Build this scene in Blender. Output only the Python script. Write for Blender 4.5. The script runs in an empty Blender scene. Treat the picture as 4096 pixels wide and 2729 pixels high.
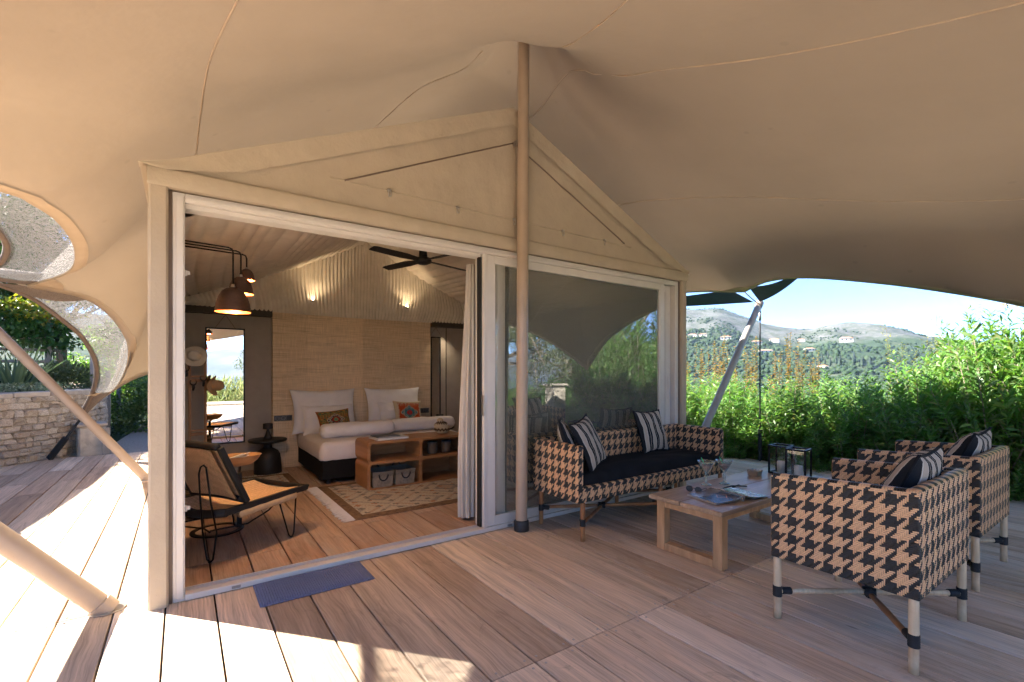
import bpy, bmesh, math, random
import numpy as np
from mathutils import Vector, Matrix, Euler, noise as mnoise
R = math.radians
random.seed(7); rng = np.random.default_rng(7)
SC = bpy.context.scene
COL = SC.collection

# ------------------------------------------------------------------ camera
cam_d = bpy.data.cameras.new('camera'); cam = bpy.data.objects.new('camera', cam_d); COL.objects.link(cam)
cam.location = (0, 0, 1.40); cam.rotation_euler = (R(90), 0, R(-35))
cam_d.sensor_width = 36; cam_d.lens = 16.558; cam_d.shift_y = 0.03064
cam_d.clip_start = 0.05; cam_d.clip_end = 20000
SC.camera = cam
# ------------------------------------------------------------------ sky, sun, exposure
SUN_AZ = math.atan2(-.653, .757)      # sun stands behind the tent on the left (angle from +Y towards +X)
SUN_EL = R(39)
world = bpy.data.worlds.new('World'); SC.world = world; world.use_nodes = True
wn = world.node_tree; wn.nodes.clear()
wo = wn.nodes.new('ShaderNodeOutputWorld'); wb = wn.nodes.new('ShaderNodeBackground'); sk = wn.nodes.new('ShaderNodeTexSky')
sk.sky_type = 'NISHITA'; sk.sun_disc = False; sk.sun_elevation = SUN_EL; sk.sun_rotation = SUN_AZ
sk.altitude = 100; sk.air_density = .42; sk.dust_density = .0; sk.ozone_density = 5.5
wb.inputs['Strength'].default_value = 0.074
wn.links.new(sk.outputs[0], wb.inputs[0]); wn.links.new(wb.outputs[0], wo.inputs[0])
sun_d = bpy.data.lights.new('sun', 'SUN'); sun_d.energy = 3.7; sun_d.angle = R(.53); sun_d.color = (1, .94, .85)
sun = bpy.data.objects.new('sun', sun_d); COL.objects.link(sun); sun.location = (-20, 20, 30)
sd = Vector((math.sin(SUN_AZ)*math.cos(SUN_EL), math.cos(SUN_AZ)*math.cos(SUN_EL), math.sin(SUN_EL)))
sun.rotation_euler = sd.to_track_quat('Z', 'Y').to_euler()
SC.view_settings.view_transform = 'Standard'; SC.view_settings.look = 'None'
SC.view_settings.gamma = 1; SC.view_settings.use_curve_mapping = False
SC.view_settings.exposure = 3.1
SC.cycles.max_bounces = 9; SC.cycles.diffuse_bounces = 5; SC.cycles.glossy_bounces = 4; SC.cycles.adaptive_threshold = .05
SC.cycles.transparent_max_bounces = 10; SC.cycles.transmission_bounces = 6; SC.cycles.volume_bounces = 0
SC.cycles.sample_clamp_indirect = 6; SC.cycles.use_denoising = True
SC.cycles.caustics_reflective = False; SC.cycles.caustics_refractive = False

# ------------------------------------------------------------------ node helper
class NT:
    def __init__(s, name):
        s.m = bpy.data.materials.new(name); s.m.use_nodes = True
        s.t = s.m.node_tree; s.t.nodes.clear()
        s.out = s.t.nodes.new('ShaderNodeOutputMaterial')
    def n(s, typ, **kw):
        x = s.t.nodes.new('ShaderNode'+typ)
        for k, v in kw.items(): setattr(x, k, v)
        return x
    def l(s, a, b): s.t.links.new(a, b)
    def put(s, sock, v):
        if hasattr(v, 'is_output') or isinstance(v, bpy.types.NodeSocket): s.l(v, sock)
        else:
            if isinstance(v, (tuple, list)) and len(v) == 3 and sock.type == 'RGBA': v = (*v, 1)
            sock.default_value = v
    def obj(s): return s.n('TexCoord').outputs['Object']
    def gen(s): return s.n('TexCoord').outputs['Generated']
    def uv(s): return s.n('TexCoord').outputs['UV']
    def pos(s): return s.n('NewGeometry').outputs['Position']
    def rnd(s): return s.n('ObjectInfo').outputs['Random']
    def mapv(s, v, scale=(1, 1, 1), loc=(0, 0, 0), rot=(0, 0, 0)):
        x = s.n('Mapping'); s.put(x.inputs['Vector'], v); s.put(x.inputs['Scale'], scale); s.put(x.inputs['Location'], loc); s.put(x.inputs['Rotation'], rot)
        return x.outputs[0]
    def noise(s, v, scale=5, detail=4, rough=.55, dist=0, col=False):
        x = s.n('TexNoise'); s.put(x.inputs['Vector'], v); s.put(x.inputs['Scale'], scale); s.put(x.inputs['Detail'], detail)
        s.put(x.inputs['Roughness'], rough); s.put(x.inputs['Distortion'], dist)
        return x.outputs['Color' if col else 'Fac']
    def voro(s, v, scale=5, feature='F1', out='Distance', rand=1):
        x = s.n('TexVoronoi', feature=feature); s.put(x.inputs['Vector'], v); s.put(x.inputs['Scale'], scale); s.put(x.inputs['Randomness'], rand)
        return x.outputs[out]
    def wave(s, v, scale=5, dist=0, detail=2, typ='BANDS', d='X', prof='SIN'):
        x = s.n('TexWave', wave_type=typ, wave_profile=prof)
        if typ == 'BANDS': x.bands_direction = d
        s.put(x.inputs['Vector'], v); s.put(x.inputs['Scale'], scale); s.put(x.inputs['Distortion'], dist); s.put(x.inputs['Detail'], detail)
        return x.outputs['Fac']
    def ramp(s, f, stops, interp='LINEAR'):
        x = s.n('ValToRGB'); s.put(x.inputs[0], f); cr = x.color_ramp; cr.interpolation = interp
        while len(cr.elements) < len(stops): cr.elements.new(.5)
        for e, (p, c) in zip(cr.elements, stops):
            e.position = p; e.color = (*c, 1) if isinstance(c, (tuple, list)) else (c, c, c, 1)
        return x.outputs[0]
    def mix(s, f, a, b, mode='MIX'):
        x = s.n('Mix', data_type='RGBA', blend_type=mode); s.put(x.inputs[0], f); s.put(x.inputs[6], a); s.put(x.inputs[7], b)
        return x.outputs[2]
    def math(s, op, a, b=0, c=0):
        x = s.n('Math', operation=op); s.put(x.inputs[0], a); s.put(x.inputs[1], b); s.put(x.inputs[2], c); return x.outputs[0]
    def vmath(s, op, a, b=(0, 0, 0)):
        x = s.n('VectorMath', operation=op); s.put(x.inputs[0], a); s.put(x.inputs[1], b); return x.outputs[0]
    def sep(s, v):
        x = s.n('SeparateXYZ'); s.put(x.inputs[0], v); return x.outputs
    def comb(s, x_, y_, z_):
        x = s.n('CombineXYZ'); s.put(x.inputs[0], x_); s.put(x.inputs[1], y_); s.put(x.inputs[2], z_); return x.outputs[0]
    def range(s, v, a, b, c=0, d=1):
        x = s.n('MapRange'); s.put(x.inputs[0], v); s.put(x.inputs[1], a); s.put(x.inputs[2], b); s.put(x.inputs[3], c); s.put(x.inputs[4], d); return x.outputs[0]
    def bump(s, h, strength=.3, dist=.01):
        x = s.n('Bump'); s.put(x.inputs['Height'], h); s.put(x.inputs['Strength'], strength); s.put(x.inputs['Distance'], dist); return x.outputs[0]
    def pbr(s, col, rough=.6, metal=0, normal=None, spec=.5, trans=0, ior=1.45, sheen=0, coat=0, alpha=1, emit=None, estr=0, sss=0):
        b = s.n('BsdfPrincipled'); I = b.inputs
        s.put(I['Base Color'], col); s.put(I['Roughness'], rough); s.put(I['Metallic'], metal); s.put(I['Specular IOR Level'], spec)
        s.put(I['Transmission Weight'], trans); s.put(I['IOR'], ior); s.put(I['Sheen Weight'], sheen); s.put(I['Coat Weight'], coat); s.put(I['Alpha'], alpha)
        if normal is not None: s.l(normal, I['Normal'])
        if emit is not None: s.put(I['Emission Color'], emit); s.put(I['Emission Strength'], estr)
        return b.outputs[0]
    def mixs(s, f, a, b):
        x = s.n('MixShader'); s.put(x.inputs[0], f); s.l(a, x.inputs[1]); s.l(b, x.inputs[2]); return x.outputs[0]
    def done(s, sh): s.l(sh, s.out.inputs[0]); return s.m

MATS = {}
def simple(name, col, rough=.6, metal=0, var=.12, nscale=8, bump=.0, bscale=60, bdist=.002, spec=.5, sheen=0, coat=0):
    t = NT(name); v = t.obj()
    c = col
    if var:
        f = t.noise(v, nscale, 5)
        lo = tuple(x*(1-var) for x in col); hi = tuple(min(1, x*(1+var)) for x in col)
        c = t.ramp(f, [(.3, lo), (.7, hi)])
    nm = t.bump(t.noise(v, bscale, 3), bump, bdist) if bump else None
    MATS[name] = t.done(t.pbr(c, rough, metal, nm, spec, sheen=sheen, coat=coat)); return MATS[name]

# ------------------------------------------------------------------ mesh helper
class MB:
    def __init__(s): s.v = []; s.f = []; s.mi = []; s.M = None; s.cur = 0; s.uvs = None
    def add(s, vs, fs):
        o = len(s.v)
        if s.M is not None: vs = [tuple(s.M @ Vector(p)) for p in vs]
        s.v.extend(vs); s.f.extend([tuple(i+o for i in f) for f in fs]); s.mi.extend([s.cur]*len(fs)); return s
    def box(s, x0, x1, y0, y1, z0, z1, b=0):
        if b <= 0:
            vs = [(x0,y0,z0),(x1,y0,z0),(x1,y1,z0),(x0,y1,z0),(x0,y0,z1),(x1,y0,z1),(x1,y1,z1),(x0,y1,z1)]
            return s.add(vs, [(0,3,2,1),(4,5,6,7),(0,1,5,4),(1,2,6,5),(2,3,7,6),(3,0,4,7)])
        b = min(b, (x1-x0)/2.01, (y1-y0)/2.01, (z1-z0)/2.01)
        vs = []; idx = {}
        X = (x0, x1); Y = (y0, y1); Z = (z0, z1)
        for i in (0,1):
            for j in (0,1):
                for k in (0,1):
                    sx, sy, sz = (1-2*i), (1-2*j), (1-2*k)
                    idx[i,j,k,0] = len(vs); vs.append((X[i], Y[j]+sy*b, Z[k]+sz*b))
                    idx[i,j,k,1] = len(vs); vs.append((X[i]+sx*b, Y[j], Z[k]+sz*b))
                    idx[i,j,k,2] = len(vs); vs.append((X[i]+sx*b, Y[j]+sy*b, Z[k]))
        q = idx; F = []
        F += [(q[0,0,0,0],q[0,0,1,0],q[0,1,1,0],q[0,1,0,0]),(q[1,0,0,0],q[1,1,0,0],q[1,1,1,0],q[1,0,1,0])]
        F += [(q[0,0,0,1],q[1,0,0,1],q[1,0,1,1],q[0,0,1,1]),(q[0,1,0,1],q[0,1,1,1],q[1,1,1,1],q[1,1,0,1])]
        F += [(q[0,0,0,2],q[0,1,0,2],q[1,1,0,2],q[1,0,0,2]),(q[0,0,1,2],q[1,0,1,2],q[1,1,1,2],q[0,1,1,2])]
        for j in (0,1):
            for k in (0,1): F.append((q[0,j,k,1],q[1,j,k,1],q[1,j,k,2],q[0,j,k,2]))
        for i in (0,1):
            for k in (0,1): F.append((q[i,0,k,0],q[i,1,k,0],q[i,1,k,2],q[i,0,k,2]))
        for i in (0,1):
            for j in (0,1): F.append((q[i,j,0,0],q[i,j,1,0],q[i,j,1,1],q[i,j,0,1]))
        for i in (0,1):
            for j in (0,1):
                for k in (0,1): F.append((q[i,j,k,0],q[i,j,k,1],q[i,j,k,2]))
        return s.add(vs, F)
    def tube(s, pts, r, n=8, cap=True, closed=False):
        pts = [Vector(p) for p in pts]; m = len(pts); vs = []; fs = []
        rad = r if isinstance(r, (list, tuple)) else [r]*m
        up = None
        for i, p in enumerate(pts):
            if closed: t = pts[(i+1) % m]-pts[i-1]
            else: t = pts[min(i+1, m-1)]-pts[max(i-1, 0)]
            t.normalize()
            if up is None: up = Vector((0,0,1)) if abs(t.z) < .9 else Vector((1,0,0))
            u = t.cross(up)
            if u.length < 1e-4: u = t.cross(Vector((0,1,0)))
            u.normalize(); w = u.cross(t).normalized(); up = w
            for k in range(n):
                a = 2*math.pi*k/n; vs.append(tuple(p + u*math.cos(a)*rad[i] + w*math.sin(a)*rad[i]))
        mm = m if closed else m-1
        for i in range(mm):
            for k in range(n):
                a = i*n+k; b = i*n+(k+1) % n; c = ((i+1) % m)*n+(k+1) % n; d = ((i+1) % m)*n+k
                fs.append((a, b, c, d))
        if cap and not closed: fs += [tuple(range(n))[::-1], tuple(range((m-1)*n, m*n))]
        return s.add(vs, fs)
    def lathe(s, prof, n=24, c=(0,0,0), a0=0, a1=2*math.pi):
        vs = []; fs = []; full = abs(a1-a0-2*math.pi) < 1e-6; m = n if full else n+1
        for r, z in prof:
            for k in range(m):
                a = a0+(a1-a0)*k/n; vs.append((c[0]+r*math.cos(a), c[1]+r*math.sin(a), c[2]+z))
        for i in range(len(prof)-1):
            for k in range(n):
                k2 = (k+1) % m
                fs.append((i*m+k, i*m+k2, (i+1)*m+k2, (i+1)*m+k))
        return s.add(vs, fs)
    def grid(s, fn, nu, nv):
        vs = [tuple(fn(i/nu, j/nv)) for j in range(nv+1) for i in range(nu+1)]
        fs = [(j*(nu+1)+i, j*(nu+1)+i+1, (j+1)*(nu+1)+i+1, (j+1)*(nu+1)+i) for j in range(nv) for i in range(nu)]
        return s.add(vs, fs)
    def prism(s, poly, ax, d0, d1):
        """extrude 2-D polygon; ax 'y': poly=(x,z), 'z': poly=(x,y), 'x': poly=(y,z)"""
        n = len(poly)
        def p(a, b, d): return (a, d, b) if ax == 'y' else ((a, b, d) if ax == 'z' else (d, a, b))
        vs = [p(a, b, d0) for a, b in poly]+[p(a, b, d1) for a, b in poly]
        fs = [tuple(range(n)), tuple(range(2*n-1, n-1, -1))]+[(i, i+n, (i+1) % n+n, (i+1) % n) for i in range(n)]
        return s.add(vs, fs)

class NP(MB):
    """collects numpy blocks (for leaves and other dense geometry)"""
    def __init__(s): super().__init__(); s.blocks = []; s.cnt = 0; s.fb = []; s.mb = []
    def block(s, V, F, mi=0):
        s.blocks.append(V); s.fb.append(F+s.cnt); s.mb.append(np.full(len(F), mi)); s.cnt += len(V)

def mesh_np(name, V, F, mi=None):
    me = bpy.data.meshes.new(name); nf, k = F.shape
    me.vertices.add(len(V)); me.vertices.foreach_set('co', np.ascontiguousarray(V, dtype=np.float32).ravel())
    me.loops.add(nf*k); me.loops.foreach_set('vertex_index', np.ascontiguousarray(F, dtype=np.int32).ravel())
    me.polygons.add(nf); me.polygons.foreach_set('loop_start', np.arange(0, nf*k, k, dtype=np.int32))
    if mi is not None: me.polygons.foreach_set('material_index', np.ascontiguousarray(mi, dtype=np.int32))
    me.update(calc_edges=True); return me

def setp(o, label=None, cat=None, group=None, kind=None):
    if label: o['label'] = label
    if cat: o['category'] = cat
    if group: o['group'] = group
    if kind: o['kind'] = kind
    return o
def smooth(me): me.polygons.foreach_set('use_smooth', [True]*len(me.polygons))
def obj(name, mb, mat, parent=None, sm=False, local=False, label=None, cat=None, group=None, kind=None, center=True, recalc=True):
    """links the collected geometry as ONE mesh; vertices are world coordinates (parent Empties are unrotated) unless local"""
    if isinstance(mb, bpy.types.Mesh): me = mb; c = Vector((0,0,0))
    else:
        if isinstance(mb, NP):
            V = np.concatenate(mb.blocks); F = np.concatenate(mb.fb); mi = np.concatenate(mb.mb)
            c = Vector(((V.min(0)+V.max(0))/2).tolist()) if center else Vector((0,0,0))
            me = mesh_np(name, V-np.array(c), F, mi)
        else:
            V = np.array(mb.v, dtype=float)
            c = Vector(((V.min(0)+V.max(0))/2).tolist()) if center else Vector((0,0,0))
            me = bpy.data.meshes.new(name)
            me.from_pydata((V-np.array(c)).tolist(), [], mb.f)
            if any(mb.mi): me.polygons.foreach_set('material_index', mb.mi)
            if recalc:
                bm = bmesh.new(); bm.from_mesh(me); bmesh.ops.recalc_face_normals(bm, faces=bm.faces); bm.to_mesh(me); bm.free()
            me.update()
        for m in (mat if isinstance(mat, (list, tuple)) else [mat]): me.materials.append(MATS[m] if isinstance(m, str) else m)
        if sm: smooth(me)
    o = bpy.data.objects.new(name, me); COL.objects.link(o)
    o.location = c
    if parent is not None:
        o.parent = parent
        if not local: o.location = c - parent['_w'] if False else c - WLOC[parent.name]
    if kind is None and parent is None and label is None: pass
    return setp(o, label, cat, group, kind)
WLOC = {}
def thing(name, label, cat, loc=(0,0,0), rz=0, group=None, kind=None):
    o = bpy.data.objects.new(name, None); COL.objects.link(o); o.location = loc; o.rotation_euler = (0,0,rz)
    o.empty_display_size = .1
    WLOC[o.name] = Vector(loc); return setp(o, label, cat, group, kind)
def sub(name, mb, mat, part, **kw):
    """a sub-part: part is a mesh child of a thing"""
    o = obj(name, mb, mat, **kw)
    o.parent = part
    pw = part.location + (WLOC[part.parent.name] if part.parent is not None and not kw.get('local') else Vector((0,0,0)))
    o.location = o.location - pw
    return o
def copy_tree(o, parent=None):
    c = o.copy(); COL.objects.link(c); c.parent = parent
    for ch in list(o.children): copy_tree(ch, c)
    return c
def autosmooth(o, ang=35):
    me = o.data; smooth(me)
    try: me.set_sharp_from_angle(angle=R(ang))
    except Exception: pass
    return o
# ------------------------------------------------------------------ materials
def fabric(name, col, trans=0.0, tcol=None, wrinkle=.15, var=.08, weave=900, rough=.9, spots=False, big=1.5):
    t = NT(name); v = t.obj()
    f = t.noise(v, big, 6, .6)
    c = t.ramp(f, [(.25, tuple(x*(1-var) for x in col)), (.75, tuple(min(1, x*(1+var)) for x in col))])
    if spots:
        d = t.voro(v, 2.6); s_ = t.ramp(d, [(.0, .86), (.05, .88), (.075, 1.0)])
        c = t.mix(1, c, s_, 'MULTIPLY')
    h = t.math('ADD', t.noise(v, 7, 4, .6), t.math('MULTIPLY', t.noise(t.mapv(v, (1,1,1)), weave*.3, 1), .05))
    nm = t.bump(h, wrinkle, .02)
    sh = t.pbr(c, rough, 0, nm, .2)
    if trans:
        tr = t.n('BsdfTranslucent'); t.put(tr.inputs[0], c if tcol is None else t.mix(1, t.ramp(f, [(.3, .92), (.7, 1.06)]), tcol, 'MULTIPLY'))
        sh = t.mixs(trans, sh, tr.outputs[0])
    MATS[name] = t.done(sh)
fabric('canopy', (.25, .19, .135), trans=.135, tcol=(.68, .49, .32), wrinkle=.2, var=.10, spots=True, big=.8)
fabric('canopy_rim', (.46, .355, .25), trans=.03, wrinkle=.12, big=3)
fabric('tent_fabric', (.44, .365, .275), wrinkle=.5, big=3)
fabric('tent_fabric_trim', (.46, .385, .29), wrinkle=.55, big=4)
fabric('tent_wall', (.43, .35, .265), wrinkle=.2, big=2)
fabric('lining', (.70, .63, .53), wrinkle=.2, var=.12, big=5)
fabric('linen', (.74, .71, .69), wrinkle=.35, var=.06, big=4)
fabric('sheet', (.72, .67, .66), wrinkle=.35, var=.06, big=4)
fabric('curtain_cloth', (.58, .52, .44), wrinkle=.3, big=3)
fabric('black_cushion', (.011, .012, .015), wrinkle=.2, var=.3, big=6)
fabric('bed_base', (.012, .012, .013), wrinkle=.1, var=.2)
fabric('hat_white', (.62, .56, .47), wrinkle=.4, big=6)
fabric('hat_tan', (.42, .27, .15), wrinkle=.4, big=6)
fabric('fringe', (.62, .59, .55), wrinkle=.3)
simple('interior_wall', (.37, .32, .265), .85, var=.06, bump=.1)
simple('interior_dark', (.07, .058, .045), .8, var=.08)
simple('aluminium', (.62, .58, .53), .42, .0, var=.05, nscale=3)
simple('aluminium_dark', (.30, .30, .30), .4, .6, var=.1)
simple('black_metal', (.012, .012, .013), .35, .7, var=.15)
simple('black_matt', (.014, .013, .012), .6, var=.2, bump=.15, bscale=90)
simple('black_plastic', (.02, .021, .023), .45, var=.1)
simple('black_rope', (.012, .013, .016), .65, var=.3, bump=.5, bscale=220)
simple('navy_cloth', (.03, .055, .10), .7, var=.2)
simple('pole_paint', (.37, .28, .205), .38, var=.05, coat=.1)
simple('pole_paint_cool', (.42, .38, .34), .38, var=.05, coat=.1)
simple('seam', (.47, .36, .26), .85, var=.1, bump=.4, bscale=300)
simple('zip', (.17, .12, .09), .6, var=.1)
simple('steel', (.45, .42, .38), .35, .8, var=.1)
simple('white_rope', (.5, .46, .40), .8, var=.1)
simple('brown_rim', (.17, .125, .095), .8, var=.15, bump=.2)
simple('socket_plastic', (.045, .046, .05), .35, var=.05)
simple('candle', (.75, .71, .64), .5, var=.03)
simple('glass_teal_straw', (.01, .30, .12), .4, var=.05)
simple('paper', (.72, .70, .67), .6, var=.04)
simple('stool_black', (.012, .012, .012), .55, var=.25, bump=.2, bscale=40)
simple('cypress_green', (.018, .035, .016), .8, var=.4, nscale=.2)
simple('plaster', (.70, .64, .54), .8, var=.06, nscale=.1)
simple('terracotta', (.42, .22, .12), .8, var=.2, nscale=.3)
simple('window_dark', (.03, .035, .04), .3, var=.1)
simple('pillar_stone', (.52, .46, .38), .85, var=.2, bump=.5, bscale=12, bdist=.02)
simple('coping', (.40, .345, .29), .85, var=.25, nscale=5, bump=.5, bscale=14, bdist=.02)
simple('weathered_wood', (.30, .27, .24), .8, var=.2, bump=.3, bscale=30)
simple('grey_post', (.26, .255, .26), .6, var=.08)
simple('bark', (.14, .105, .075), .9, var=.35, nscale=6, bump=.8, bscale=14, bdist=.03)
simple('bark_pale', (.27, .22, .17), .9, var=.35, nscale=5, bump=.8, bscale=10, bdist=.03)
simple('stem_green', (.16, .14, .06), .8, var=.2)
simple('gravel', (.30, .27, .24), .95, var=.25, nscale=30, bump=.6, bscale=60, bdist=.02)
simple('soil', (.20, .15, .10), .95, var=.3, nscale=3, bump=.6, bscale=25, bdist=.03)

# net: knitted shade cloth, open weave
t = NT('net'); v = t.obj()
f = t.noise(t.mapv(v, (1, 1, 1), rot=(.3, .2, .5)), 120, 2, .6); g = t.noise(t.mapv(v, (30, 140, 80), rot=(0, 0, .7)), 1, 2)
hole = t.math('GREATER_THAN', t.math('ADD', t.math('MULTIPLY', f, .6), t.math('MULTIPLY', g, .4)), .535)
c = t.ramp(f, [(.3, (.12, .115, .11)), (.7, (.34, .33, .315))])
df = t.pbr(c, .6, 0, None, .3); tr = t.n('BsdfTranslucent'); t.put(tr.inputs[0], c); sh = t.mixs(.25, df, tr.outputs[0])
tp = t.n('BsdfTransparent'); MATS['net'] = t.done(t.mixs(hole, sh, tp.outputs[0]))
t = NT('net_brown'); v = t.obj()
c = t.ramp(t.noise(v, 90, 2), [(.3, (.13, .10, .08)), (.7, (.24, .19, .155))])
MATS['net_brown'] = t.done(t.pbr(c, .8))

# deck boards: every board its own tone, grain along its length
def deckmat(name, tones, grey, dirty=1.0, rough=.62, world_grey=True):
    t = NT(name); r = t.rnd(); v = t.vmath('ADD', t.obj(), t.comb(t.math('MULTIPLY', r, 37.1), t.math('MULTIPLY', r, 91.7), 0))
    base = t.ramp(t.math('FRACT', t.math('MULTIPLY', r, 7.31)), [(i/(len(tones)-1), c) for i, c in enumerate(tones)])
    wig = t.noise(t.mapv(v, (1.5, .7, 1)), 3, 3)
    vg = t.vmath('ADD', v, t.comb(t.math('MULTIPLY', t.math('SUBTRACT', wig, .5), .055), 0, 0))
    fine = t.noise(t.mapv(vg, (95, 2.2, 1)), 1, 5, .65)
    band = t.noise(t.mapv(vg, (16, .7, 1)), 1, 4, .6)
    stain = t.noise(t.mapv(v, (3.2, 1.1, 1)), 1.6, 6, .68, .8)
    c = t.mix(1, base, t.ramp(fine, [(.28, .62), (.5, 1.0), (.72, 1.2)]), 'MULTIPLY')
    c = t.mix(1, c, t.ramp(band, [(.32, .74), (.64, 1.18)]), 'MULTIPLY')
    gf = t.ramp(stain, [(.42, 0.0), (.66, .75)])
    if world_grey:
        x = t.sep(t.pos()); wg = t.range(t.math('ADD', x[0], t.math('MULTIPLY', x[1], -.35)), .3, 3.4, .12, .85)
        gf = t.math('MULTIPLY', t.math('ADD', t.math('MULTIPLY', gf, .85), .12), wg)
    c = t.mix(gf, c, t.mix(1, grey, t.ramp(fine, [(.2, .7), (.75, 1.15)]), 'MULTIPLY'))
    dk = t.ramp(t.noise(t.mapv(v, (6, 2, 1)), 1.2, 5, .7, 1.2), [(.60, 1.0), (.70, .72)])
    c = t.mix(dirty, c, dk, 'MULTIPLY')
    kn = t.voro(t.mapv(v, (5.5, 1.6, 1)), .9); c = t.mix(1, c, t.ramp(kn, [(.0, .45), (.035, .62), (.06, 1)]), 'MULTIPLY')
    nm = t.bump(t.math('ADD', fine, t.math('MULTIPLY', band, .5)), .25, .004)
    MATS[name] = t.done(t.pbr(c, t.ramp(stain, [(.3, rough-.14), (.7, rough+.12)]), 0, nm, .35))
deckmat('deck_wood', [(.62,.455,.32), (.33,.225,.145), (.76,.60,.44), (.48,.355,.25), (.84,.70,.54), (.38,.265,.175), (.68,.52,.38), (.55,.385,.255), (.72,.58,.45)], (.76,.69,.61))
deckmat('floor_wood', [(.44,.28,.20), (.35,.215,.15), (.50,.34,.24), (.40,.26,.185)], (.48,.39,.33), world_grey=False, rough=.5)

def woodmat(name, a, b, sc=(2, 30, 30), rough=.5):
    t = NT(name); v = t.obj(); w = t.noise(v, 4, 3)
    vg = t.vmath('ADD', v, t.comb(0, t.math('MULTIPLY', w, .06), t.math('MULTIPLY', w, .06)))
    g = t.noise(t.mapv(vg, sc), 1, 5, .6); k = t.noise(t.mapv(vg, tuple(x*.25 for x in sc)), 1, 3)
    c = t.mix(1, t.ramp(g, [(.25, a), (.7, b)]), t.ramp(k, [(.3, .78), (.7, 1.12)]), 'MULTIPLY')
    MATS[name] = t.done(t.pbr(c, rough, 0, t.bump(g, .12, .003), .4))
woodmat('teak_top', (.29, .19, .12), (.46, .33, .22), (2, 34, 34), .32)
woodmat('teak', (.38, .22, .105), (.58, .36, .19), (22, 22, 2.5), .5)
woodmat('console_wood', (.30, .135, .05), (.44, .215, .09), (3, 20, 20), .45)
woodmat('bowl_wood', (.42, .22, .09), (.58, .34, .16), (3, 14, 14), .4)
woodmat('ladder_wood', (.28, .155, .085), (.40, .235, .135), (20, 20, 2), .6)

# rattan poles: pale cane with nodes
t = NT('cane'); v = t.obj(); f = t.noise(t.mapv(v, (1, 1, .6)), 9, 4); g = t.noise(t.mapv(v, (70, 70, 5)), 1, 3)
c = t.mix(f, (.60, .45, .28), (.72, .57, .39)); c = t.mix(t.ramp(t.noise(v, 5, 3), [(.5, 0), (.7, .6)]), c, (.30, .15, .06))
MATS['cane'] = t.done(t.pbr(t.mix(1, c, t.ramp(g, [(.3, .8), (.7, 1.05)]), 'MULTIPLY'), .42, 0, t.bump(g, .1, .002), .4))
t = NT('cane_red'); v = t.obj(); f = t.noise(t.mapv(v, (1, 1, .6)), 7, 4)
c = t.ramp(f, [(.3, (.20, .075, .025)), (.6, (.34, .16, .065)), (.8, (.45, .28, .14))])
MATS['cane_red'] = t.done(t.pbr(c, .35, 0, None, .5))
for nm_, ca, cb in (('strand_tan', (.60, .355, .185), (.74, .47, .265)), ('strand_black', (.012, .012, .012), (.032, .030, .028))):
    t = NT(nm_); v = t.obj(); f = t.noise(v, 60, 2)
    MATS[nm_] = t.done(t.pbr(t.mix(f, ca, cb), .40, 0, None, .45))

# striped cushion cloth (stripes follow the cushion)
t = NT('striped'); x = t.sep(t.uv())
u = x[0]
def band(c0, w): return t.math('LESS_THAN', t.math('ABSOLUTE', t.math('SUBTRACT', u, c0)), w)
m = None
for c0, w in ((.02, .035), (.20, .026), (.262, .026), (.445, .026), (.507, .026), (.70, .026), (.762, .026), (.97, .04)):
    b = band(c0, w); m = b if m is None else t.math('MAXIMUM', m, b)
ln = None
for c0 in (.165, .2975, .41, .5425, .665, .7975, .065, .92):
    b = band(c0, .004); ln = b if ln is None else t.math('MAXIMUM', ln, b)
wv = t.noise(t.mapv(t.uv(), (300, 300, 1)), 1, 1)
c = t.mix(m, (.43, .365, .30), (.018, .020, .024)); c = t.mix(ln, c, (.55, .56, .52)); c = t.mix(1, c, t.ramp(wv, [(.3, .85), (.7, 1.1)]), 'MULTIPLY')
MATS['striped'] = t.done(t.pbr(c, .9, 0, t.bump(t.noise(t.obj(), 14, 3), .3, .01), .15))

# grasscloth panel behind the bed
t = NT('grasscloth'); v = t.obj()
h = t.noise(t.mapv(v, (2.2, 1, 95)), 1, 4, .7); g = t.noise(t.mapv(v, (120, 1, 5)), 1, 3); b = t.noise(t.mapv(v, (.6, 1, 5)), 1.4, 5, .7)
c = t.ramp(h, [(.25, (.52, .37, .22)), (.5, (.76, .58, .38)), (.75, (.86, .70, .48))])
c = t.mix(1, c, t.ramp(g, [(.3, .82), (.7, 1.1)]), 'MULTIPLY'); c = t.mix(t.ramp(b, [(.55, 0), (.75, .55)]), c, (.17, .12, .08))
px = t.sep(v)[0]; pn = t.math('FLOOR', t.math('DIVIDE', t.math('ADD', px, 1.6), .83)); c = t.mix(1, c, t.ramp(t.math('FRACT', t.math('MULTIPLY', t.math('ADD', pn, 1), .37)), [(0, .9), (1, 1.08)]), 'MULTIPLY')
MATS['grasscloth'] = t.done(t.pbr(c, .85, 0, t.bump(t.math('ADD', h, t.math('MULTIPLY', g, .4)), .6, .006), .2))

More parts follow.
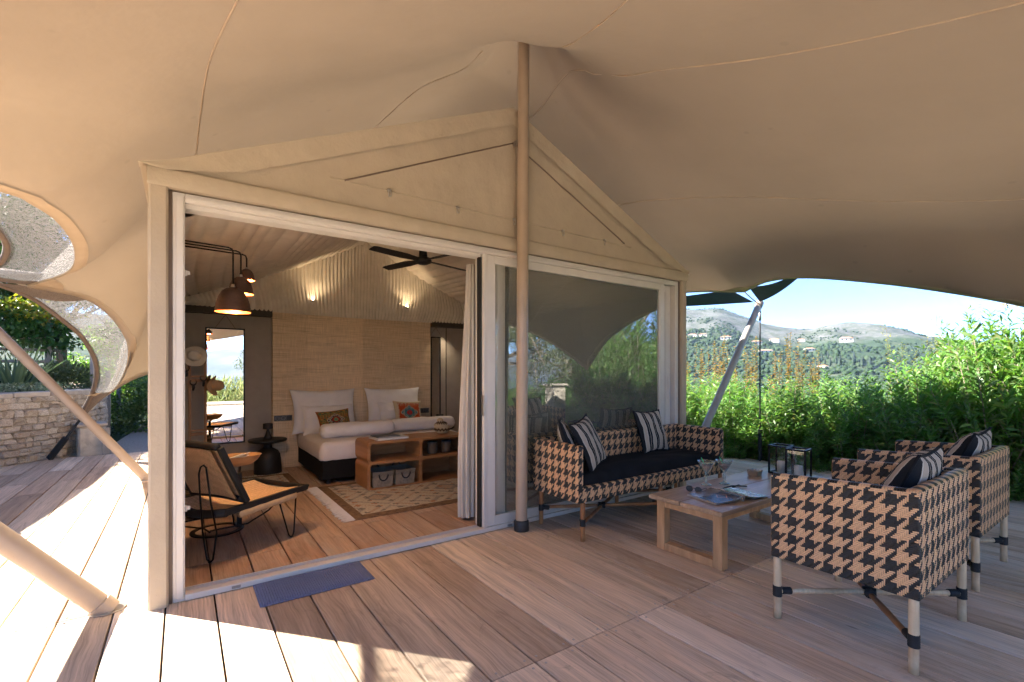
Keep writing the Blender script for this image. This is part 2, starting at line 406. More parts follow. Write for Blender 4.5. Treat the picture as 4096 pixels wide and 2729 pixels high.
# kilim cloths
def kilim(name, cols, frame, dia):
    t = NT(name); u = t.sep(t.uv()); q = 34.
    sx = t.math('DIVIDE', t.math('FLOOR', t.math('MULTIPLY', u[0], q)), q); sy = t.math('DIVIDE', t.math('FLOOR', t.math('MULTIPLY', u[1], q*.8)), q*.8)
    ax = t.math('ABSOLUTE', t.math('SUBTRACT', sx, .5)); ay = t.math('ABSOLUTE', t.math('SUBTRACT', sy, .5))
    d = t.math('ADD', ax, t.math('MULTIPLY', ay, 1.05))
    zig = t.math('PINGPONG', t.math('MULTIPLY', t.math('ADD', sx, t.math('MULTIPLY', sy, 2)), 6), .5)
    bg = t.ramp(t.math('ADD', t.math('MULTIPLY', zig, 1.1), t.math('MULTIPLY', t.math('FRACT', t.math('MULTIPLY', sy, 3.5)), .45)), [(i/len(cols), c) for i, c in enumerate(cols)], 'CONSTANT')
    di = t.ramp(d, dia, 'CONSTANT')
    c = t.mix(t.math('LESS_THAN', d, frame[0]), bg, di)
    edge = t.math('MAXIMUM', ax, ay)
    tooth = t.math('PINGPONG', t.math('MULTIPLY', t.math('ADD', sx, sy), 9), .5)
    c = t.mix(t.math('GREATER_THAN', t.math('ADD', edge, t.math('MULTIPLY', tooth, .07)), frame[1]), c, frame[2])
    n = t.noise(t.mapv(t.uv(), (70, 70, 1)), 2, 2); c = t.mix(1, c, t.ramp(n, [(.3, .75), (.7, 1.15)]), 'MULTIPLY')
    MATS[name] = t.done(t.pbr(c, .95, 0, t.bump(n, .4, .004), .1))
kilim('kilim_dark', [(.02,.10,.07), (.30,.09,.025), (.36,.20,.06), (.06,.14,.05), (.03,.05,.045)], (.30, .49, (.30,.085,.02)),
      [(0, (.08,.20,.15)), (.05, (.20,.30,.12)), (.09, (.35,.03,.025)), (.15, (.02,.02,.018)), (.19, (.50,.42,.30)), (.225, (.025,.022,.02)), (.26, (.48,.40,.28))])
kilim('kilim_red', [(.42,.07,.02), (.36,.045,.02), (.46,.11,.03), (.40,.06,.02), (.46,.36,.22)], (.33, .40, (.50,.42,.29)),
      [(0, (.03,.13,.15)), (.03, (.40,.03,.03)), (.12, (.03,.16,.18)), (.17, (.03,.15,.18)), (.21, (.48,.42,.32)), (.235, (.03,.15,.18)), (.29, (.48,.40,.28))])
# large patterned rug
t = NT('rug_cloth'); o_ = t.obj(); w = t.noise(t.mapv(o_, (50, 50, 1)), 1, 1)
p = t.sep(o_); q = 38.
sx = t.math('DIVIDE', t.math('FLOOR', t.math('MULTIPLY', t.math('ADD', p[0], t.math('MULTIPLY', w, .02)), q)), q); sy = t.math('DIVIDE', t.math('FLOOR', t.math('MULTIPLY', p[1], q)), q)
fx = t.math('PINGPONG', t.math('ADD', sx, 10.), .42); fy = t.math('PINGPONG', t.math('ADD', sy, 10.2), .36)
d = t.math('ADD', fx, fy)
dia = t.ramp(d, [(0, (.44,.36,.29)), (.10, (.30,.28,.27)), (.17, (.52,.47,.40)), (.30, (.38,.355,.33)), (.34, (.52,.47,.40)), (.44, (.45,.35,.28)), (.48, (.52,.47,.40)), (.60, (.35,.33,.315)), (.66, (.52,.47,.40))], 'CONSTANT')
tx = t.math('PINGPONG', t.math('ADD', sx, 10.05), .09); ty = t.math('PINGPONG', t.math('ADD', sy, 10.), .07)
fl = t.math('LESS_THAN', t.math('ADD', tx, ty), .038)
c = t.mix(fl, dia, t.ramp(t.noise(t.comb(sx, sy, 0), 9, 1), [(.42, (.22,.21,.20)), (.55, (.42,.22,.14))], 'CONSTANT'))
MATS['rug_cloth'] = t.done(t.pbr(t.mix(1, c, t.ramp(w, [(.3, .8), (.7, 1.12)]), 'MULTIPLY'), .97, 0, t.bump(w, .5, .006), .05))
t = NT('rug_border'); o_ = t.obj(); w = t.noise(t.mapv(o_, (50, 50, 1)), 1, 2)
c = t.ramp(t.noise(t.mapv(o_, (8, 60, 1)), 2, 3), [(.42, (.11, .075, .06)), (.6, (.30, .20, .125))])
MATS['rug_border'] = t.done(t.pbr(c, .97, 0, t.bump(w, .5, .006), .05))
# blue door mat
t = NT('mat_blue'); v = t.obj(); f = t.noise(v, 160, 3, .7); g = t.noise(v, 6, 3)
rb = t.wave(t.mapv(v, (1, .15, 1)), 22, 1.5, 2)
c = t.ramp(t.math('ADD', t.math('MULTIPLY', f, .7), t.math('MULTIPLY', g, .3)), [(.3, (.07, .10, .24)), (.7, (.15, .20, .40))])
MATS['mat_blue'] = t.done(t.pbr(c, .97, 0, t.bump(t.math('ADD', f, t.math('MULTIPLY', rb, .35)), 1, .012), .05, sheen=.3))

# woven rope seat, baskets
def ropes(name, a, b, s1, s2, rot=0):
    t = NT(name); v = t.mapv(t.obj(), (1,1,1), rot=(0, 0, rot)); h = t.wave(v, s1, 3.5, 2, d='Y'); k = t.wave(v, s2, 2.5, 2, d='X')
    f = t.math('MULTIPLY', h, t.math('ADD', t.math('MULTIPLY', k, .6), .4)); n = t.noise(v, 50, 2)
    MATS[name] = t.done(t.pbr(t.mix(1, t.ramp(f, [(.05, a), (.35, b)]), t.ramp(n, [(.3, .85), (.7, 1.1)]), 'MULTIPLY'), .85, 0, t.bump(f, .45, .008), .15))
ropes('rope_seat', (.46, .29, .17), (.85, .60, .38), 16, 9)
simple('rope_plain', (.50, .33, .18), .8, var=.12, nscale=25, bump=.3, bscale=160)
t = NT('basket_weave'); v = t.obj(); k = t.wave(v, 26, .6, 1, d='Z'); j = t.noise(t.mapv(v, (55, 55, 26)), 1, 2)
f = t.math('MULTIPLY', k, j); z = t.sep(t.gen())[2]
tan_ = t.ramp(f, [(.1, (.22, .17, .12)), (.5, (.50, .43, .33))]); stp = t.ramp(t.wave(t.mapv(v, (1, 1, 1), rot=(.6, .6, 0)), 22, .5, 1, d='X'), [(.45, (.045, .03, .022)), (.55, (.45, .39, .30))])
c = t.mix(t.math('GREATER_THAN', z, .66), tan_, stp)
MATS['basket_weave'] = t.done(t.pbr(c, .85, 0, t.bump(f, .8, .008), .15))
t = NT('basket_dark'); v = t.obj(); k = t.wave(v, 17, .3, 1, d='Z'); st = t.wave(v, 4.5, .0, 1, d='Z')
zz = t.wave(t.mapv(v, (1, 1, 1)), 9, 0, 0, d='X')
c = t.mix(t.math('GREATER_THAN', st, .52), (.05, .045, .03), (.17, .13, .085)); c = t.mix(1, c, t.ramp(k, [(.1, .5), (.5, 1.1)]), 'MULTIPLY')
MATS['basket_dark'] = t.done(t.pbr(c, .85, 0, t.bump(k, .9, .012), .15))
t = NT('pot_weave'); v = t.obj(); k = t.wave(v, 34, .2, 1, d='Z'); z = t.sep(t.gen())[2]
a_ = t.math('ARCTAN2', t.sep(v)[1], t.sep(v)[0]); zg = t.math('PINGPONG', t.math('MULTIPLY', a_, 2.2), .5)
bnd = t.math('LESS_THAN', t.math('ABSOLUTE', t.math('SUBTRACT', z, t.math('ADD', .38, t.math('MULTIPLY', zg, .45)))), .13)
c = t.mix(bnd, (.52, .43, .30), (.07, .035, .02)); c = t.mix(1, c, t.ramp(k, [(.1, .7), (.5, 1.1)]), 'MULTIPLY')
MATS['pot_weave'] = t.done(t.pbr(c, .8, 0, t.bump(k, .6, .006), .15))
t = NT('jar_weave'); v = t.obj(); k = t.wave(t.mapv(v, (1,1,1), rot=(0, .5, 0)), 20, .8, 1, d='Z'); 
c = t.ramp(k, [(.15, (.02, .016, .013)), (.6, (.17, .13, .10))])
MATS['jar_weave'] = t.done(t.pbr(c, .6, 0, t.bump(k, .7, .006), .3))
# pendant shells: dark ribbed outside, copper inside
t = NT('pendant_shell'); v = t.obj(); k = t.wave(v, 30, .4, 2, d='Z'); n = t.noise(v, 40, 3)
out_ = t.pbr(t.mix(n, (.055, .028, .017), (.13, .058, .03)), .5, .2, t.bump(k, .6, .006)); inn = t.pbr((.75, .25, .09), .35, .8, t.bump(k, .4, .006))
MATS['pendant_shell'] = t.done(t.mixs(t.n('NewGeometry').outputs['Backfacing'], out_, inn))
for nm_, col_, st_ in (('bulb_glow', (1, .55, .22), 60), ('spot_glow', (1, .75, .45), 30)):
    t = NT(nm_); e = t.n('Emission'); t.put(e.inputs[0], (*col_, 1)); t.put(e.inputs[1], st_); MATS[nm_] = t.done(e.outputs[0])

# glass
def glass(name, tint, refl, rough=0.0):
    t = NT(name); ge = t.n('NewGeometry'); dn = t.n('VectorMath', operation='DOT_PRODUCT'); t.l(ge.outputs['Normal'], dn.inputs[0]); t.l(ge.outputs['Incoming'], dn.inputs[1])
    q = t.math('SUBTRACT', 1.0, t.math('ABSOLUTE', dn.outputs['Value'])); q5 = t.math('POWER', q, 5.0)
    f = t.math('MINIMUM', t.math('ADD', t.math('MULTIPLY', q5, .9), refl), 1.0)
    g = t.n('BsdfGlossy'); t.put(g.inputs['Roughness'], rough); t.put(g.inputs[0], (.95, .97, .97, 1))
    p = t.n('BsdfTransparent'); t.put(p.inputs[0], (*tint, 1)); MATS[name] = t.done(t.mixs(f, p.outputs[0], g.outputs[0]))
glass('window_glass', (.94, .97, .95), .20)
glass('lantern_glass', (.93, .96, .95), .07)
t = NT('goblet_glass'); g = t.n('BsdfGlossy'); t.put(g.inputs['Roughness'], .02); tp = t.n('BsdfTransparent'); t.put(tp.inputs[0], (.88, .97, .97, 1)); lw = t.n('LayerWeight'); t.put(lw.inputs[0], .35)
rim_ = t.mixs(.45, g.outputs[0], t.pbr((.62, .80, .80), .2)); MATS['goblet_glass'] = t.done(t.mixs(t.math('MINIMUM', t.math('ADD', t.math('MULTIPLY', lw.outputs['Facing'], .75), .12), 1.0), tp.outputs[0], rim_))
t = NT('cocktail'); tr = t.n('BsdfTranslucent'); t.put(tr.inputs[0], (.95, .42, .30, 1)); MATS['cocktail'] = t.done(t.mixs(.6, t.pbr((.80, .26, .17), .15), tr.outputs[0]))
t = NT('mirror_glass'); g = t.n('BsdfGlossy'); t.put(g.inputs['Roughness'], 0); t.put(g.inputs[0], (.92, .93, .93, 1)); MATS['mirror_glass'] = t.done(g.outputs[0])
# insect screen behind the fixed pane: fine grey mesh, almost closed
t = NT('screen_mesh'); v = t.obj(); n = t.noise(t.mapv(v, (12, 1, 2)), 3, 3)
MATS['screen_mesh'] = t.done(t.mixs(.42, t.pbr(t.mix(n, (.22, .225, .20), (.23, .235, .21)), .9, 0, None, .1), t.n('BsdfTransparent').outputs[0]))

# stone wall pieces
t = NT('wall_stone'); r = t.rnd(); v = t.vmath('ADD', t.obj(), t.comb(t.math('MULTIPLY', r, 31), t.math('MULTIPLY', r, 17), 0))
base = t.ramp(t.math('FRACT', t.math('MULTIPLY', r, 5.7)), [(0, (.54,.46,.37)), (.3, (.64,.57,.48)), (.6, (.45,.37,.29)), (.85, (.57,.48,.38)), (1, (.36,.31,.27))])
n = t.noise(v, 9, 6, .65); c = t.mix(1, base, t.ramp(n, [(.3, .62), (.65, 1.1)]), 'MULTIPLY'); c = t.mix(t.ramp(t.noise(v, 4, 4), [(.58, 0), (.7, .5)]), c, (.33, .17, .09))
c = t.mix(t.ramp(t.noise(v, 14, 4), [(.6, 0), (.72, .5)]), c, (.17, .155, .15))
MATS['wall_stone'] = t.done(t.pbr(c, .9, 0, t.bump(n, .8, .03), .2))
simple('mortar', (.15, .12, .095), .95, var=.3, nscale=12, bump=.5, bscale=30)

# foliage
def leafmat(name, cols, trans=.35, rough=.42, spec=.45):
    t = NT(name); g = t.n('NewGeometry'); r = g.outputs['Random Per Island']
    c = t.ramp(r, [(i/(len(cols)-1), k) for i, k in enumerate(cols)])
    big = t.noise(t.pos(), 1.3, 3); c = t.mix(1, c, t.ramp(big, [(.3, .72), (.7, 1.2)]), 'MULTIPLY')
    sh = t.pbr(c, rough, 0, None, spec); tr = t.n('BsdfTranslucent'); t.put(tr.inputs[0], t.mix(1, c, (1.25, 1.15, .55), 'MULTIPLY'))
    MATS[name] = t.done(t.mixs(trans, sh, tr.outputs[0]))
leafmat('oleander', [(.08,.21,.04), (.12,.28,.055), (.17,.35,.08), (.09,.23,.045), (.24,.40,.13), (.20,.22,.09)], .5)
leafmat('oleander_grey', [(.07,.14,.045), (.12,.20,.07), (.16,.24,.09)])
leafmat('orange_shoots', [(.36,.19,.03), (.44,.26,.05), (.30,.27,.06), (.42,.17,.03), (.25,.27,.07)], .4)
leafmat('yellow_shoots', [(.30,.32,.05), (.22,.28,.05), (.36,.33,.07), (.14,.22,.05)], .4)
leafmat('ivy', [(.03,.10,.025), (.05,.14,.03), (.02,.075,.03), (.08,.17,.035)], .3)
leafmat('ivy_painted_sun', [(.16,.24,.03), (.28,.28,.03), (.10,.20,.03), (.36,.22,.03)], .4)  # brighter ivy copy: sunlight on the hedge top put into the leaf colour
leafmat('olive', [(.09,.13,.06), (.13,.17,.09), (.07,.11,.045), (.16,.20,.10)], .25, .55)
leafmat('pine', [(.03,.08,.025), (.05,.12,.035), (.07,.15,.05)], .25, .6)
leafmat('groundcover', [(.30,.36,.26), (.22,.30,.18), (.38,.42,.33), (.17,.25,.13)], .25, .7)
leafmat('spear', [(.06,.12,.075), (.10,.17,.10), (.15,.22,.13)], .2, .4)
leafmat('dry_grass', [(.25,.27,.10), (.16,.23,.07), (.33,.30,.14)], .35, .7)
leafmat('flower_white', [(.75,.66,.62), (.80,.74,.70)], .3, .6)
# far hillside: scrub and pale rock
t = NT('hillside'); P_ = t.pos(); z = t.sep(P_)[2]
n1 = t.noise(P_, .018, 6, .65); n2 = t.noise(P_, .06, 5, .7); n3 = t.noise(P_, .004, 4)
rock = t.ramp(n2, [(.3, (.065, .07, .065)), (.7, (.15, .148, .138))]); grass = t.ramp(n1, [(.3, (.045, .058, .036)), (.7, (.085, .095, .06))]); tree = t.ramp(n2, [(.3, (.02, .04, .018)), (.7, (.05, .075, .035))])
dry = t.mix(t.ramp(t.math('ADD', t.math('MULTIPLY', n1, .6), t.math('MULTIPLY', n2, .4)), [(.42, 0), (.56, 1)]), grass, rock)
hf = t.math('ADD', t.range(z, 60, 150), t.math('MULTIPLY', t.math('SUBTRACT', n3, .5), 1.3))
c = t.mix(t.ramp(hf, [(.35, 0), (.65, 1)]), t.mix(t.ramp(n1, [(.52, 0), (.62, .7)]), tree, grass), dry)
MATS['hillside'] = t.done(t.pbr(c, .95, 0, None, .1))
leafmat('scrub', [(.02,.04,.018), (.03,.055,.024), (.045,.07,.032), (.025,.05,.022)], .1, .8, .1)
t = NT('sea'); v = t.pos(); MATS['sea'] = t.done(t.pbr((.02, .06, .11), .12, 0, t.bump(t.noise(t.mapv(v, (.05, .05, .05)), 1, 4), .3, 1), .5))
t = NT('far_mountain'); P_ = t.pos(); n = t.noise(P_, .0022, 7, .62); c = t.ramp(n, [(.3, (.06, .07, .075)), (.55, (.11, .115, .115)), (.75, (.17, .165, .16))])
MATS['far_mountain'] = t.done(t.pbr(c, .95, 0, None, .1))

# pale paving in front of the deck
t = NT('paving'); v = t.obj(); br = t.n('TexBrick'); t.put(br.inputs['Vector'], t.mapv(v, (1, 1, 1))); t.put(br.inputs['Scale'], 1.6); t.put(br.inputs['Mortar Size'], .012); t.put(br.inputs['Color1'], (.62, .58, .52, 1)); t.put(br.inputs['Color2'], (.55, .51, .46, 1)); t.put(br.inputs['Mortar'], (.3, .27, .24, 1))
MATS['paving'] = t.done(t.pbr(t.mix(1, br.outputs[0], t.ramp(t.noise(v, 4, 5), [(.3, .8), (.7, 1.1)]), 'MULTIPLY'), .85))

t = NT('net_sheet'); v = t.obj(); c = t.ramp(t.noise(v, 40, 2), [(.3, (.50, .48, .45)), (.7, (.66, .64, .60))])
tr = t.n('BsdfTranslucent'); t.put(tr.inputs[0], c); MATS['net_sheet'] = t.done(t.mixs(.75, t.pbr(c, .8), tr.outputs[0]))
# ------------------------------------------------------------------ terrain (one sheet to the horizon), sea, far mountains
def sstep(a, b, x):
    t_ = np.clip((x-a)/(b-a), 0, 1); return t_*t_*(3-2*t_)
_sky_px = np.array([2300, 2500, 2640, 2740, 2800, 2870, 2910, 2960, 3010, 3050, 3090, 3130, 3170, 3210, 3250, 3290, 3330, 3370, 3420, 3480, 3560, 3640, 3700, 3800, 3950, 4100, 4500])
_sky_py = np.array([1330, 1290, 1262, 1246, 1249, 1243, 1250, 1268, 1284, 1298, 1308, 1314, 1319, 1323, 1321, 1312, 1306, 1311, 1318, 1324, 1332, 1341, 1350, 1362, 1375, 1380, 1385])
_sky_az = 35+np.degrees(np.arctan((_sky_px-2048)/1884.)); _sky_t = (1490-_sky_py)/np.hypot(1884., _sky_px-2048)
def fbm(x, y, s, seed=0):
    return np.array([mnoise.fractal(Vector((a*s+seed, b*s, .3)), 1.0, 2.0, 5) for a, b in zip(x.ravel(), y.ravel())]).reshape(x.shape)
def terrain_h(az, r):
    """az in degrees from +Y towards +X"""
    a = (az+180) % 360-180
    sk_t = np.interp(a, _sky_az, _sky_t, left=.085, right=.055)
    R0 = 2500.
    hill = sk_t*R0+1.4
    up = sstep(520, R0, r)
    bench = -26*sstep(25, 420, r)
    z = -.45+bench*(1-up)+(hill)*(.75*up+.25*up**3)
    z = np.where(r > R0, hill+(-.12)*(r-R0), z)
    # seaward side (camera's back): slope falls to the water
    seaward = sstep(105, 130, np.abs(a))
    zs = -.45-62*sstep(30, 520, r)
    return z*(1-seaward)+zs*seaward
rs = np.concatenate([np.array([.5, 4, 9, 14, 20, 30, 45, 65, 90, 130, 180, 240, 320, 420, 520]), np.linspace(600, 2500, 60), np.array([2600, 3000, 4000])])
azs = np.concatenate([np.arange(-180, 40, 5.), np.arange(40, 90, .5), np.arange(90, 181, 5.)])
AZ, RR = np.meshgrid(azs, rs); X_ = RR*np.sin(np.radians(AZ)); Y_ = RR*np.cos(np.radians(AZ)); Z_ = terrain_h(AZ, RR)
nz = fbm(X_, Y_, 1/260., 3)
Z_ = Z_+nz*np.clip((RR-500)/1600, 0, 1)*np.where(RR > 2300, 7, 26)*np.where(np.abs(AZ) < 110, 1, 0)+fbm(X_, Y_, 1/45., 8)*np.clip((RR-400)/1500, 0, 1)*5
V = np.stack([X_, Y_, Z_], -1).reshape(-1, 3); na = len(azs)
F = np.array([(j*na+i, j*na+i+1, (j+1)*na+i+1, (j+1)*na+i) for j in range(len(rs)-1) for i in range(na-1)])
me = mesh_np('ground', V, F); me.materials.append(MATS['hillside']); smooth(me)
setp(obj('ground', me, None), kind='structure')
def ground_z(x, y):
    r = math.hypot(x, y); az = math.degrees(math.atan2(x, y)); j = np.searchsorted(rs, r)-1; j = max(0, min(j, len(rs)-2)); i = max(0, min(np.searchsorted(azs, az)-1, na-2))
    u = (az-azs[i])/(azs[i+1]-azs[i]); w = (r-rs[j])/(rs[j+1]-rs[j])
    return float((Z_[j, i]*(1-u)+Z_[j, i+1]*u)*(1-w)+(Z_[j+1, i]*(1-u)+Z_[j+1, i+1]*u)*w)
m = MB(); N_ = 48
m.add([(0, 0, -58)]+[(9000*math.sin(2*math.pi*k/N_), 9000*math.cos(2*math.pi*k/N_), -58) for k in range(N_)], [(0, k+1, (k+1) % N_+1) for k in range(N_)])
setp(obj('sea', m, 'sea', recalc=False), kind='structure')
# mountains across the water (seen in the mirror)
m = MB(); n_ = 120
def mt(u, v):
    az = R(118+u*124); r = 5200+v*1500; hgt = (300+150*mnoise.fractal(Vector((u*7, 2.2, 0)), 1, 2, 5))*math.sin(min(1, v*1.0)*math.pi/2)
    hgt += 60*v*mnoise.fractal(Vector((u*26, v*5, 3)), 1, 2, 4)
    return (r*math.sin(az), r*math.cos(az), -60+max(0, hgt))
m.grid(mt, n_, 14); o = obj('far_mountains', m, 'far_mountain', sm=True, recalc=False); setp(o, kind='structure')

m = MB(); m.add([(-14, -4.25, -.20), (9, -4.25, -.20), (9, -12, -.34), (-14, -12, -.34)], [(0, 3, 2, 1)]); setp(obj('front_terrace', m, 'paving'), kind='structure')
# ------------------------------------------------------------------ timber deck: one board, one object
PW = .2465; PX0 = .165
deck = thing('deck', None, None, (0, 0, 0), kind='structure')
def board(x0, x1, y0, y1, parent, mat, zt=0., th=.028):
    m = MB(); g = .005; dz = random.uniform(-.0012, .0012)
    m.box(x0+g, x1-g, y0+g*.6, y1-g*.6, zt-th+dz, zt+dz, .0022); return obj('plank', m, mat, parent)
random.seed(21); scr = []
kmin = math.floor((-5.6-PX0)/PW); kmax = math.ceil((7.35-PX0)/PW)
for k in range(kmin, kmax):
    x0 = PX0+k*PW; x1 = x0+PW; xc = (x0+x1)/2
    if xc < -.10:
        ys = [-4.2, -2.0, .4, 1.9, 3.62, 5.62, 7.6, 9.2, 10.55] if k % 2 else [-4.2, -1.4, 1.0, 3.62, 5.62, 8.3, 10.55]
        if xc < -2.2: ys = [y for y in ys if y < 9.3-(-2.2-xc)*1.2]
    elif xc < 5.0:
        ys = [-4.2, -1.9, .0, 1.80, 3.58]
    else:
        ys = [-4.2, -1.9, .0, 1.80, 3.60, 5.3]
    for a, b in zip(ys[:-1], ys[1:]):
        board(x0, x1, a, b, deck, 'deck_wood')
    for y in ys:
        if -1 < y < 6 and -1 < xc < 6:
            for dx in (-.085, .085):
                for dy in (-.035, .035): scr.append((xc+dx+random.uniform(-.006, .006), y+dy))
m = MB(); m.lathe([(0, .0016), (.006, .0016), (.007, 0)], 7); o0 = obj('screw', m, 'steel', deck, center=False); o0.location = (scr[0][0], scr[0][1], .0012)
for s_ in scr[1:]:
    if not (-.1 < s_[0] < 5 and s_[1] > 3.45):
        c = o0.copy(); COL.objects.link(c); c.location = (*s_, .0012)
m = MB(); m.box(-5.6, 7.30, -4.2, 9.0, -.20, -.045); m.box(-2.1, -.2, 9.0, 10.4, -.20, -.045); obj('joist_bed', m, 'black_matt', deck)
m = MB(); m.box(7.335, 7.36, -4.2, 5.3, -.30, -.012); obj('edge_board', m, 'weathered_wood', deck)

interior_floor = thing('interior_floor', None, None, (0, 0, 0), kind='structure')
random.seed(5)
for k in range(-1, 20):
    x0 = PX0+k*PW; x1 = x0+PW
    ys = [3.60, 4.35+random.choice((0, .35, -.25)), 6.1+random.uniform(-.4, .4), 7.75]
    for a, b in zip(ys[:-1], ys[1:]): board(x0, x1, a, b, interior_floor, 'floor_wood', .004)

# ------------------------------------------------------------------ stretch canopy: a membrane hung from a mast, guyed at its corners
YF = 3.50; XL = -.160; XR = 5.03; XM = 2.44; EAVE = 2.61; APEX = 3.765; YB = 10.4
def roof_z(x): return EAVE+(APEX-EAVE)*(1-abs(x-XM)/(XR-XM))
PEAK = (2.50, 3.40, 4.62); PEAK2 = (2.44, 8.2, 4.75)
B_ = (-2.30, 3.30, 2.45); A_ = (-1.45, 7.60, 2.39); C_ = (-1.06, 10.0, .98); E_ = (6.94, 3.81, 2.62); F_ = (7.0, -.15, 1.45)
rim_pts = [B_, (-1.55, 3.72, 2.52), (-.945, 4.30, 2.56), (-.858, 4.63, 2.59), (-.785, 5.07, 2.58), (-.78, 5.68, 2.50), (-.955, 6.53, 2.42), A_,
           (-1.02, 7.92, 2.34), (-.79, 8.22, 2.16), (-.66, 8.52, 1.91), (-.635, 8.70, 1.74), (-.68, 9.05, 1.50), (-.83, 9.55, 1.20), C_,
           (-.55, 10.45, 1.35), (.6, 11.1, 1.7), (2.2, 11.5, 1.85), (3.9, 11.2, 1.75), (5.6, 10.7, 1.35), (6.4, 10.4, .95),
           (5.75, 9.2, 1.7), (5.45, 7.9, 2.2), (5.6, 6.2, 2.55), (6.30, 4.55, 2.64), E_,
           (6.62, 3.30, 2.66), (6.45, 2.75, 2.60), (6.40, 2.1, 2.44), (6.43, 1.5, 2.26), (6.55, .9, 2.04), (6.75, .4, 1.78), F_,
           (6.35, -.42, 1.95), (5.7, -.72, 2.30), (4.6, -1.1, 2.55), (3.2, -1.1, 2.6), (1.9, -.75, 2.55), (.7, -.55, 2.30),
           (-.15, .45, 2.48), (-.75, 1.3, 2.58), (-1.3, 2.1, 2.60), (-1.8, 2.8, 2.56)]
cusps = {0, 7, 14, 20, 25, 32, 38}
def arc_sample(pts, cusps, step=.06):
    """Catmull-Rom between cusps so corners stay sharp"""
    n = len(pts); out = []; P = [np.array(p) for p in pts]
    for i in range(n):
        p1, p2 = P[i], P[(i+1) % n]
        p0 = P[i-1] if i not in cusps else 2*p1-p2
        p3 = P[(i+2) % n] if (i+1) % n not in cusps else 2*p2-p1
        k = max(3, int(np.linalg.norm(p2-p1)/step))
        for q in range(k):
            t_ = q/k
            out.append(.5*((2*p1)+(-p0+p2)*t_+(2*p0-5*p1+4*p2-p3)*t_**2+(-p0+3*p1-3*p2+p3)*t_**3))
    return np.array(out)
rim = arc_sample(rim_pts, cusps)
# height field by relaxation on a plan grid
hgx = .1; gx = np.arange(-3, 8, hgx); gy = np.arange(-4, 12.4, hgx); GX, GY = np.meshgrid(gx, gy)
def inside(px, py, poly):
    res = np.zeros(px.shape, bool); n = len(poly); j = n-1
    for i in range(n):
        xi, yi = poly[i, 0], poly[i, 1]; xj, yj = poly[j, 0], poly[j, 1]
        c_ = ((yi > py) != (yj > py)) & (px < (xj-xi)*(py-yi)/(yj-yi+1e-12)+xi); res ^= c_; j = i
    return res
INS = inside(GX, GY, rim)
rsub = rim[::2]
d2 = ((GX[..., None]-rsub[:, 0])**2+(GY[..., None]-rsub[:, 1])**2); nearest = rsub[d2.argmin(-1), 2]
near_d = np.sqrt(d2.min(-1))
ZZ = np.where(INS, 2.7, nearest)
obst = np.where((GX > XL-.25) & (GX < XR+.25) & (GY > YF-.05) & (GY < YB+.1), roof_z(np.clip(GX, XL-.25, XR+.25))+.16+.16*np.clip((1-np.abs(GX-XM)/2.75)*4, 0, 1)+.36*sstep(3.5, 4.3, GY)*np.clip((1-np.abs(GX-XM)/2.75)*3, 0, 1), -9)
r1 = np.hypot(GX-PEAK[0], GY-PEAK[1]); r2 = np.hypot(GX-PEAK2[0], GY-PEAK2[1])
ZZ = np.where(INS, np.maximum(ZZ, PEAK[2]-1.0*np.log1p(r1*3)), ZZ)
FREE = INS & (near_d > hgx*.75)
for it in range(1500):
    avg = .25*(np.roll(ZZ, 1, 0)+np.roll(ZZ, -1, 0)+np.roll(ZZ, 1, 1)+np.roll(ZZ, -1, 1))
    ZZ = np.where(FREE, ZZ+1.6*(avg-ZZ)*(((np.add.outer(np.arange(ZZ.shape[0]), np.arange(ZZ.shape[1]))+it) % 2) == 0), ZZ)
    ZZ = np.maximum(ZZ, np.where(FREE, obst, -99))
    ZZ[r1 < .41] = (PEAK[2]-3.0*r1**2)[r1 < .41]; ZZ[r2 < .16] = PEAK2[2]
for _ in range(8):
    avg = .25*(np.roll(ZZ, 1, 0)+np.roll(ZZ, -1, 0)+np.roll(ZZ, 1, 1)+np.roll(ZZ, -1, 1)); ZZ = np.where(FREE & (r1 > .25), .5*ZZ+.5*avg, ZZ)
def canopy_z(x, y):
    """bicubic look-up"""
    i = np.clip((x-gx[0])/hgx, 1, len(gx)-3.001); j = np.clip((y-gy[0])/hgx, 1, len(gy)-3.001); i0 = i.astype(int); j0 = j.astype(int); u = i-i0; w = j-j0
    def wts(t_): return (-.5*t_+t_**2-.5*t_**3, 1-2.5*t_**2+1.5*t_**3, .5*t_+2*t_**2-1.5*t_**3, -.5*t_**2+.5*t_**3)
    wu = wts(u); ww = wts(w); z = 0
    for q in range(4):
        for p in range(4): z = z+ww[q]*wu[p]*ZZ[j0+q-1, i0+p-1]
    return z
nr = 90; n = len(rim); tt = np.concatenate([[0.012, .02, .03], np.linspace(.042, 1, nr)])
VX = PEAK[0]+(rim[None, :, 0]-PEAK[0])*tt[:, None]; VY = PEAK[1]+(rim[None, :, 1]-PEAK[1])*tt[:, None]
VZ = canopy_z(VX, VY)
bl = np.clip((tt[:, None]-.78)/.22, 0, 1); bl = bl*bl*(3-2*bl)*.5+bl*bl*.5
VZ = VZ*(1-bl)+bl*(rim[None, :, 2]+(VZ-VZ[-1:])*.0)
for _ in range(3): VZ[1:-1] = .5*VZ[1:-1]+.25*(VZ[2:]+VZ[:-2])
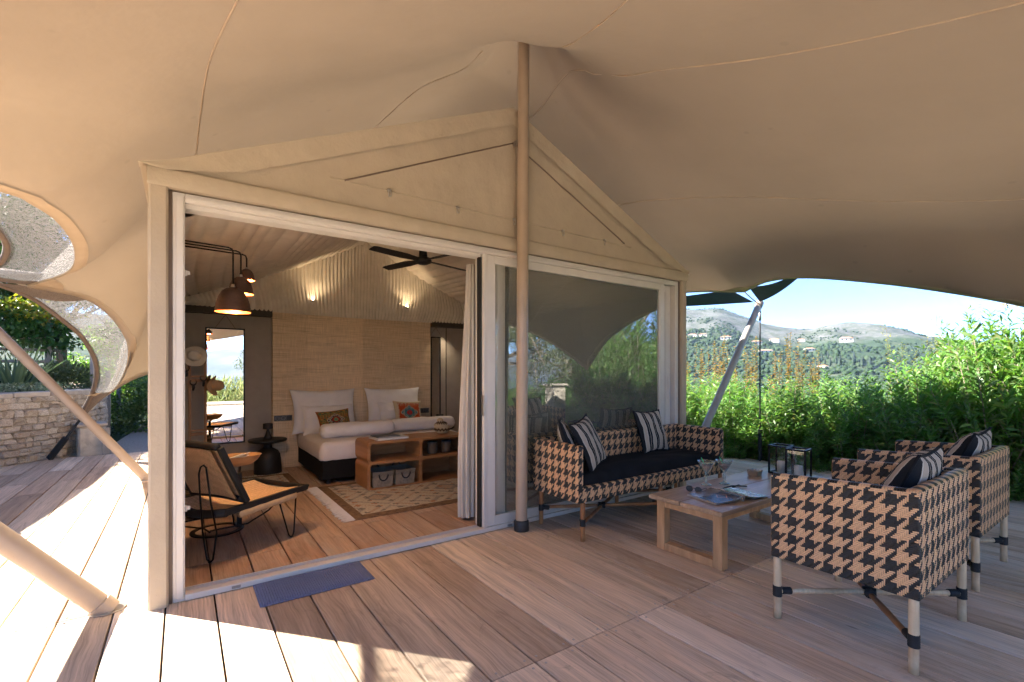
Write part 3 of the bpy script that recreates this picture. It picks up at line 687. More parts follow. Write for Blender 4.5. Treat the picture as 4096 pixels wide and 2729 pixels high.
# fine drape: pulls radiating from the mast
ang = np.arctan2(VY-PEAK[1], VX-PEAK[0]); rr = np.hypot(VX-PEAK[0], VY-PEAK[1])
VZ += .012*np.sin(ang*7+1.3*np.sin(ang*3))*np.exp(-((rr-.9)/.5)**2)
V = np.stack([VX, VY, VZ], -1).reshape(-1, 3); K = len(tt)
F = np.array([(j*n+i, j*n+(i+1) % n, (j+1)*n+(i+1) % n, (j+1)*n+i) for j in range(K-1) for i in range(n)])
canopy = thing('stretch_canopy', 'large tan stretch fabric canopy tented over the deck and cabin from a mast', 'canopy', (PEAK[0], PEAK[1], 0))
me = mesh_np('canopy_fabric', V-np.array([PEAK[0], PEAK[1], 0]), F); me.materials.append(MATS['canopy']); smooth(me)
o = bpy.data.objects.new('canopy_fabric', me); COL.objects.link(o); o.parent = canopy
# the shade net's main sheet, stretched a hand's breadth above the fabric
netm = thing('shade_net', 'main sheet of the shade net stretched over the whole canopy', 'net', (PEAK[0], PEAK[1], 0))
V2 = np.stack([VX, VY, VZ+.02+.48*np.clip((1-tt)*4, 0, 1)[:, None]], -1).reshape(-1, 3)
me = mesh_np('net_sheet', V2-np.array([PEAK[0], PEAK[1], 0]), F); me.materials.append(MATS['net_sheet']); smooth(me)
o = bpy.data.objects.new('net_sheet', me); COL.objects.link(o); o.parent = netm
# hem band along the edge, hanging just under the fabric
def hem(i0, i1, width=.085):
    m = MB(); vs = []
    for i in range(i0, i1+1):
        i %= n; p = rim[i]; c0 = np.array([PEAK[0], PEAK[1]]); d = c0-p[:2]; Lr = np.linalg.norm(d)
        tg = rim[(i+1) % n]-rim[i-1]; tg = tg[:2]/np.linalg.norm(tg[:2]); cs_ = abs(d[0]*tg[1]-d[1]*tg[0])/Lr
        w = width/max(.35, cs_); k = p[:2]+d*(w/Lr); kz = float(np.interp(1-w/Lr, tt, VZ[:, i])); e = p[:2]-d/Lr*.012
        vs += [(e[0], e[1], p[2]+.012), (e[0], e[1], p[2]-.014), (k[0], k[1], kz-.016)]
    fs = []
    for j in range(i1-i0):
        a = j*3; fs += [(a, a+3, a+4, a+1), (a+1, a+4, a+5, a+2)]
    m.add(vs, fs); return m
ends = [int(np.argmin(((rim-np.array(rim_pts[c]))**2).sum(1))) for c in sorted(cusps)]; ends.append(ends[0]+n)
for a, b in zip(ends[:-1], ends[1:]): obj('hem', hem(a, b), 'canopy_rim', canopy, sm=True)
# sewn seams: a raised stitched cord on the underside
def seam(pts, nme='seam', r=.0045):
    P = [np.array(p, float) for p in pts]; poly = []
    for a, b in zip(P[:-1], P[1:]):
        k = max(2, int(np.linalg.norm(b-a)/.05))
        for q in range(k): poly.append(a+(b-a)*q/k)
    poly.append(P[-1]); poly = np.array(poly)
    for _ in range(40): poly[1:-1] = .5*poly[1:-1]+.25*(poly[2:]+poly[:-2])
    # look the height up on the mesh itself (polar interpolation)
    kd = V; z = []
    for p in poly:
        dd = (kd[:, 0]-p[0])**2+(kd[:, 1]-p[1])**2; ix = np.argpartition(dd, 4)[:4]; w = 1/(dd[ix]+1e-5); z.append(float((kd[ix, 2]*w).sum()/w.sum()))
    z = np.array(z)
    for _ in range(3): z[1:-1] = .5*z[1:-1]+.25*(z[2:]+z[:-2])
    m = MB(); m.tube([(p[0], p[1], zz-.001) for p, zz in zip(poly, z)], r, 6)
    obj(nme, m, 'seam', canopy, sm=True)
seam([(.34, -1.4), (.25, 2.1), (.12, 3.2), (.05, 8.5)])
seam([(1.1, -1.8), (1.5, .9), (2.32, 2.9)]); seam([(2.2, 3.6), (1.9, 4.4), (1.4, 7.5)])
seam([(2.95, -1.7), (2.85, .4), (2.62, 2.0), (2.85, 3.0), (3.1, 4.2), (3.3, 7.6)]); seam([(5.7, -.5), (5.35, .75), (4.62, 2.5), (4.45, 3.6), (4.4, 7.5)])
# reinforcing patches at the corners
for cc, dr in ((A_, (.55, -.12)), (E_, (-.8, -.1)), (C_, (.25, -.8))):
    m = MB(); d = Vector((dr[0], dr[1], 0)).normalized()
    vs = [(cc[0]+d.x*.05, cc[1]+d.y*.05)]; 
    for k in range(13):
        a = math.pi*(k/12-.5)*.62; rr_ = .30; dx = d.x*math.cos(a)-d.y*math.sin(a); dy = d.x*math.sin(a)+d.y*math.cos(a); vs.append((cc[0]+dx*rr_, cc[1]+dy*rr_))
    zz = []
    for x, y in vs:
        dd = (V[:, 0]-x)**2+(V[:, 1]-y)**2; ix = np.argpartition(dd, 4)[:4]; w = 1/(dd[ix]+1e-5); zz.append(float((V[ix, 2]*w).sum()/w.sum())-.012)
    m.add([(x, y, z) for (x, y), z in zip(vs, zz)], [(0, k+1, k+2) for k in range(12)]); obj('corner_patch', m, 'canopy_rim', canopy)

# mast and struts
def cylinder_thing(name, label, a, b, r, mat, foot=None, group=None, cat='pole', n=20, cap=None):
    t_ = thing(name, label, cat, (a[0], a[1], 0), group=group); m = MB(); m.tube([a, tuple(np.array(a)*.5+np.array(b)*.5), b], r, n); obj('pole', m, mat, t_, sm=False); autosmooth(t_.children[-1] if False else bpy.data.objects[[c.name for c in t_.children][-1]], 50)
    return t_
mast = thing('canopy_mast', 'tall beige mast with black rubber foot standing at the middle of the facade', 'pole', (2.465, 3.375, 0))
m = MB(); m.tube([(2.465, 3.375, .03), (2.49, 3.39, 2.4), (2.515, 3.405, 4.55)], .052, 24); autosmooth(obj('shaft', m, 'pole_paint', mast), 50)
m = MB(); m.lathe([(.0, .0), (.066, 0), (.068, .012), (.066, .085), (.060, .092), (.055, .095)], 24, (2.465, 3.375, 0)); autosmooth(obj('rubber_foot', m, 'black_plastic', mast), 40)
m = MB(); m.lathe([(.11, .0), (.13, .05), (.10, .07), (0, .075)], 24, (2.515, 3.405, 4.52)); autosmooth(obj('mast_cap', m, 'pole_paint', mast), 40)
def strut(label, a, b, r=.052, mat='pole_paint', hard=True):
    t_ = thing('leaning_strut', label, 'pole', (a[0], a[1], 0), group='leaning struts that hold out the canopy corners')
    a = Vector(a); b = Vector(b); d = (b-a).normalized()
    m = MB(); m.tube([a+d*.05, (a+b)/2, b], r, 24); autosmooth(obj('shaft', m, mat, t_), 50)
    m = MB(); m.tube([a-d*.01, a+d*.06, a+d*.062], [r*1.16, r*1.16, r], 24); autosmooth(obj('foot_cup', m, 'pole_paint', t_), 40)
    m = MB(); m.lathe([(0, 0), (.085, 0), (.085, .006), (0, .006)], 20, (a.x, a.y, .002)); obj('base_plate', m, 'steel', t_)
    m = MB(); m.tube([b-d*.05, b+d*.04, b+d*.07], [r*1.15, r*1.15, r*.6], 20); m.tube([b+d*.05+Vector((math.cos(q)*.05, 0, math.sin(q)*.05)) for q in np.linspace(0, 6.28, 13)], .008, 6); autosmooth(obj('end_fitting', m, 'pole_paint', t_), 40)
    return t_
S1a, S1b = (-.361, 3.642, .0), (-2.50, 3.64, 2.50); S2a, S2b = (-.370, 7.747, .0), (-2.30, 7.75, 2.66); S3a, S3b = (5.48, 3.84, 0), (7.44, 3.84, 2.47)
strut('thick tan strut in the sunlit foreground left of the tent leaning to the left', S1a, S1b, .056)
strut('tan strut leaning left beside the stone wall, farther back on the left deck', S2a, S2b, .052)
strut('grey leaning strut behind the sofa at the right edge of the deck', S3a, S3b, .05, 'pole_paint_cool')
# guy ropes
def rope(label, pts, r, mat, wrap=None, name='guy_rope'):
    t_ = thing(name, label, 'rope', (pts[0][0], pts[0][1], 0), group='guy ropes of the canopy'); m = MB(); m.tube(pts, r, 8); obj('line', m, mat, t_, sm=True)
    if wrap:
        a, b, rr_ = wrap; a = Vector(a); b = Vector(b); L = (b-a).length; k = 44
        m = MB(); m.tube([a.lerp(b, q/k) for q in range(k+1)], [rr_*(.8+.35*(q % 2)) for q in range(k+1)], 10); obj('lashing', m, mat, t_, sm=True)
    return t_
rope('thin black rope hanging straight down from the grey strut to the deck edge', [(7.466, 3.842, .0), (7.466, 3.842, 2.38)], .011, 'black_rope', ((7.466, 3.842, .02), (7.466, 3.842, .50), .03))
t_ = bpy.data.objects['guy_rope']
m = MB(); m.tube([(7.466+.03*math.cos(q), 3.842, 2.42+.035*math.sin(q)) for q in np.linspace(0, 6.28, 13)], .008, 6); m.tube([(7.466, 3.842, 2.36), (7.466, 3.842, 2.22)], .02, 8); obj('shackle', m, 'steel', t_, sm=True)
rope('thick black lashed rope tying the low canopy corner down by the stone wall', [(-1.74, 10.42, .0), (-1.57, 10.36, .28), (-1.34, 10.27, .66)], .02, 'black_rope', ((-1.74, 10.42, .02), (-1.53, 10.345, .35), .045))
m = MB()
def link(a, b, mat='white_rope', r=.009):
    m.tube([a, tuple((np.array(a)+np.array(b))/2+np.array([0, 0, -.01])), b], r, 6)
link(A_, (-2.2, 7.74, 2.60)); obj('corner_tie', m, 'white_rope', canopy, sm=True)
m = MB(); link(C_, (-1.34, 10.27, .66)); obj('corner_tie', m, 'white_rope', canopy, sm=True)
m = MB(); link(E_, S3b); obj('corner_tie', m, 'white_rope', canopy, sm=True)
m = MB(); link(B_, (-2.5, 3.64, 2.5)); obj('corner_tie', m, 'white_rope', canopy, sm=True)

# shade net: a second open-knit layer beyond the fabric edge, with its own brown rim
net = thing('shade_net', 'grey knitted shade net with brown rim stretched beyond the scalloped canopy edge', 'net', (-1.5, 8, 0))
def net_strip(inner, outer, mat='net', rimmat='brown_rim', rr_=.03, brown_ends=(0, 0)):
    def open_arc(p):
        q = arc_sample(p, {0, len(p)-1}, .05); k_ = int(np.argmin(((q-np.array(p[-1]))**2).sum(1))); return q[:k_+1]
    inn = open_arc(inner); out = open_arc(outer)
    def res(p, k): 
        L = np.concatenate([[0], np.cumsum(np.linalg.norm(np.diff(p, axis=0), axis=1))]); q = np.linspace(0, L[-1]-1e-6, k); return np.stack([np.interp(q, L, p[:, c]) for c in range(3)], 1)
    k = 60; a = res(inn, k); b = res(out, k); m = MB(); e0, e1 = brown_ends
    for lo, hi, mt_, nm_ in ((0, int(k*e0), 'net_brown', 'corner_cloth'), (int(k*e0), k-1-int(k*e1), mat, 'net_cloth'), (k-1-int(k*e1), k-1, 'net_brown', 'corner_cloth')):
        if hi <= lo: continue
        m = MB(); nu = hi-lo
        m.grid(lambda u, v: tuple(a[lo+int(round(u*nu))]*(1-v)+b[lo+int(round(u*nu))]*v-np.array([0, 0, .05*math.sin(v*math.pi)])), nu, 8); obj(nm_, m, mt_, net, sm=True)
    m = MB(); m.tube([tuple(p) for p in b], rr_, 8); obj('rim', m, rimmat, net, sm=True)
def rim_inner(a, b): return [tuple(np.array(p)+np.array([.03, 0, .014])) for p in rim_pts[a:b+1]]
net_strip(rim_inner(7, 14)+[(-1.28, 10.22, .74)],
          [(-2.05, 7.76, 2.53), (-1.72, 7.9, 2.41), (-1.49, 8.05, 2.30), (-1.27, 8.30, 2.08), (-1.11, 8.6, 1.87), (-1.03, 9.0, 1.58), (-1.06, 9.4, 1.32), (-1.16, 9.8, 1.06), (-1.28, 10.1, .83), (-1.36, 10.28, .66)], brown_ends=(.17, .20))
net_strip(rim_inner(0, 7),
          [(-2.75, 3.4, 2.55), (-2.0, 3.95, 2.66), (-1.55, 4.5, 2.70), (-1.38, 5.2, 2.72), (-1.33, 5.8, 2.68), (-1.36, 6.4, 2.58), (-1.62, 7.1, 2.50), (-2.1, 7.66, 2.56)], brown_ends=(.1, .08))
m = MB(); m.add([(-1.42, 7.62, 2.44), (-2.25, 7.78, 2.63), (-2.25, 7.60, 2.55), (-1.75, 7.40, 2.46), (-1.22, 7.3, 2.50)], [(0, 1, 2, 3, 4)]); obj('corner_cloth', m, 'net_brown', net)
net2 = thing('shade_net', 'dark shade net corner at the head of the grey strut behind the sofa', 'net', (7.2, 3.85, 0))
def tri_cloth(pts, mat, par, nm_):
    m = MB(); a, b, c, d = [np.array(p) for p in pts]; m.grid(lambda u, v: tuple((a*(1-u)+b*u)*(1-v)+(d*(1-u)+c*u)*v-np.array([0, 0, .04*math.sin(u*math.pi)])), 10, 5); obj(nm_, m, mat, par, sm=True)
tri_cloth([(5.7, 6.2, 2.60), (6.86, 3.98, 2.66), (7.34, 3.87, 2.50), (5.82, 6.22, 2.57)], 'navy_cloth', net2, 'corner_cloth')
tri_cloth([(6.85, 3.70, 2.67), (6.52, 2.95, 2.655), (6.56, 2.85, 2.65), (7.38, 3.80, 2.50)], 'navy_cloth', net2, 'corner_cloth')
tri_cloth([(5.6, 7.6, 2.4), (5.7, 6.2, 2.60), (5.95, 6.25, 2.55), (5.85, 7.65, 2.35)], 'net', net2, 'net_cloth')
# neighbouring shade sail over the left end of the deck (its shadow falls across the boards)
sail = thing('shade_sail', 'tan shade sail over the far left deck, mostly outside the view', 'canopy', (-5, 10, 0))
m = MB(); m.grid(lambda u, v: (-7.6+4.22*u+.28*v*u+.15*math.sin(v*math.pi)*u, 8.35+5.2*v, 2.75+.3*math.sin(u*math.pi)*math.sin(v*math.pi)), 16, 12); obj('cloth', m, 'canopy', sail, sm=True)
for q in ((-3.42, 8.4), (-3.15, 13.5), (-7.5, 8.4), (-7.5, 13.5)):
    m = MB(); m.tube([(q[0], q[1], 0), (q[0], q[1], 2.8)], .04, 10); obj('post', m, 'grey_post', sail, sm=True)
# ------------------------------------------------------------------ the tent cabin
cabin = thing('tent_cabin', 'gabled beige canvas tent cabin with wide sliding glass front', 'tent', (XM, YF, 0))
def pc(nm_, m, mat, sm=False): return obj(nm_, m, mat, cabin, sm=sm)
def wavy_box(m, x0, x1, y0, y1, z0, z1, nz=24, amp=.004, seed=0, axis='z'):
    def off(a, b): return amp*mnoise.noise(Vector((a*3+seed, b*2.2, seed)))
    # front/side shell with soft creases
    per = [(x0, y1), (x0, y0+.012), (x0+.012, y0), (x1-.012, y0), (x1, y0+.012), (x1, y1)]
    vs = []
    for k in range(nz+1):
        z = z0+(z1-z0)*k/nz
        for i, (x, y) in enumerate(per):
            f = 1+ (.0 if k else .02)
            vs.append((x+off(z, i), y+off(z+5, i*2.1), z))
    q = len(per); fs = [(k*q+i, k*q+i+1, (k+1)*q+i+1, (k+1)*q+i) for k in range(nz) for i in range(q-1)]
    m.add(vs, fs)
m = MB(); wavy_box(m, XL-.005, -.068, 3.475, 3.60, .0, 2.53, seed=2); m.box(XL+.02, -.08, 3.50, 3.60, 0, 2.52); pc('corner_post', m, 'tent_fabric')
m = MB(); wavy_box(m, 4.945, XR, 3.475, 3.60, .0, 2.53, seed=9); m.box(4.96, XR-.02, 3.50, 3.60, 0, 2.52); pc('corner_post', m, 'tent_fabric')
m = MB(); m.box(-.068, -.05, 3.515, 3.60, 0, 2.50); pc('shadow_gap', m, 'zip')
m = MB(); m.box(4.92, 4.945, 3.515, 3.60, 0, 2.50); pc('shadow_gap', m, 'zip')
# header: canvas-wrapped beam
m = MB()
def hdr(u, v):
    x = XL-.008+(XR+.016-XL)*u; pr = [(3.47, 2.505), (3.463, 2.52), (3.462, 2.60), (3.47, 2.615), (3.50, 2.622)][int(round(v*4))]
    return (x, pr[0]+.0025*mnoise.noise(Vector((u*30, v*3, 1))), pr[1]+.002*mnoise.noise(Vector((u*20, v*3, 6))))
m.grid(hdr, 90, 4); pc('header_beam', m, 'tent_fabric_trim', True)
m = MB(); m.box(XL, XR, 3.50, 3.60, 2.505, 2.61); pc('header_core', m, 'tent_fabric')
# gable cloth
m = MB(); NU = 60
def gab(u, v):
    x = XL+(XR-XL)*u; zt = roof_z(x)-.02; z = 2.615+(zt-2.615)*v
    y = 3.488+.009*mnoise.fractal(Vector((x*2.1, z*3, 2)), 1, 2, 3)-.012*math.exp(-((x-XM)/.05)**2)*.4
    return (x, y, z)
m.grid(gab, NU, 16); pc('gable_cloth', m, 'tent_fabric', True)
# valance bands along both rakes, with the loose pointed end
def rake(sgn):
    m = MB()
    def f(u, v):
        x = XM+sgn*(XR-XM+.06)*u; zt = roof_z(x)+.018
        w = .155*(1-.0*u)
        if u > .80: w = .155*(1-(u-.80)/.20)**.75
        lift = .02*max(0, u-.95)/.05
        return (x-sgn*.0, 3.462-.006*mnoise.noise(Vector((u*22, v*2, sgn)))-.012*v*0, zt-w*v+lift)
    m.grid(f, 60, 5)
    m.grid(lambda u, v: (XM+sgn*(XR-XM+.06)*u, 3.462+.10*v, roof_z(XM+sgn*(XR-XM+.06)*u)+.018+.004*math.sin(v*3)+.02*max(0, u-.95)/.05), 60, 2)
    pc('rake_valance', m, 'tent_fabric_trim', True)
rake(1); rake(-1)
# roof planes and outer walls
for sgn in (1, -1):
    m = MB(); m.add([(XM, 3.47, APEX), (XM, YB, APEX), (XM+sgn*(XR-XM+.05), YB, EAVE-.02), (XM+sgn*(XR-XM+.05), 3.47, EAVE-.02)], [(0, 1, 2, 3)])
    m.add([(XM, 3.47, APEX-.03), (XM, YB, APEX-.03), (XM+sgn*(XR-XM+.03), YB, EAVE-.05), (XM+sgn*(XR-XM+.03), 3.47, EAVE-.05)], [(0, 3, 2, 1)]); pc('roof_slope', m, 'tent_fabric')
m = MB(); m.grid(lambda u, v: (XL+.012*mnoise.noise(Vector((u*9, v*6, 1))), 3.60+(YB-3.6)*u, 2.60*v), 40, 14); m.box(XL+.03, -.045, 3.60, YB, 0, 2.55); pc('side_wall', m, 'tent_wall')
m = MB(); m.grid(lambda u, v: (XR-.012*mnoise.noise(Vector((u*9, v*6, 4))), 3.60+(YB-3.6)*u, 2.60*v), 40, 14); m.box(4.945, XR-.03, 3.60, YB, 0, 2.55); pc('side_wall', m, 'tent_wall')
m = MB(); m.box(XL, XR, YB-.05, YB, 0, 2.6); m.prism([(XL, 2.6), (XR, 2.6), (XM, APEX)], 'y', YB-.04, YB-.01); pc('rear_wall', m, 'tent_wall')
# zips and the turn fasteners of the gable flap
def Yp(px, py, y):
    a = (px-2048)/1884.; c_, s_ = math.cos(R(35)), math.sin(R(35)); r = (c_*a+s_, -s_*a+c_, -(py-1490)/1884.); t_ = y/r[1]; return (t_*r[0], y, 1.4+t_*r[2])
def gy_(x, z): return 3.488+.009*mnoise.fractal(Vector((x*2.1, z*3, 2)), 1, 2, 3)-.012*math.exp(-((x-XM)/.05)**2)*.4
def strip(a, b, r, mat, nm_):
    k = 30; m = MB(); m.tube([(a[0]+(b[0]-a[0])*q/k, gy_(a[0]+(b[0]-a[0])*q/k, a[2]+(b[2]-a[2])*q/k)-.003, a[2]+(b[2]-a[2])*q/k) for q in range(k+1)], r, 6); pc(nm_, m, mat, True)
zl = Yp(1378, 722, 3.485); zt = Yp(2056, 574, 3.485); zr = Yp(2498, 975, 3.485)
strip(zl, (zt[0]-.006, 3.48, zt[2]), .0065, 'zip', 'zip'); strip((zt[0]+.012, 3.48, zt[2]), zr, .0065, 'zip', 'zip')
strip(Yp(1322, 709, 3.485), Yp(2525, 990, 3.485), .003, 'tent_fabric_trim', 'flap_hem'); strip((XM+.03, 3.48, zt[2]), (XM+.02, 3.48, 2.64), .0025, 'tent_wall', 'flap_seam')
m = MB(); m.box(zt[0]-.012, zt[0]+.0, 3.462, 3.48, zt[2]-.035, zt[2]+.012, .003); m.box(zt[0]+.010, zt[0]+.022, 3.462, 3.48, zt[2]-.02, zt[2]+.03, .003); pc('zip_pull', m, 'steel')
for px, py in ((1557, 765), (1829, 832), (2055, 880), (2250, 926), (2417, 963)):
    p = Yp(px, py, 3.48); m = MB(); m.box(p[0]-.014, p[0]+.014, 3.462, 3.484, p[2]-.004, p[2]+.014, .003); m.tube([(p[0]+.011*math.cos(q), 3.466, p[2]-.025+.022*math.sin(q)) for q in np.linspace(0, 6.28, 15)], .0035, 6); pc('turn_fastener', m, 'steel')
# interior walls
WY = 7.66; NX0 = -.045; NX1 = 4.945
m = MB(); m.box(NX0, NX0+.012, 3.62, WY, 0, 2.40); pc('inner_side_wall', m, 'interior_wall')
m = MB(); m.box(NX1-.012, NX1, 3.62, WY, 0, 2.40); pc('inner_side_wall', m, 'interior_wall')
m = MB(); m.box(NX0, NX1, WY, WY+.05, 0, 2.34); pc('inner_back_wall', m, 'interior_wall')
m = MB(); m.box(3.90, 3.915, WY-.006, WY, 0, 2.2); m.box(4.30, 4.315, WY-.006, WY, 0, 2.2); pc('wall_joint', m, 'interior_dark')
m = MB(); m.box(NX0+.012, 1.06, 7.50, WY, 2.20, 2.34); pc('soffit', m, 'interior_dark')
m = MB(); m.box(3.565, NX1-.012, 7.50, WY, 2.20, 2.34); pc('soffit', m, 'interior_dark')
m = MB(); m.box(1.07, 3.555, 7.56, WY-.002, 0.006, 2.305, .004); pc('headboard_panel', m, 'grasscloth')
# gathered ceiling lining: sagging pleats on both slopes, upright pleats on the back gable
RZ = 3.50
def pleat(t_, n_, seed):
    a = t_*n_+.35*mnoise.noise(Vector((t_*6, seed, 0)))*3
    s_ = math.sin(a*2*math.pi); return -abs(math.sin(a*math.pi))**.55
def slope_lin(sgn):
    m = MB()
    def f(u, v):
        # u: eave to ridge, v: front to back
        x = XM+sgn*(2.47)*(1-u); z0 = 2.40+(RZ-2.40)*u; sagv = .16*math.sin(math.pi*min(1, u*1.02))*(.55+.45*math.sin(math.pi*v))
        w = u+.035*math.sin(v*math.pi)*(1-u)
        z = z0-sagv*.75+.040*pleat(w, 21, sgn*3.)*(.75+.5*mnoise.noise(Vector((v*2.5, u*12, sgn+4))))
        z += .012*mnoise.noise(Vector((v*4, u*9, sgn)))
        return (x, 3.63+3.93*v, z)
    m.grid(f, 260, 18); pc('ceiling_lining', m, 'lining', True)
slope_lin(-1); slope_lin(1)
m = MB()
def gab_l(u, v):
    x = NX0+.02+(NX1-NX0-.04)*u; zt = 2.36+(RZ-2.36)*(1-abs(x-XM)/2.47)-.04*math.sin(math.pi*min(1, max(0, 1-abs(x-XM)/2.47)))
    zb = 2.285-.03*math.sin(u*math.pi); xx = x+.06*math.sin(v*2.2+x*1.5)*(1-v)
    belly = .10*math.sin(math.pi*(1-v)**1.6)*.8
    return (xx, 7.53-belly+.026*pleat(u, 92, 5.), zb+(max(zt, zb+.01)-zb)*v)
m.grid(gab_l, 736, 12); pc('ceiling_lining', m, 'lining', True)
m = MB(); m.box(NX0, NX1, 7.60, 7.64, 2.34, 2.9); m.prism([(NX0, 2.5), (NX1, 2.5), (XM, 3.6)], 'y', 7.60, 7.64); pc('lining_backing', m, 'interior_wall')

# ------------------------------------------------------------------ sliding door set
door = thing('sliding_door', 'wide pale aluminium sliding door set, its left half standing open', 'door', (XM, 3.55, 0))
def pd(nm_, m, mat='aluminium', **k): return obj(nm_, m, mat, door, **k)
DX0, DX1, DZ = -.048, 4.915, 2.497
m = MB(); m.box(DX0, DX0+.062, 3.515, 3.66, 0.0, DZ, .003); m.box(DX0+.016, DX0+.055, 3.507, 3.52, .02, DZ-.02, .003); pd('jamb', m)
m = MB(); m.box(DX1-.062, DX1, 3.515, 3.66, 0.0, DZ, .003); m.box(DX1-.045, DX1-.02, 3.507, 3.52, .02, DZ-.02, .003); pd('jamb', m)
m = MB(); m.box(DX0+.063, DX1-.063, 3.515, 3.66, DZ-.055, DZ, .003); m.box(DX0+.063, DX1-.063, 3.507, 3.518, DZ-.040, DZ-.016, .003); pd('head_frame', m)
for y in (3.545, 3.575, 3.605, 3.635):
    m = MB(); m.box(DX0+.063, 2.16, y, y+.008, DZ-.085, DZ-.056, .001); pd('head_track', m)
m = MB(); m.box(DX0+.063, DX1-.063, 3.500, 3.56, .003, .040, .003); pd('sill', m)
m = MB(); m.box(DX0+.063, DX1-.063, 3.561, 3.66, .003, .016, .001); pd('sill_trough', m, 'aluminium_dark')
for y in (3.573, 3.602, 3.632):
    m = MB(); m.box(DX0+.064, 2.16, y, y+.010, .0165, .036, .001); pd('sill_track', m)
for x in (.26, 2.40):
    m = MB(); m.box(x, x+.05, 3.494, 3.4995, .012, .030, .002); m.box(x+.008, x+.042, 3.4925, 3.496, .016, .026, .001); pd('drain_cap', m, 'aluminium_dark')
def leaf(x0, x1, y0, y1, nm_, st=.075, glassy=True):
    z0, z1 = .041, DZ-.057
    fr = MB(); fr.box(x0, x0+st, y0, y1, z0, z1, .003); fr.box(x1-st, x1, y0, y1, z0, z1, .003); fr.box(x0+st+.0005, x1-st-.0005, y0, y1, z0, z0+.085, .003); fr.box(x0+st+.0005, x1-st-.0005, y0, y1, z1-.075, z1, .003)
    b = .018
    fr.box(x0+st, x0+st+b, y0+.004, y1-.006, z0+.085, z1-.075, .002); fr.box(x1-st-b, x1-st, y0+.004, y1-.006, z0+.085, z1-.075, .002)
    f = pd(nm_, fr)
    gl = MB(); ym = (y0+y1)/2; gl.add([(x0+st+b*.5, ym, z0+.08), (x1-st-b*.5, ym, z0+.08), (x1-st-b*.5, ym, z1-.07), (x0+st+b*.5, ym, z1-.07)], [(0, 1, 2, 3)])
    sub('pane', gl, 'window_glass', f); return f
f1 = leaf(2.195, 4.66, 3.520, 3.556, 'fixed_leaf'); f2 = leaf(2.33, 4.845, 3.575, 3.605, 'sliding_leaf', .085)
m = MB(); m.box(4.785, 4.808, 3.563, 3.5745, 1.08, 1.36, .004); m.box(4.790, 4.803, 3.552, 3.5625, 1.18, 1.30, .004); sub('handle', m, 'aluminium', f2)
m = MB(); m.box(2.16, 2.19, 3.512, 3.66, .041, DZ-.057, .003); pd('meeting_stile', m)
m = MB(); m.box(2.140, 2.1595, 3.545, 3.60, .041, DZ-.057, .002); pd('brush_seal', m, 'black_matt')
m = MB(); m.box(2.152, 2.1605, 3.500, 3.5445, 1.02, 1.20, .003); pd('latch', m, 'steel')
m = MB(); m.box(2.42, 4.655, 3.562, 3.566, .05, DZ-.065); pd('insect_screen', m, 'screen_mesh')
for z in (.55, 2.02):
    m = MB(); m.box(0.0145, .026, 3.575, 3.60, z-.02, z+.02, .003); m.lathe([(0, .0), (.010, 0), (.010, .02), (.006, .024), (0, .024)], 10, (.032, 3.588, z-.01)); pd('door_stop', m, 'aluminium')
# ------------------------------------------------------------------ soft goods
def pillow_mesh(w, h, t, mat, nu=26, pinch=.07, wr=.010, seed=0, corner=.03):
    me = bpy.data.meshes.new('pillow'); vs = []; uvs = []; fs = []
    for side in (1, -1):
        for j in range(nu+1):
            for i in range(nu+1):
                u = -1+2*i/nu; v = -1+2*j/nu
                k = max(0, (1-u*u))**.42*max(0, (1-v*v))**.42
                x = u*w/2*(1-pinch*(1-v*v)**1.0*abs(u)**1.5); y = v*h/2*(1-pinch*(1-u*u)*abs(v)**1.5)
                x += corner*w*u*abs(u)**3*abs(v)**3*.5; y += corner*h*v*abs(v)**3*abs(u)**3*.5
                z = side*t/2*k
                wn_ = wr*mnoise.fractal(Vector((u*2.2+seed, v*2.2, side*1.7+seed)), 1, 2, 4)*min(1, k*2.2)
                vs.append((x, y, z+wn_)); uvs.append((i/nu, j/nu))
    q = nu+1
    for s_ in range(2):
        o_ = s_*q*q
        for j in range(nu):
            for i in range(nu):
                f = (o_+j*q+i, o_+j*q+i+1, o_+(j+1)*q+i+1, o_+(j+1)*q+i); fs.append(f if s_ == 0 else f[::-1])
    me.from_pydata(vs, [], fs); ul = me.uv_layers.new(name='UVMap')
    li = np.empty(len(me.loops), np.int32); me.loops.foreach_get('vertex_index', li); ul.data.foreach_set('uv', np.array(uvs)[li].ravel())
    me.materials.append(MATS[mat]); smooth(me); return me
def pillow(name, label, w, h, t, mat, loc, rot, cat='pillow', group=None, seed=0, piping=None, **kw):
    o = bpy.data.objects.new(name, pillow_mesh(w, h, t, mat, seed=seed, **kw)); COL.objects.link(o); o.location = loc; o.rotation_euler = rot
    setp(o, label, cat, group)
    if piping:
        m = MB(); pts = []
        pin = kw.get('pinch', .07); co = kw.get('corner', .03)
        for e in range(4):
            for q in range(16):
                s_ = -1+2*q/16; u, v = [(s_, -1), (1, s_), (-s_, 1), (-1, -s_)][e]
                x = u*w/2*(1-pin*(1-v*v)*abs(u)**1.5)+co*w*u*abs(u)**3*abs(v)**3*.5; y = v*h/2*(1-pin*(1-u*u)*abs(v)**1.5)+co*h*v*abs(v)**3*abs(u)**3*.5
                pts.append((x*1.005, y*1.005, 0))
        m.tube(pts, .008, 6, closed=True); p = obj('piping', m, piping, sm=True, center=False); p.parent = o
    return o
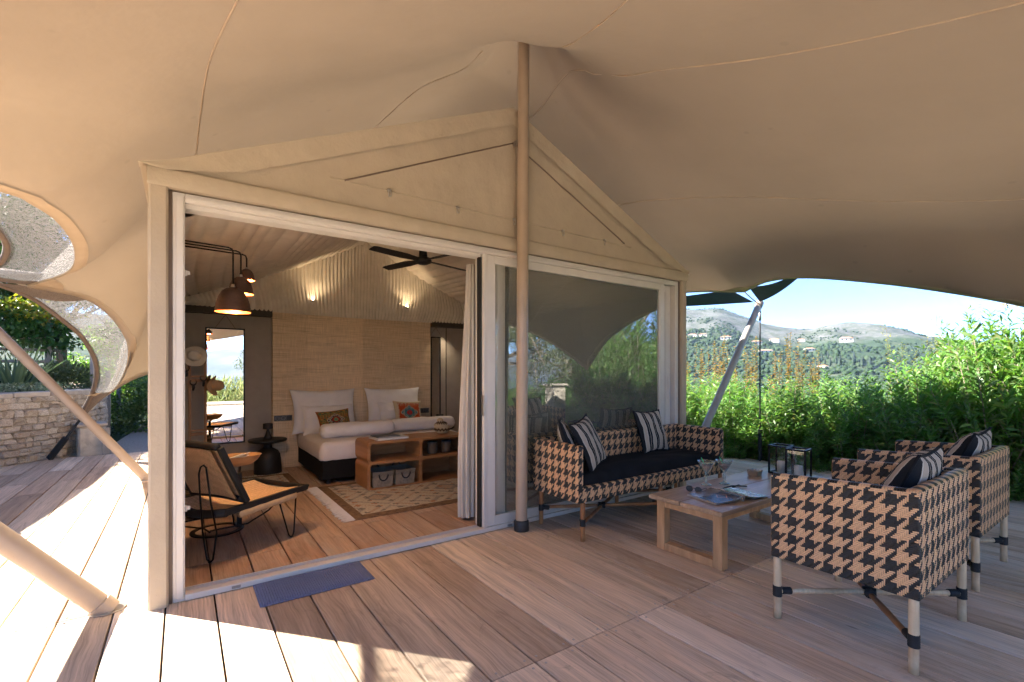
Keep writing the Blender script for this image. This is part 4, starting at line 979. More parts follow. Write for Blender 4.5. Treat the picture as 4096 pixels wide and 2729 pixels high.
# ------------------------------------------------------------------ bed
bed = thing('double_bed', 'double bed with white fitted sheet on a black upholstered base', 'bed', (2.35, 6.8, 0))
BX0, BX1, BY0, BY1 = 1.41, 3.36, 6.09, 7.55
m = MB(); m.box(BX0, (BX0+BX1)/2-.004, BY0, BY1, .065, .315, .012); obj('base', m, 'bed_base', bed)
m = MB(); m.box((BX0+BX1)/2+.004, BX1, BY0, BY1, .065, .315, .012); obj('base', m, 'bed_base', bed)
for x, y in ((1.50, 6.16), (2.28, 6.16), (2.48, 6.16), (3.25, 6.16), (1.5, 7.4), (3.25, 7.4)):
    m = MB(); m.lathe([(0, 0), (.028, 0), (.028, .064), (0, .064)], 14, (x, y, .005)); obj('leg', m, 'black_plastic', bed)
m = MB()
def mattress():
    vs = []; prof = [(.0, .305), (.012, .318), (.014, .40), (.010, .47), (-.012, .512), (-.05, .530), (-.12, .533)]
    cx, cy = (BX0+BX1)/2, (BY0+BY1)/2; hx, hy = (BX1-BX0)/2+.004, (BY1-BY0)/2; rc = .07; per = []
    for qx, qy, a0 in ((1, -1, -90), (1, 1, 0), (-1, 1, 90), (-1, -1, 180)):
        for k in range(9): a = R(a0+90*k/8); per.append((qx*(hx-rc), qy*(hy-rc), math.cos(a), math.sin(a)))
    dense = []
    for i in range(len(per)):
        p, q = per[i], per[(i+1) % len(per)]; L = math.hypot(q[0]-p[0], q[1]-p[1]); k = max(1, int(L/.03))
        for s_ in range(k): dense.append(tuple(p[c]+(q[c]-p[c])*s_/k for c in range(4)))
    n_ = len(dense)
    for off, z in prof:
        for i, (x, y, nx, ny) in enumerate(dense):
            wv = .009*mnoise.noise(Vector((x*13, y*13, z*3)))*(1 if z < .5 else .2)+.006*math.sin((x+y)*60+3*mnoise.noise(Vector((x*4, y*4, 0))))*max(0, 1-(z-.3)/.15)*(1 if ny < .5 else .3)
            vs.append((cx+x+nx*(rc+off+wv), cy+y+ny*(rc+off+wv), z))
    fs = [(k*n_+i, k*n_+(i+1) % n_, (k+1)*n_+(i+1) % n_, (k+1)*n_+i) for k in range(len(prof)-1) for i in range(n_)]
    c0 = len(vs); k0 = (len(prof)-1)*n_
    vs.append((cx, cy, .535)); fs += [(k0+i, k0+(i+1) % n_, c0) for i in range(n_)]
    m.add(vs, fs)
mattress(); obj('mattress', m, 'sheet', bed, sm=True)
G_ = 'bed linen'
pillow('large_pillow', 'large white linen pillow at the left against the woven headboard panel', .92, .64, .20, 'linen', (1.75, 7.40, .83), (R(76), 0, R(2)), seed=1, group='large square pillows on the bed', wr=.02)
pillow('large_pillow', 'large white linen pillow at the right against the woven headboard panel', .90, .64, .20, 'linen', (2.83, 7.40, .83), (R(77), 0, R(-1)), seed=4, group='large square pillows on the bed', wr=.02)
pillow('small_pillow', 'smaller white pillow behind the dark kilim cushion', .74, .44, .17, 'linen', (1.76, 7.18, .72), (R(66), 0, R(3)), seed=7, group='smaller pillows on the bed', wr=.02)
pillow('small_pillow', 'smaller white pillow behind the red kilim cushion', .72, .42, .16, 'linen', (2.87, 7.20, .73), (R(68), 0, R(-2)), seed=9, group='smaller pillows on the bed', wr=.02)
pillow('kilim_cushion', 'dark green and rust kilim cushion with a black and white diamond on the bed', .46, .34, .12, 'kilim_dark', (1.79, 6.99, .70), (R(64), R(-4), R(4)), cat='cushion', seed=12)
pillow('kilim_cushion', 'red and turquoise kilim cushion with a diamond on the right side of the bed', .46, .42, .12, 'kilim_red', (2.92, 7.03, .745), (R(68), R(3), R(-1)), cat='cushion', seed=15)
def roll(name, label, x0, x1, y, r, seed):
    m = MB()
    def f(u, v):
        a = v*2*math.pi; e = min(1, min(u, 1-u)/.07); e = math.sin(e*math.pi/2)**.6 if e < 1 else 1
        rr_ = r*(.55+.45*e)*(1+.10*mnoise.noise(Vector((u*5+seed, math.cos(a)*1.5, math.sin(a)*1.5)))+.04*mnoise.noise(Vector((u*18+seed, math.cos(a)*3, math.sin(a)*3))))
        cr = .012*max(0, math.sin(a*1+.6))**20
        return (x0+(x1-x0)*u, y+rr_*1.25*math.cos(a), .535+r*.80+rr_*.85*math.sin(a)-cr)
    m.grid(f, 60, 36)
    for x, s_ in ((x0, 1), (x1, -1)):
        m.add([(x, y, .535+r*.8)]+[f(0 if s_ == 1 else 1, k/18) for k in range(18)], [(0, k+1, (k+1) % 18+1) for k in range(18)])
    # spiral of cloth at the end
    m.tube([(x0+.012, y+r*.1*q*math.cos(q*1.2)*1.1, .535+r*.8+r*.08*q*math.sin(q*1.2)) for q in np.linspace(1, 6, 26)], .012, 6)
    return obj(name, m, 'linen', sm=True, label=label, cat='duvet', group='rolled duvets at the foot of the bed')
roll('rolled_duvet', 'rolled white duvet lying in front of the dark kilim cushion', 1.48, 2.47, 6.50, .115, 2)
roll('rolled_duvet', 'rolled white duvet lying in front of the red kilim cushion, behind the woven pot', 2.46, 3.48, 6.60, .115, 9)
# ------------------------------------------------------------------ slatted console at the foot of the bed
console = thing('slatted_console', 'low teak console of thin laminated frames with four open bays at bed foot', 'shelf', (2.44, 5.7, 0))
CX0, CX1, CY0, CY1, CZ = 1.77, 3.12, 5.475, 5.94, .578
def rrect(x0, x1, z0, z1, r, k=5):
    P = []
    for cx_, cz_, a0 in ((x1-r, z0+r, -90), (x1-r, z1-r, 0), (x0+r, z1-r, 90), (x0+r, z0+r, 180)):
        for q in range(k+1): a = R(a0+90*q/k); P.append((cx_+r*math.cos(a), cz_+r*math.sin(a)))
    return P
def console_slice():
    bm = bmesh.new(); ro = .045; zm = .325; nt = .022
    # outer outline with a pinched waist between the tiers
    out = []
    for cx_, cz_, a0, a1 in ((CX1-ro, ro, -90, 0), (CX1-ro, zm-nt*1.5, 0, 50)): 
        for q in range(6): a = R(a0+(a1-a0)*q/5); out.append((cx_+ro*math.cos(a), cz_+ro*math.sin(a)))
    out = [p for p in out]
    right = [(CX1-ro+ro*math.cos(R(a)), ro+ro*math.sin(R(a))) for a in range(-90, 1, 18)]+[(CX1, zm-.05), (CX1-.006, zm-.03), (CX1-.018, zm-.012), (CX1-.022, zm), (CX1-.018, zm+.012), (CX1-.006, zm+.03), (CX1, zm+.05)]+[(CX1-ro+ro*math.cos(R(a)), CZ-ro+ro*math.sin(R(a))) for a in range(0, 91, 18)]
    left = [(CX0+CX1-x, z) for x, z in right][::-1]
    out = right+left
    holes = []
    xm = (CX0+CX1)/2; b = .038; h = .018
    for xa, xb in ((CX0+b, xm-h), (xm+h, CX1-b)):
        for za, zb in ((b*.75, zm-h), (zm+h, CZ-b*.75)): holes.append(rrect(xa, xb, za, zb, .03))
    edges = []
    def loop(P):
        vs_ = [bm.verts.new((x, 0, z)) for x, z in P]
        for i in range(len(vs_)): edges.append(bm.edges.new((vs_[i], vs_[(i+1) % len(vs_)])))
    loop(out)
    for hh in holes: loop(hh)
    bmesh.ops.triangle_fill(bm, use_beauty=True, use_dissolve=False, edges=edges)
    r_ = bmesh.ops.extrude_face_region(bm, geom=bm.faces[:]); bmesh.ops.translate(bm, verts=[g for g in r_['geom'] if isinstance(g, bmesh.types.BMVert)], vec=(0, .022, 0))
    bmesh.ops.recalc_face_normals(bm, faces=bm.faces)
    bmesh.ops.translate(bm, verts=bm.verts, vec=(-2.445, 0, 0))
    me = bpy.data.meshes.new('frame_slat'); bm.to_mesh(me); bm.free(); me.materials.append(MATS['console_wood']); return me
cs = console_slice(); ns = 15
for k in range(ns):
    o = bpy.data.objects.new('frame_slat', cs); COL.objects.link(o); o.parent = console; o.location = (.005, CY0-5.7+k*(CY1-CY0-.022)/(ns-1), .004)
m = MB(); m.box(CX0+.04, CX1-.04, CY1+.001, CY1+.010, .03, CZ-.03); obj('back_panel', m, 'console_wood', console)
def book(name, label, x, y, z, w, d, h, rz, cover, cat='book'):
    t_ = thing(name, label, cat, (x, y, z), rz)
    m = MB(); m.box(-w/2, w/2, -d/2, d/2, 0, .003); m.box(-w/2, w/2, -d/2, d/2, h-.003, h); m.box(-w/2, -w/2+.003, -d/2, d/2, .003, h-.003); obj('cover', m, cover, t_, local=True)
    m = MB(); m.box(-w/2+.0035, w/2-.006, -d/2+.005, d/2-.005, .0033, h-.0033); obj('pages', m, 'paper', t_, local=True); return t_
simple('cover_white', (.62, .60, .57), .4, var=.03); simple('cover_dark', (.035, .037, .045), .35, var=.5, nscale=14)
book('hardback_book', 'white hardback book lying under the magazine on the teak console', 2.10, 5.66, CZ+.006, .40, .29, .026, R(3), 'cover_white')
book('magazine', 'dark glossy magazine on top of the white book on the teak console', 2.06, 5.67, CZ+.0335, .29, .22, .012, R(6), 'cover_dark', 'magazine')
pot = thing('woven_pot', 'small lidded cream and brown woven pot standing on the teak console', 'basket', (2.86, 5.72, CZ+.006))
m = MB(); m.lathe([(0, 0), (.055, 0), (.085, .02), (.108, .055), (.100, .09), (.075, .108), (.070, .112)], 28, (2.86, 5.72, CZ+.006)); obj('body', m, 'pot_weave', pot, sm=True)
m = MB(); m.M = Matrix.Translation((2.835, 5.715, CZ+.122)) @ Matrix.Rotation(R(-14), 4, 'Y') @ Matrix.Rotation(R(12), 4, 'X'); m.lathe([(.092, 0), (.085, .012), (.05, .035), (.040, .05), (.042, .075), (.03, .085), (0, .086)], 24); m.M = None; obj('lid', m, 'pot_weave', pot, sm=True)
for k, (x, wh) in enumerate(((2.66, 'left'), (2.86, 'right'))):
    t_ = thing('wicker_jar', f'{wh} one of two dark wicker jars in the upper bay of the console', 'jar', (x, 5.60, .345), group='wicker jars in the console')
    m = MB(); m.lathe([(0, 0), (.055, 0), (.066, .02), (.069, .08), (.064, .135)], 24, (x, 5.60, .351)); obj('wicker', m, 'jar_weave', t_, sm=True)
    m = MB(); m.lathe([(.058, .05), (.058, .150), (.061, .152), (.063, .150), (.063, .136)], 24, (x, 5.60, .351)); obj('glass_liner', m, 'window_dark', t_, sm=True)
for k, (x, wh) in enumerate(((1.965, 'left'), (2.245, 'right'))):
    t_ = thing('storage_basket', f'{wh} one of two square seagrass baskets with dark handles inside the console', 'basket', (x, 5.63, .03), group='storage baskets in the console')
    m = MB()
    def bsk(w0, w1, d0, d1, z0, z1):
        k_ = 10
        for q in range(k_):
            a, b = q/k_, (q+1)/k_; ww0 = w0+(w1-w0)*a; ww1 = w0+(w1-w0)*b; dd0 = d0+(d1-d0)*a; dd1 = d0+(d1-d0)*b; za = z0+(z1-z0)*a; zb = z0+(z1-z0)*b
            j = .002*(q % 2)
            vs = [(x-ww0-j, 5.63-dd0-j, za), (x+ww0+j, 5.63-dd0-j, za), (x+ww0+j, 5.63+dd0+j, za), (x-ww0-j, 5.63+dd0+j, za), (x-ww1-j, 5.63-dd1-j, zb), (x+ww1+j, 5.63-dd1-j, zb), (x+ww1+j, 5.63+dd1+j, zb), (x-ww1-j, 5.63+dd1+j, zb)]
            m.add(vs, [(0, 1, 5, 4), (1, 2, 6, 5), (2, 3, 7, 6), (3, 0, 4, 7)])
    bsk(.115, .128, .135, .150, .034, .215); bsk(.120, .110, .142, .128, .215, .10); m.box(x-.115, x+.115, 5.63-.135, 5.63+.135, .034, .05)
    obj('woven_body', m, 'basket_weave', t_)
    for y_, s_ in ((5.63-.152, -1), (5.63+.150, 1)):
        m = MB(); m.tube([(x-.055*math.cos(q), y_+s_*.014-s_*.006, .185+(-.075 if s_ < 0 else .075)*math.sin(q)) for q in np.linspace(0, math.pi, 13)], .0075, 8); obj('handle', m, 'black_rope', t_, sm=True)
# ------------------------------------------------------------------ rugs
def rug(name, label, x0, x1, y0, y1, fringe_side, bw=.11):
    t_ = thing(name, label, 'rug', ((x0+x1)/2, (y0+y1)/2, 0)); z = .012
    def sheet(m, a, b, c, d, zt): m.grid(lambda u, v: (a+(b-a)*u, c+(d-c)*v, zt+.003*mnoise.noise(Vector(((a+(b-a)*u)*5, (c+(d-c)*v)*5, 0)))), 40, 30)
    m = MB(); m.box(x0, x1, y0, y1, .006, z, .002); obj('border', m, 'rug_border', t_)
    m = MB(); sheet(m, x0+bw, x1-bw, y0+bw, y1-bw, z+.0045); obj('field', m, 'rug_cloth', t_, sm=True, center=True)
    rnd_ = random.Random(3); m = MB()
    for e in fringe_side:
        L = (y1-y0) if e in 'lr' else (x1-x0); k = int(L/.011)
        for q in range(k):
            s_ = (q+.5)/k; ln = rnd_.uniform(.07, .125); j = rnd_.uniform(-.012, .012); j2 = j+rnd_.uniform(-.014, .014)
            if e == 'l': pts = [(x0+.01, y0+L*s_, z), (x0-ln*.5, y0+L*s_+j, .013), (x0-ln, y0+L*s_+j2, .009)]
            elif e == 'b': pts = [(x0+L*s_, y1-.01, z), (x0+L*s_+j, y1+ln*.5, .013), (x0+L*s_+j2, y1+ln, .009)]
            m.tube(pts, .0045, 4, cap=False)
    obj('fringe', m, 'fringe', t_, kind='stuff'); return t_
rug('patterned_rug', 'large cream, grey and rust patterned rug with a white fringe under the teak console', 1.325, 3.75, 4.47, 6.02, 'l')
rug('patterned_rug', 'smaller patterned rug with thin fringe between the rope chair and the black side table', .10, 1.20, 5.92, 7.10, 'b', .09)
# ------------------------------------------------------------------ turned side tables and lamps
def stool(x, y, label):
    t_ = thing('side_table', label, 'side table', (x, y, 0), group='black turned side tables')
    m = MB(); m.lathe([(0, .006), (.168, .006), (.175, .02), (.172, .10), (.166, .20), (.155, .27), (.13, .315), (.085, .345), (.058, .36), (.05, .39), (.055, .42), (.075, .435)], 36, (x, y, 0)); autosmooth(obj('pedestal', m, 'stool_black', t_), 50)
    m = MB(); m.lathe([(0, .436), (.20, .436), (.236, .448), (.245, .462), (.243, .475), (.235, .480), (0, .480)], 40, (x, y, 0)); autosmooth(obj('top', m, 'stool_black', t_), 40)
    return t_
def lamp(x, y, z, label):
    t_ = thing('table_lamp', label, 'lamp', (x, y, z), group='small black table lamps')
    m = MB(); m.lathe([(0, 0), (.056, 0), (.057, .008), (.045, .03), (.026, .075), (.018, .11), (.016, .145)], 28, (x, y, z)); obj('base', m, 'black_matt', t_, sm=True)
    m = MB(); m.lathe([(.058, .135), (.062, .137), (.062, .205), (.058, .21), (0, .21)], 28, (x, y, z)); autosmooth(obj('shade', m, 'black_matt', t_), 40)
stool(.97, 7.28, 'black turned side table with round top left of the bed'); stool(3.60, 7.28, 'black turned side table right of the bed, mostly hidden')
lamp(.975, 7.30, .4805, 'small black mushroom lamp on the side table left of the bed'); lamp(3.58, 7.25, .4805, 'small black mushroom lamp right of the bed beside the wall sockets')
def sockets(x0, z0, k, label):
    t_ = thing('wall_socket', label, 'socket', (x0, 7.555, z0))
    for q in range(k):
        m = MB(); m.box(x0+q*.081, x0+q*.081+.0795, 7.548, 7.5595, z0, z0+.082, .003); f = obj('face_plate', m, 'socket_plastic', t_)
        m = MB()
        if q < 2: m.lathe([(.024, 0), (.028, .0), (.028, .003), (.024, .003)], 18); m.v = [(x0+q*.081+.04+a, 7.5475-c, z0+.041+b) for a, b, c in m.v]; m.box(x0+q*.081+.030, x0+q*.081+.034, 7.545, 7.5478, z0+.039, z0+.044); m.box(x0+q*.081+.046, x0+q*.081+.050, 7.545, 7.5478, z0+.039, z0+.044)
        else: m.box(x0+q*.081+.012, x0+q*.081+.067, 7.545, 7.5475, z0+.012, z0+.07, .002)
        obj('socket_ring' if q < 2 else 'rocker', m, 'black_plastic' if q > 1 else 'grey_post', t_)
sockets(1.088, .69, 3, 'black triple socket plate on the woven panel left of the pillows'); sockets(3.36, .70, 2, 'black double socket plate on the woven panel right of the pillows')
# ------------------------------------------------------------------ mirrors
def mirror(x0, x1, z0, z1, y, label, nail_z):
    t_ = thing('wall_mirror', label, 'mirror', ((x0+x1)/2, y, z0)); b = .018
    m = MB(); m.box(x0, x0+b, y-.022, y, z0, z1, .002); m.box(x1-b, x1, y-.022, y, z0, z1, .002); m.box(x0+b, x1-b, y-.022, y, z0, z0+b, .002); m.box(x0+b, x1-b, y-.022, y, z1-b, z1, .002); obj('frame', m, 'black_metal', t_)
    m = MB(); m.add([(x0+b, y-.009, z0+b), (x1-b, y-.009, z0+b), (x1-b, y-.011, z1-b), (x0+b, y-.011, z1-b)], [(0, 1, 2, 3)]); obj('glass', m, 'mirror_glass', t_)
    xm = (x0+x1)/2; m = MB(); m.tube([(xm-.12, y-.012, z1), (xm, y-.014, nail_z)], .003, 5); m.tube([(xm+.12, y-.012, z1), (xm, y-.014, nail_z)], .003, 5); m.lathe([(0, 0), (.009, 0), (.009, .012), (0, .012)], 10, (xm, y-.014, nail_z-.006)); obj('cord', m, 'bark', t_)
mirror(.256, .728, .41, 2.016, 7.655, 'tall black framed mirror left of the bed reflecting the sea view', 2.20); mirror(3.60, 3.79, .45, 2.03, 7.655, 'narrow dark mirror on the wall right of the woven panel', 2.2)
# ------------------------------------------------------------------ valet ladder with hooks and hats
lad = thing('valet_ladder', 'narrow wooden valet ladder with iron hooks standing before the mirror', 'rack', (.15, 7.0, 0))
for x, zt_ in ((.075, 1.50), (.238, 1.58)):
    m = MB(); m.box(x-.014, x+.014, 6.985, 7.015, .006, zt_, .003); obj('rail', m, 'ladder_wood', lad)
for z in (1.285, .62):
    m = MB(); m.box(.0895, .2235, 6.99, 7.01, z, z+.035, .002); m.box(.0895, .2235, 6.99, 7.01, z+.052, z+.075, .002); obj('rung', m, 'ladder_wood', lad)
for x, z in ((.215, 1.30), (.11, 1.25), (.04, 1.42)):
    m = MB(); m.tube([(x, 6.975, z-.07), (x+.004, 6.955, z-.03), (x, 6.97, z)], [.012, .016, .014], 8)
    for s_ in (-1, 1): m.tube([(x, 6.965, z-.01), (x+s_*.026, 6.955, z+.01), (x+s_*.034, 6.95, z+.035), (x+s_*.024, 6.945, z+.058)], [.009, .008, .006, .003], 7)
    obj('hook', m, 'black_matt', lad, sm=True)
def hat(name, label, loc, rot, mat, r, crown):
    m = MB(); k = 40
    def f(u, v):
        a = u*2*math.pi; t_ = v
        if t_ < .5: rr_ = r*(1-t_/.5*.46); z = .03*math.sin(a*2+1)*(1-t_/.5)+.004
        else: q = (t_-.5)/.5; rr_ = r*.54*(1-q**3)**.8; z = crown*math.sin(q*math.pi/2)-.03*math.exp(-((rr_/r)/.2)**2)*max(0, q-.6)
        dent = 1+.06*mnoise.noise(Vector((math.cos(a)*2, math.sin(a)*2, t_*3)))
        return (rr_*math.cos(a)*dent, rr_*math.sin(a)*.92*dent, z)
    m.grid(f, k, 24); o = obj(name, m, mat, sm=True, label=label, cat='hat', center=False); o.location = loc; o.rotation_euler = rot; return o
hat('sun_hat', 'pale cloth sun hat hanging on the valet ladder', (.125, 6.90, 1.60), (R(82), R(8), R(-12)), 'hat_white', .135, .10)
hat('sun_hat', 'tan straw hat hanging on the valet ladder in front of the mirror', (.315, 6.93, 1.235), (R(86), R(-80), R(70)), 'hat_tan', .125, .12)
# ------------------------------------------------------------------ ceiling fan
fan = thing('ceiling_fan', 'black four-bladed ceiling fan hanging from the tent ridge', 'fan', (2.44, 5.40, 2.74))
fc = (2.44, 5.40, 0)
m = MB(); m.lathe([(.0, 2.735), (.05, 2.735), (.095, 2.755), (.105, 2.78), (.09, 2.81), (.05, 2.825), (.048, 2.92), (.04, 2.93), (.016, 2.94), (.016, 3.45)], 28, fc); autosmooth(obj('motor', m, 'black_matt', fan), 40)
for k in range(4):
    a = R(17+90*k); m = MB(); m.M = Matrix.Translation((2.44, 5.40, 2.785)) @ Matrix.Rotation(a, 4, 'Z') @ Matrix.Rotation(R(11), 4, 'X')
    m.prism([(.06, -.025), (.12, -.045), (.3, -.068), (.70, -.06), (.75, -.05), (.75, .045), (.70, .06), (.3, .068), (.12, .045), (.06, .025)], 'z', -.004, .004); m.M = None; obj('blade', m, 'black_matt', fan)
# ------------------------------------------------------------------ pendant lamps on wall arms
def pendant(x, y, zb, zarm, dia, label):
    t_ = thing('pendant_lamp', label, 'lamp', (x, y, zb), group='three ribbed pendant lamps on wall arms'); r = dia/2; h = dia*.78
    m = MB(); prof = [(r, 0), (r*.985, h*.12), (r*.93, h*.35), (r*.82, h*.6), (r*.62, h*.83), (r*.36, h*.96), (r*.12, h*1.0)]; m.lathe(prof, 40, (x, y, zb)); obj('shade', m, 'pendant_shell', t_, sm=True)
    m = MB(); m.lathe([(r*.13, h*.98), (.014, h*1.04), (.010, h*1.13), (0, h*1.14)], 12, (x, y, zb)); obj('cap', m, 'steel', t_, sm=True)
    m = MB(); m.tube([(x, y, zb+h*1.1), (x, y, zarm-.03), (x-.008, y, zarm-.008), (x-.03, y, zarm), (-.03, y, zarm+.01)], .006, 8); obj('arm', m, 'black_metal', t_, sm=True)
    m = MB(); m.lathe([(0, .0), (.016, .01), (.022, .03), (.016, .05), (.010, .065), (0, .066)], 14, (x, y, zb+h*.22)); obj('bulb', m, 'bulb_glow', t_, sm=True)
    ld = bpy.data.lights.new('pendant_light', 'POINT'); ld.energy = 2.2; ld.color = (1, .62, .32); ld.shadow_soft_size = .02; lo = bpy.data.objects.new('pendant_light', ld); COL.objects.link(lo); lo.parent = t_; lo.location = (0, 0, h*.12)
pendant(.31, 4.06, 1.848, 2.325, .236, 'largest and lowest dark pendant lamp with glowing copper inside')
pendant(.372, 4.19, 2.006, 2.335, .172, 'middle dark pendant lamp with glowing copper inside')
pendant(.426, 4.34, 2.142, 2.347, .118, 'smallest and highest dark pendant lamp with glowing copper inside')
# uplights on the gathered gable
for k, (x, z) in enumerate(((1.58, 2.47), (3.05, 2.49))):
    t_ = thing('spot_light', ['left', 'right'][k]+' small spotlight shining up the gathered gable lining', 'lamp', (x, 7.38, z), group='spotlights on the gathered lining')
    m = MB(); m.tube([(x, 7.40, z-.03), (x, 7.385, z+.005)], .016, 12); obj('housing', m, 'steel', t_, sm=True)
    m = MB(); m.lathe([(0, 0), (.012, 0), (.012, .004), (0, .005)], 12, (x, 7.384, z+.006)); obj('lens', m, 'spot_glow', t_)
    ld = bpy.data.lights.new('spot_beam', 'SPOT'); ld.energy = 1.1; ld.color = (1, .74, .45); ld.spot_size = R(95); ld.spot_blend = .8; ld.shadow_soft_size = .02
    lo = bpy.data.objects.new('spot_beam', ld); COL.objects.link(lo); lo.parent = t_; lo.location = (0, -.20, -.04); lo.rotation_euler = (R(180-24), 0, R(-20 if k == 0 else -12))
for k, (x, lab) in enumerate(((3.80, 'small recessed downlight in the dark soffit right of the woven panel'),)):
    t_ = thing('recessed_light', lab, 'lamp', (x, 7.56, 2.2))
    m = MB(); m.lathe([(.022, .0), (.034, 0), (.036, .004), (.036, .012), (0, .012)], 16, (x, 7.56, 2.206)); obj('ring', m, 'steel', t_)
    m = MB(); m.lathe([(0, .004), (.022, .004)], 14, (x, 7.56, 2.206)); obj('lens', m, 'spot_glow', t_)
    ld = bpy.data.lights.new('downlight_beam', 'SPOT'); ld.energy = 4; ld.color = (1, .80, .56); ld.spot_size = R(110); ld.spot_blend = .9; ld.shadow_soft_size = .03
    lo = bpy.data.objects.new('downlight_beam', ld); COL.objects.link(lo); lo.parent = t_; lo.location = (0, -.03, -.02); lo.rotation_euler = (R(-14), 0, 0)
# ------------------------------------------------------------------ curtain tied back at the door's middle
m = MB()
def cur(u, v):
    a = u*2*math.pi; w = .034+.030*(1-v)**.8+.012*math.sin(v*5); d = .045+.02*(1-v)
    f_ = 1+.16*math.sin(a*9+v*2)+.06*math.sin(a*17)
    return (2.235+.030*v+w*1.35*math.cos(a)*f_, 3.93+d*math.sin(a)*f_, .03+2.40*v)
m.grid(cur, 120, 30); obj('curtain', m, 'curtain_cloth', sm=True, label='cream curtain gathered at the middle post inside the open door', cat='curtain')
# ------------------------------------------------------------------ rope lounge chair (faces away from the door)
ch = thing('rope_lounge_chair', 'low lounge chair with woven rope seat, black frame and hairpin legs', 'chair', (.395, 4.51, 0), R(32))
def pl(nm_, m, mat, **k): return obj(nm_, m, mat, ch, local=True, **k)
sw = .31; hz = .375
def seat_pt(u, v):     # u back->front, v right->left, hammock sag
    return (-.34+.70*u, (-sw+.02)+(2*sw-.04)*v, hz+.01-.055*math.sin(math.pi*v)*(1-.3*u)+.02*u)
m = MB(); m.grid(seat_pt, 28, 28); m.grid(lambda u, v: tuple(np.array(seat_pt(u, v))-np.array([0, 0, .014])), 28, 28); pl('rope_seat', m, 'rope_seat', sm=True)
for s_ in (-1, 1):
    m = MB(); m.M = Matrix.Translation((0, 0, 0)); m.prism([(-.36, hz-.035), (.40, hz-.01), (.42, hz+.03), (.40, hz+.035), (-.36, hz+.012)], 'y', s_*sw-.016, s_*sw+.016); pl('side_rail', m, 'black_matt')
    m = MB(); m.tube([(-.24+.52*q/12, s_*sw*1.0, hz-.052+.022*q/12+.012*math.sin(q*2.1)*.15) for q in range(13)], .03, 10); pl('rope_wrap', m, 'rope_plain', sm=True)
m = MB(); m.tube([(-.355, -sw-.01, hz-.01), (-.375, -sw*.5, hz-.035), (-.38, 0, hz-.045), (-.375, sw*.5, hz-.035), (-.355, sw+.01, hz-.01)], .032, 12); pl('back_rail', m, 'black_rope', sm=True)
m = MB(); m.box(.385, .415, -sw-.015, sw+.015, hz-.008, hz+.032, .005); pl('front_rail', m, 'black_matt')
def back_pt(u, v):   # u bottom->top, v right->left
    return (-.20-.20*u+.03*math.sin(math.pi*v), (-sw+.05)+(2*sw-.10)*v*1.0, .44+.40*u)
m = MB(); m.grid(back_pt, 24, 28); m.grid(lambda u, v: tuple(np.array(back_pt(u, v))+np.array([-.03, 0, -.012])), 24, 28); pl('rope_back', m, 'rope_seat', sm=True)
m = MB(); m.grid(lambda u, v: (-.235-.20*u+.02*v, -sw+.035+.05*v, .435+.40*u), 10, 3); m.grid(lambda u, v: (-.20-.20*u, -sw+.03+.03*v, .445+.40*u), 10, 3); pl('rope_edge', m, 'rope_plain', sm=True)
for s_ in (-1, 1):
    m = MB(); m.M = Matrix.Translation((-.175, s_*sw, .40)) @ Matrix.Rotation(R(-26), 4, 'Y'); m.box(-.022, .022, -.016, .016, 0, .50, .004); m.M = None; pl('back_post', m, 'black_matt')
for u_, nm_ in ((0, 'lower_back_rail'), (1, 'top_rail')):
    m = MB(); m.tube([(-.20-.21*u_+.03*math.sin(math.pi*v), (-sw+.01)+(2*sw-.02)*v, .425+.43*u_) for v in np.linspace(0, 1, 15)], .027, 10); pl(nm_, m, 'black_rope', sm=True)
def hairpin(p_top1, p_top2, foot, r=.0065):
    a, b, f = Vector(p_top1), Vector(p_top2), Vector(foot); d = (b-a).normalized()*.022
    pts = [a, a.lerp(f-d, .5), a.lerp(f-d, .93)]+[f-d*.6+Vector((0, 0, .004)), f+Vector((0, 0, .0)), f+d*.6+Vector((0, 0, .004))]+[b.lerp(f+d, .93), b.lerp(f+d, .5), b]
    m = MB(); m.tube(pts, r, 8); m.box(f.x-.012, f.x+.012, f.y-.012, f.y+.012, .004, .016, .003); return m
for s_ in (-1, 1):
    kx, kz = -.40, .20
    m = hairpin((kx-.02, s_*.16, kz+.02), (kx+.01, s_*.27, kz+.02), (-.41, s_*.225, .012)); pl('leg', m, 'black_metal', sm=True)
    m = MB(); m.tube([(kx-.02, s_*.16, kz+.02), (-.44, s_*.165, .45), (-.455, s_*.17, .66), (-.452, s_*.185, .71), (-.45, s_*.215, .725), (-.452, s_*.245, .71), (-.452, s_*.255, .66), (-.43, s_*.265, .45), (kx+.01, s_*.27, kz+.02)], .0065, 8); pl('back_support', m, 'black_metal', sm=True)
    m = hairpin((.12, s_*.30, hz-.03), (.30, s_*.30, hz-.01), (.22, s_*.335, .012)); pl('leg', m, 'black_metal', sm=True)
    m = MB(); m.tube([(kx, s_*.21, kz+.03), (-.1, s_*.22, .20), (.05, s_*.27, .27), (.12, s_*.30, hz-.03)], .0065, 8); pl('brace', m, 'black_metal', sm=True)
m = MB(); m.tube([(kx, -.21, kz+.02), (-.30, 0, .19), (kx, .21, kz+.02)], .0065, 8); pl('cross_brace', m, 'black_metal', sm=True)
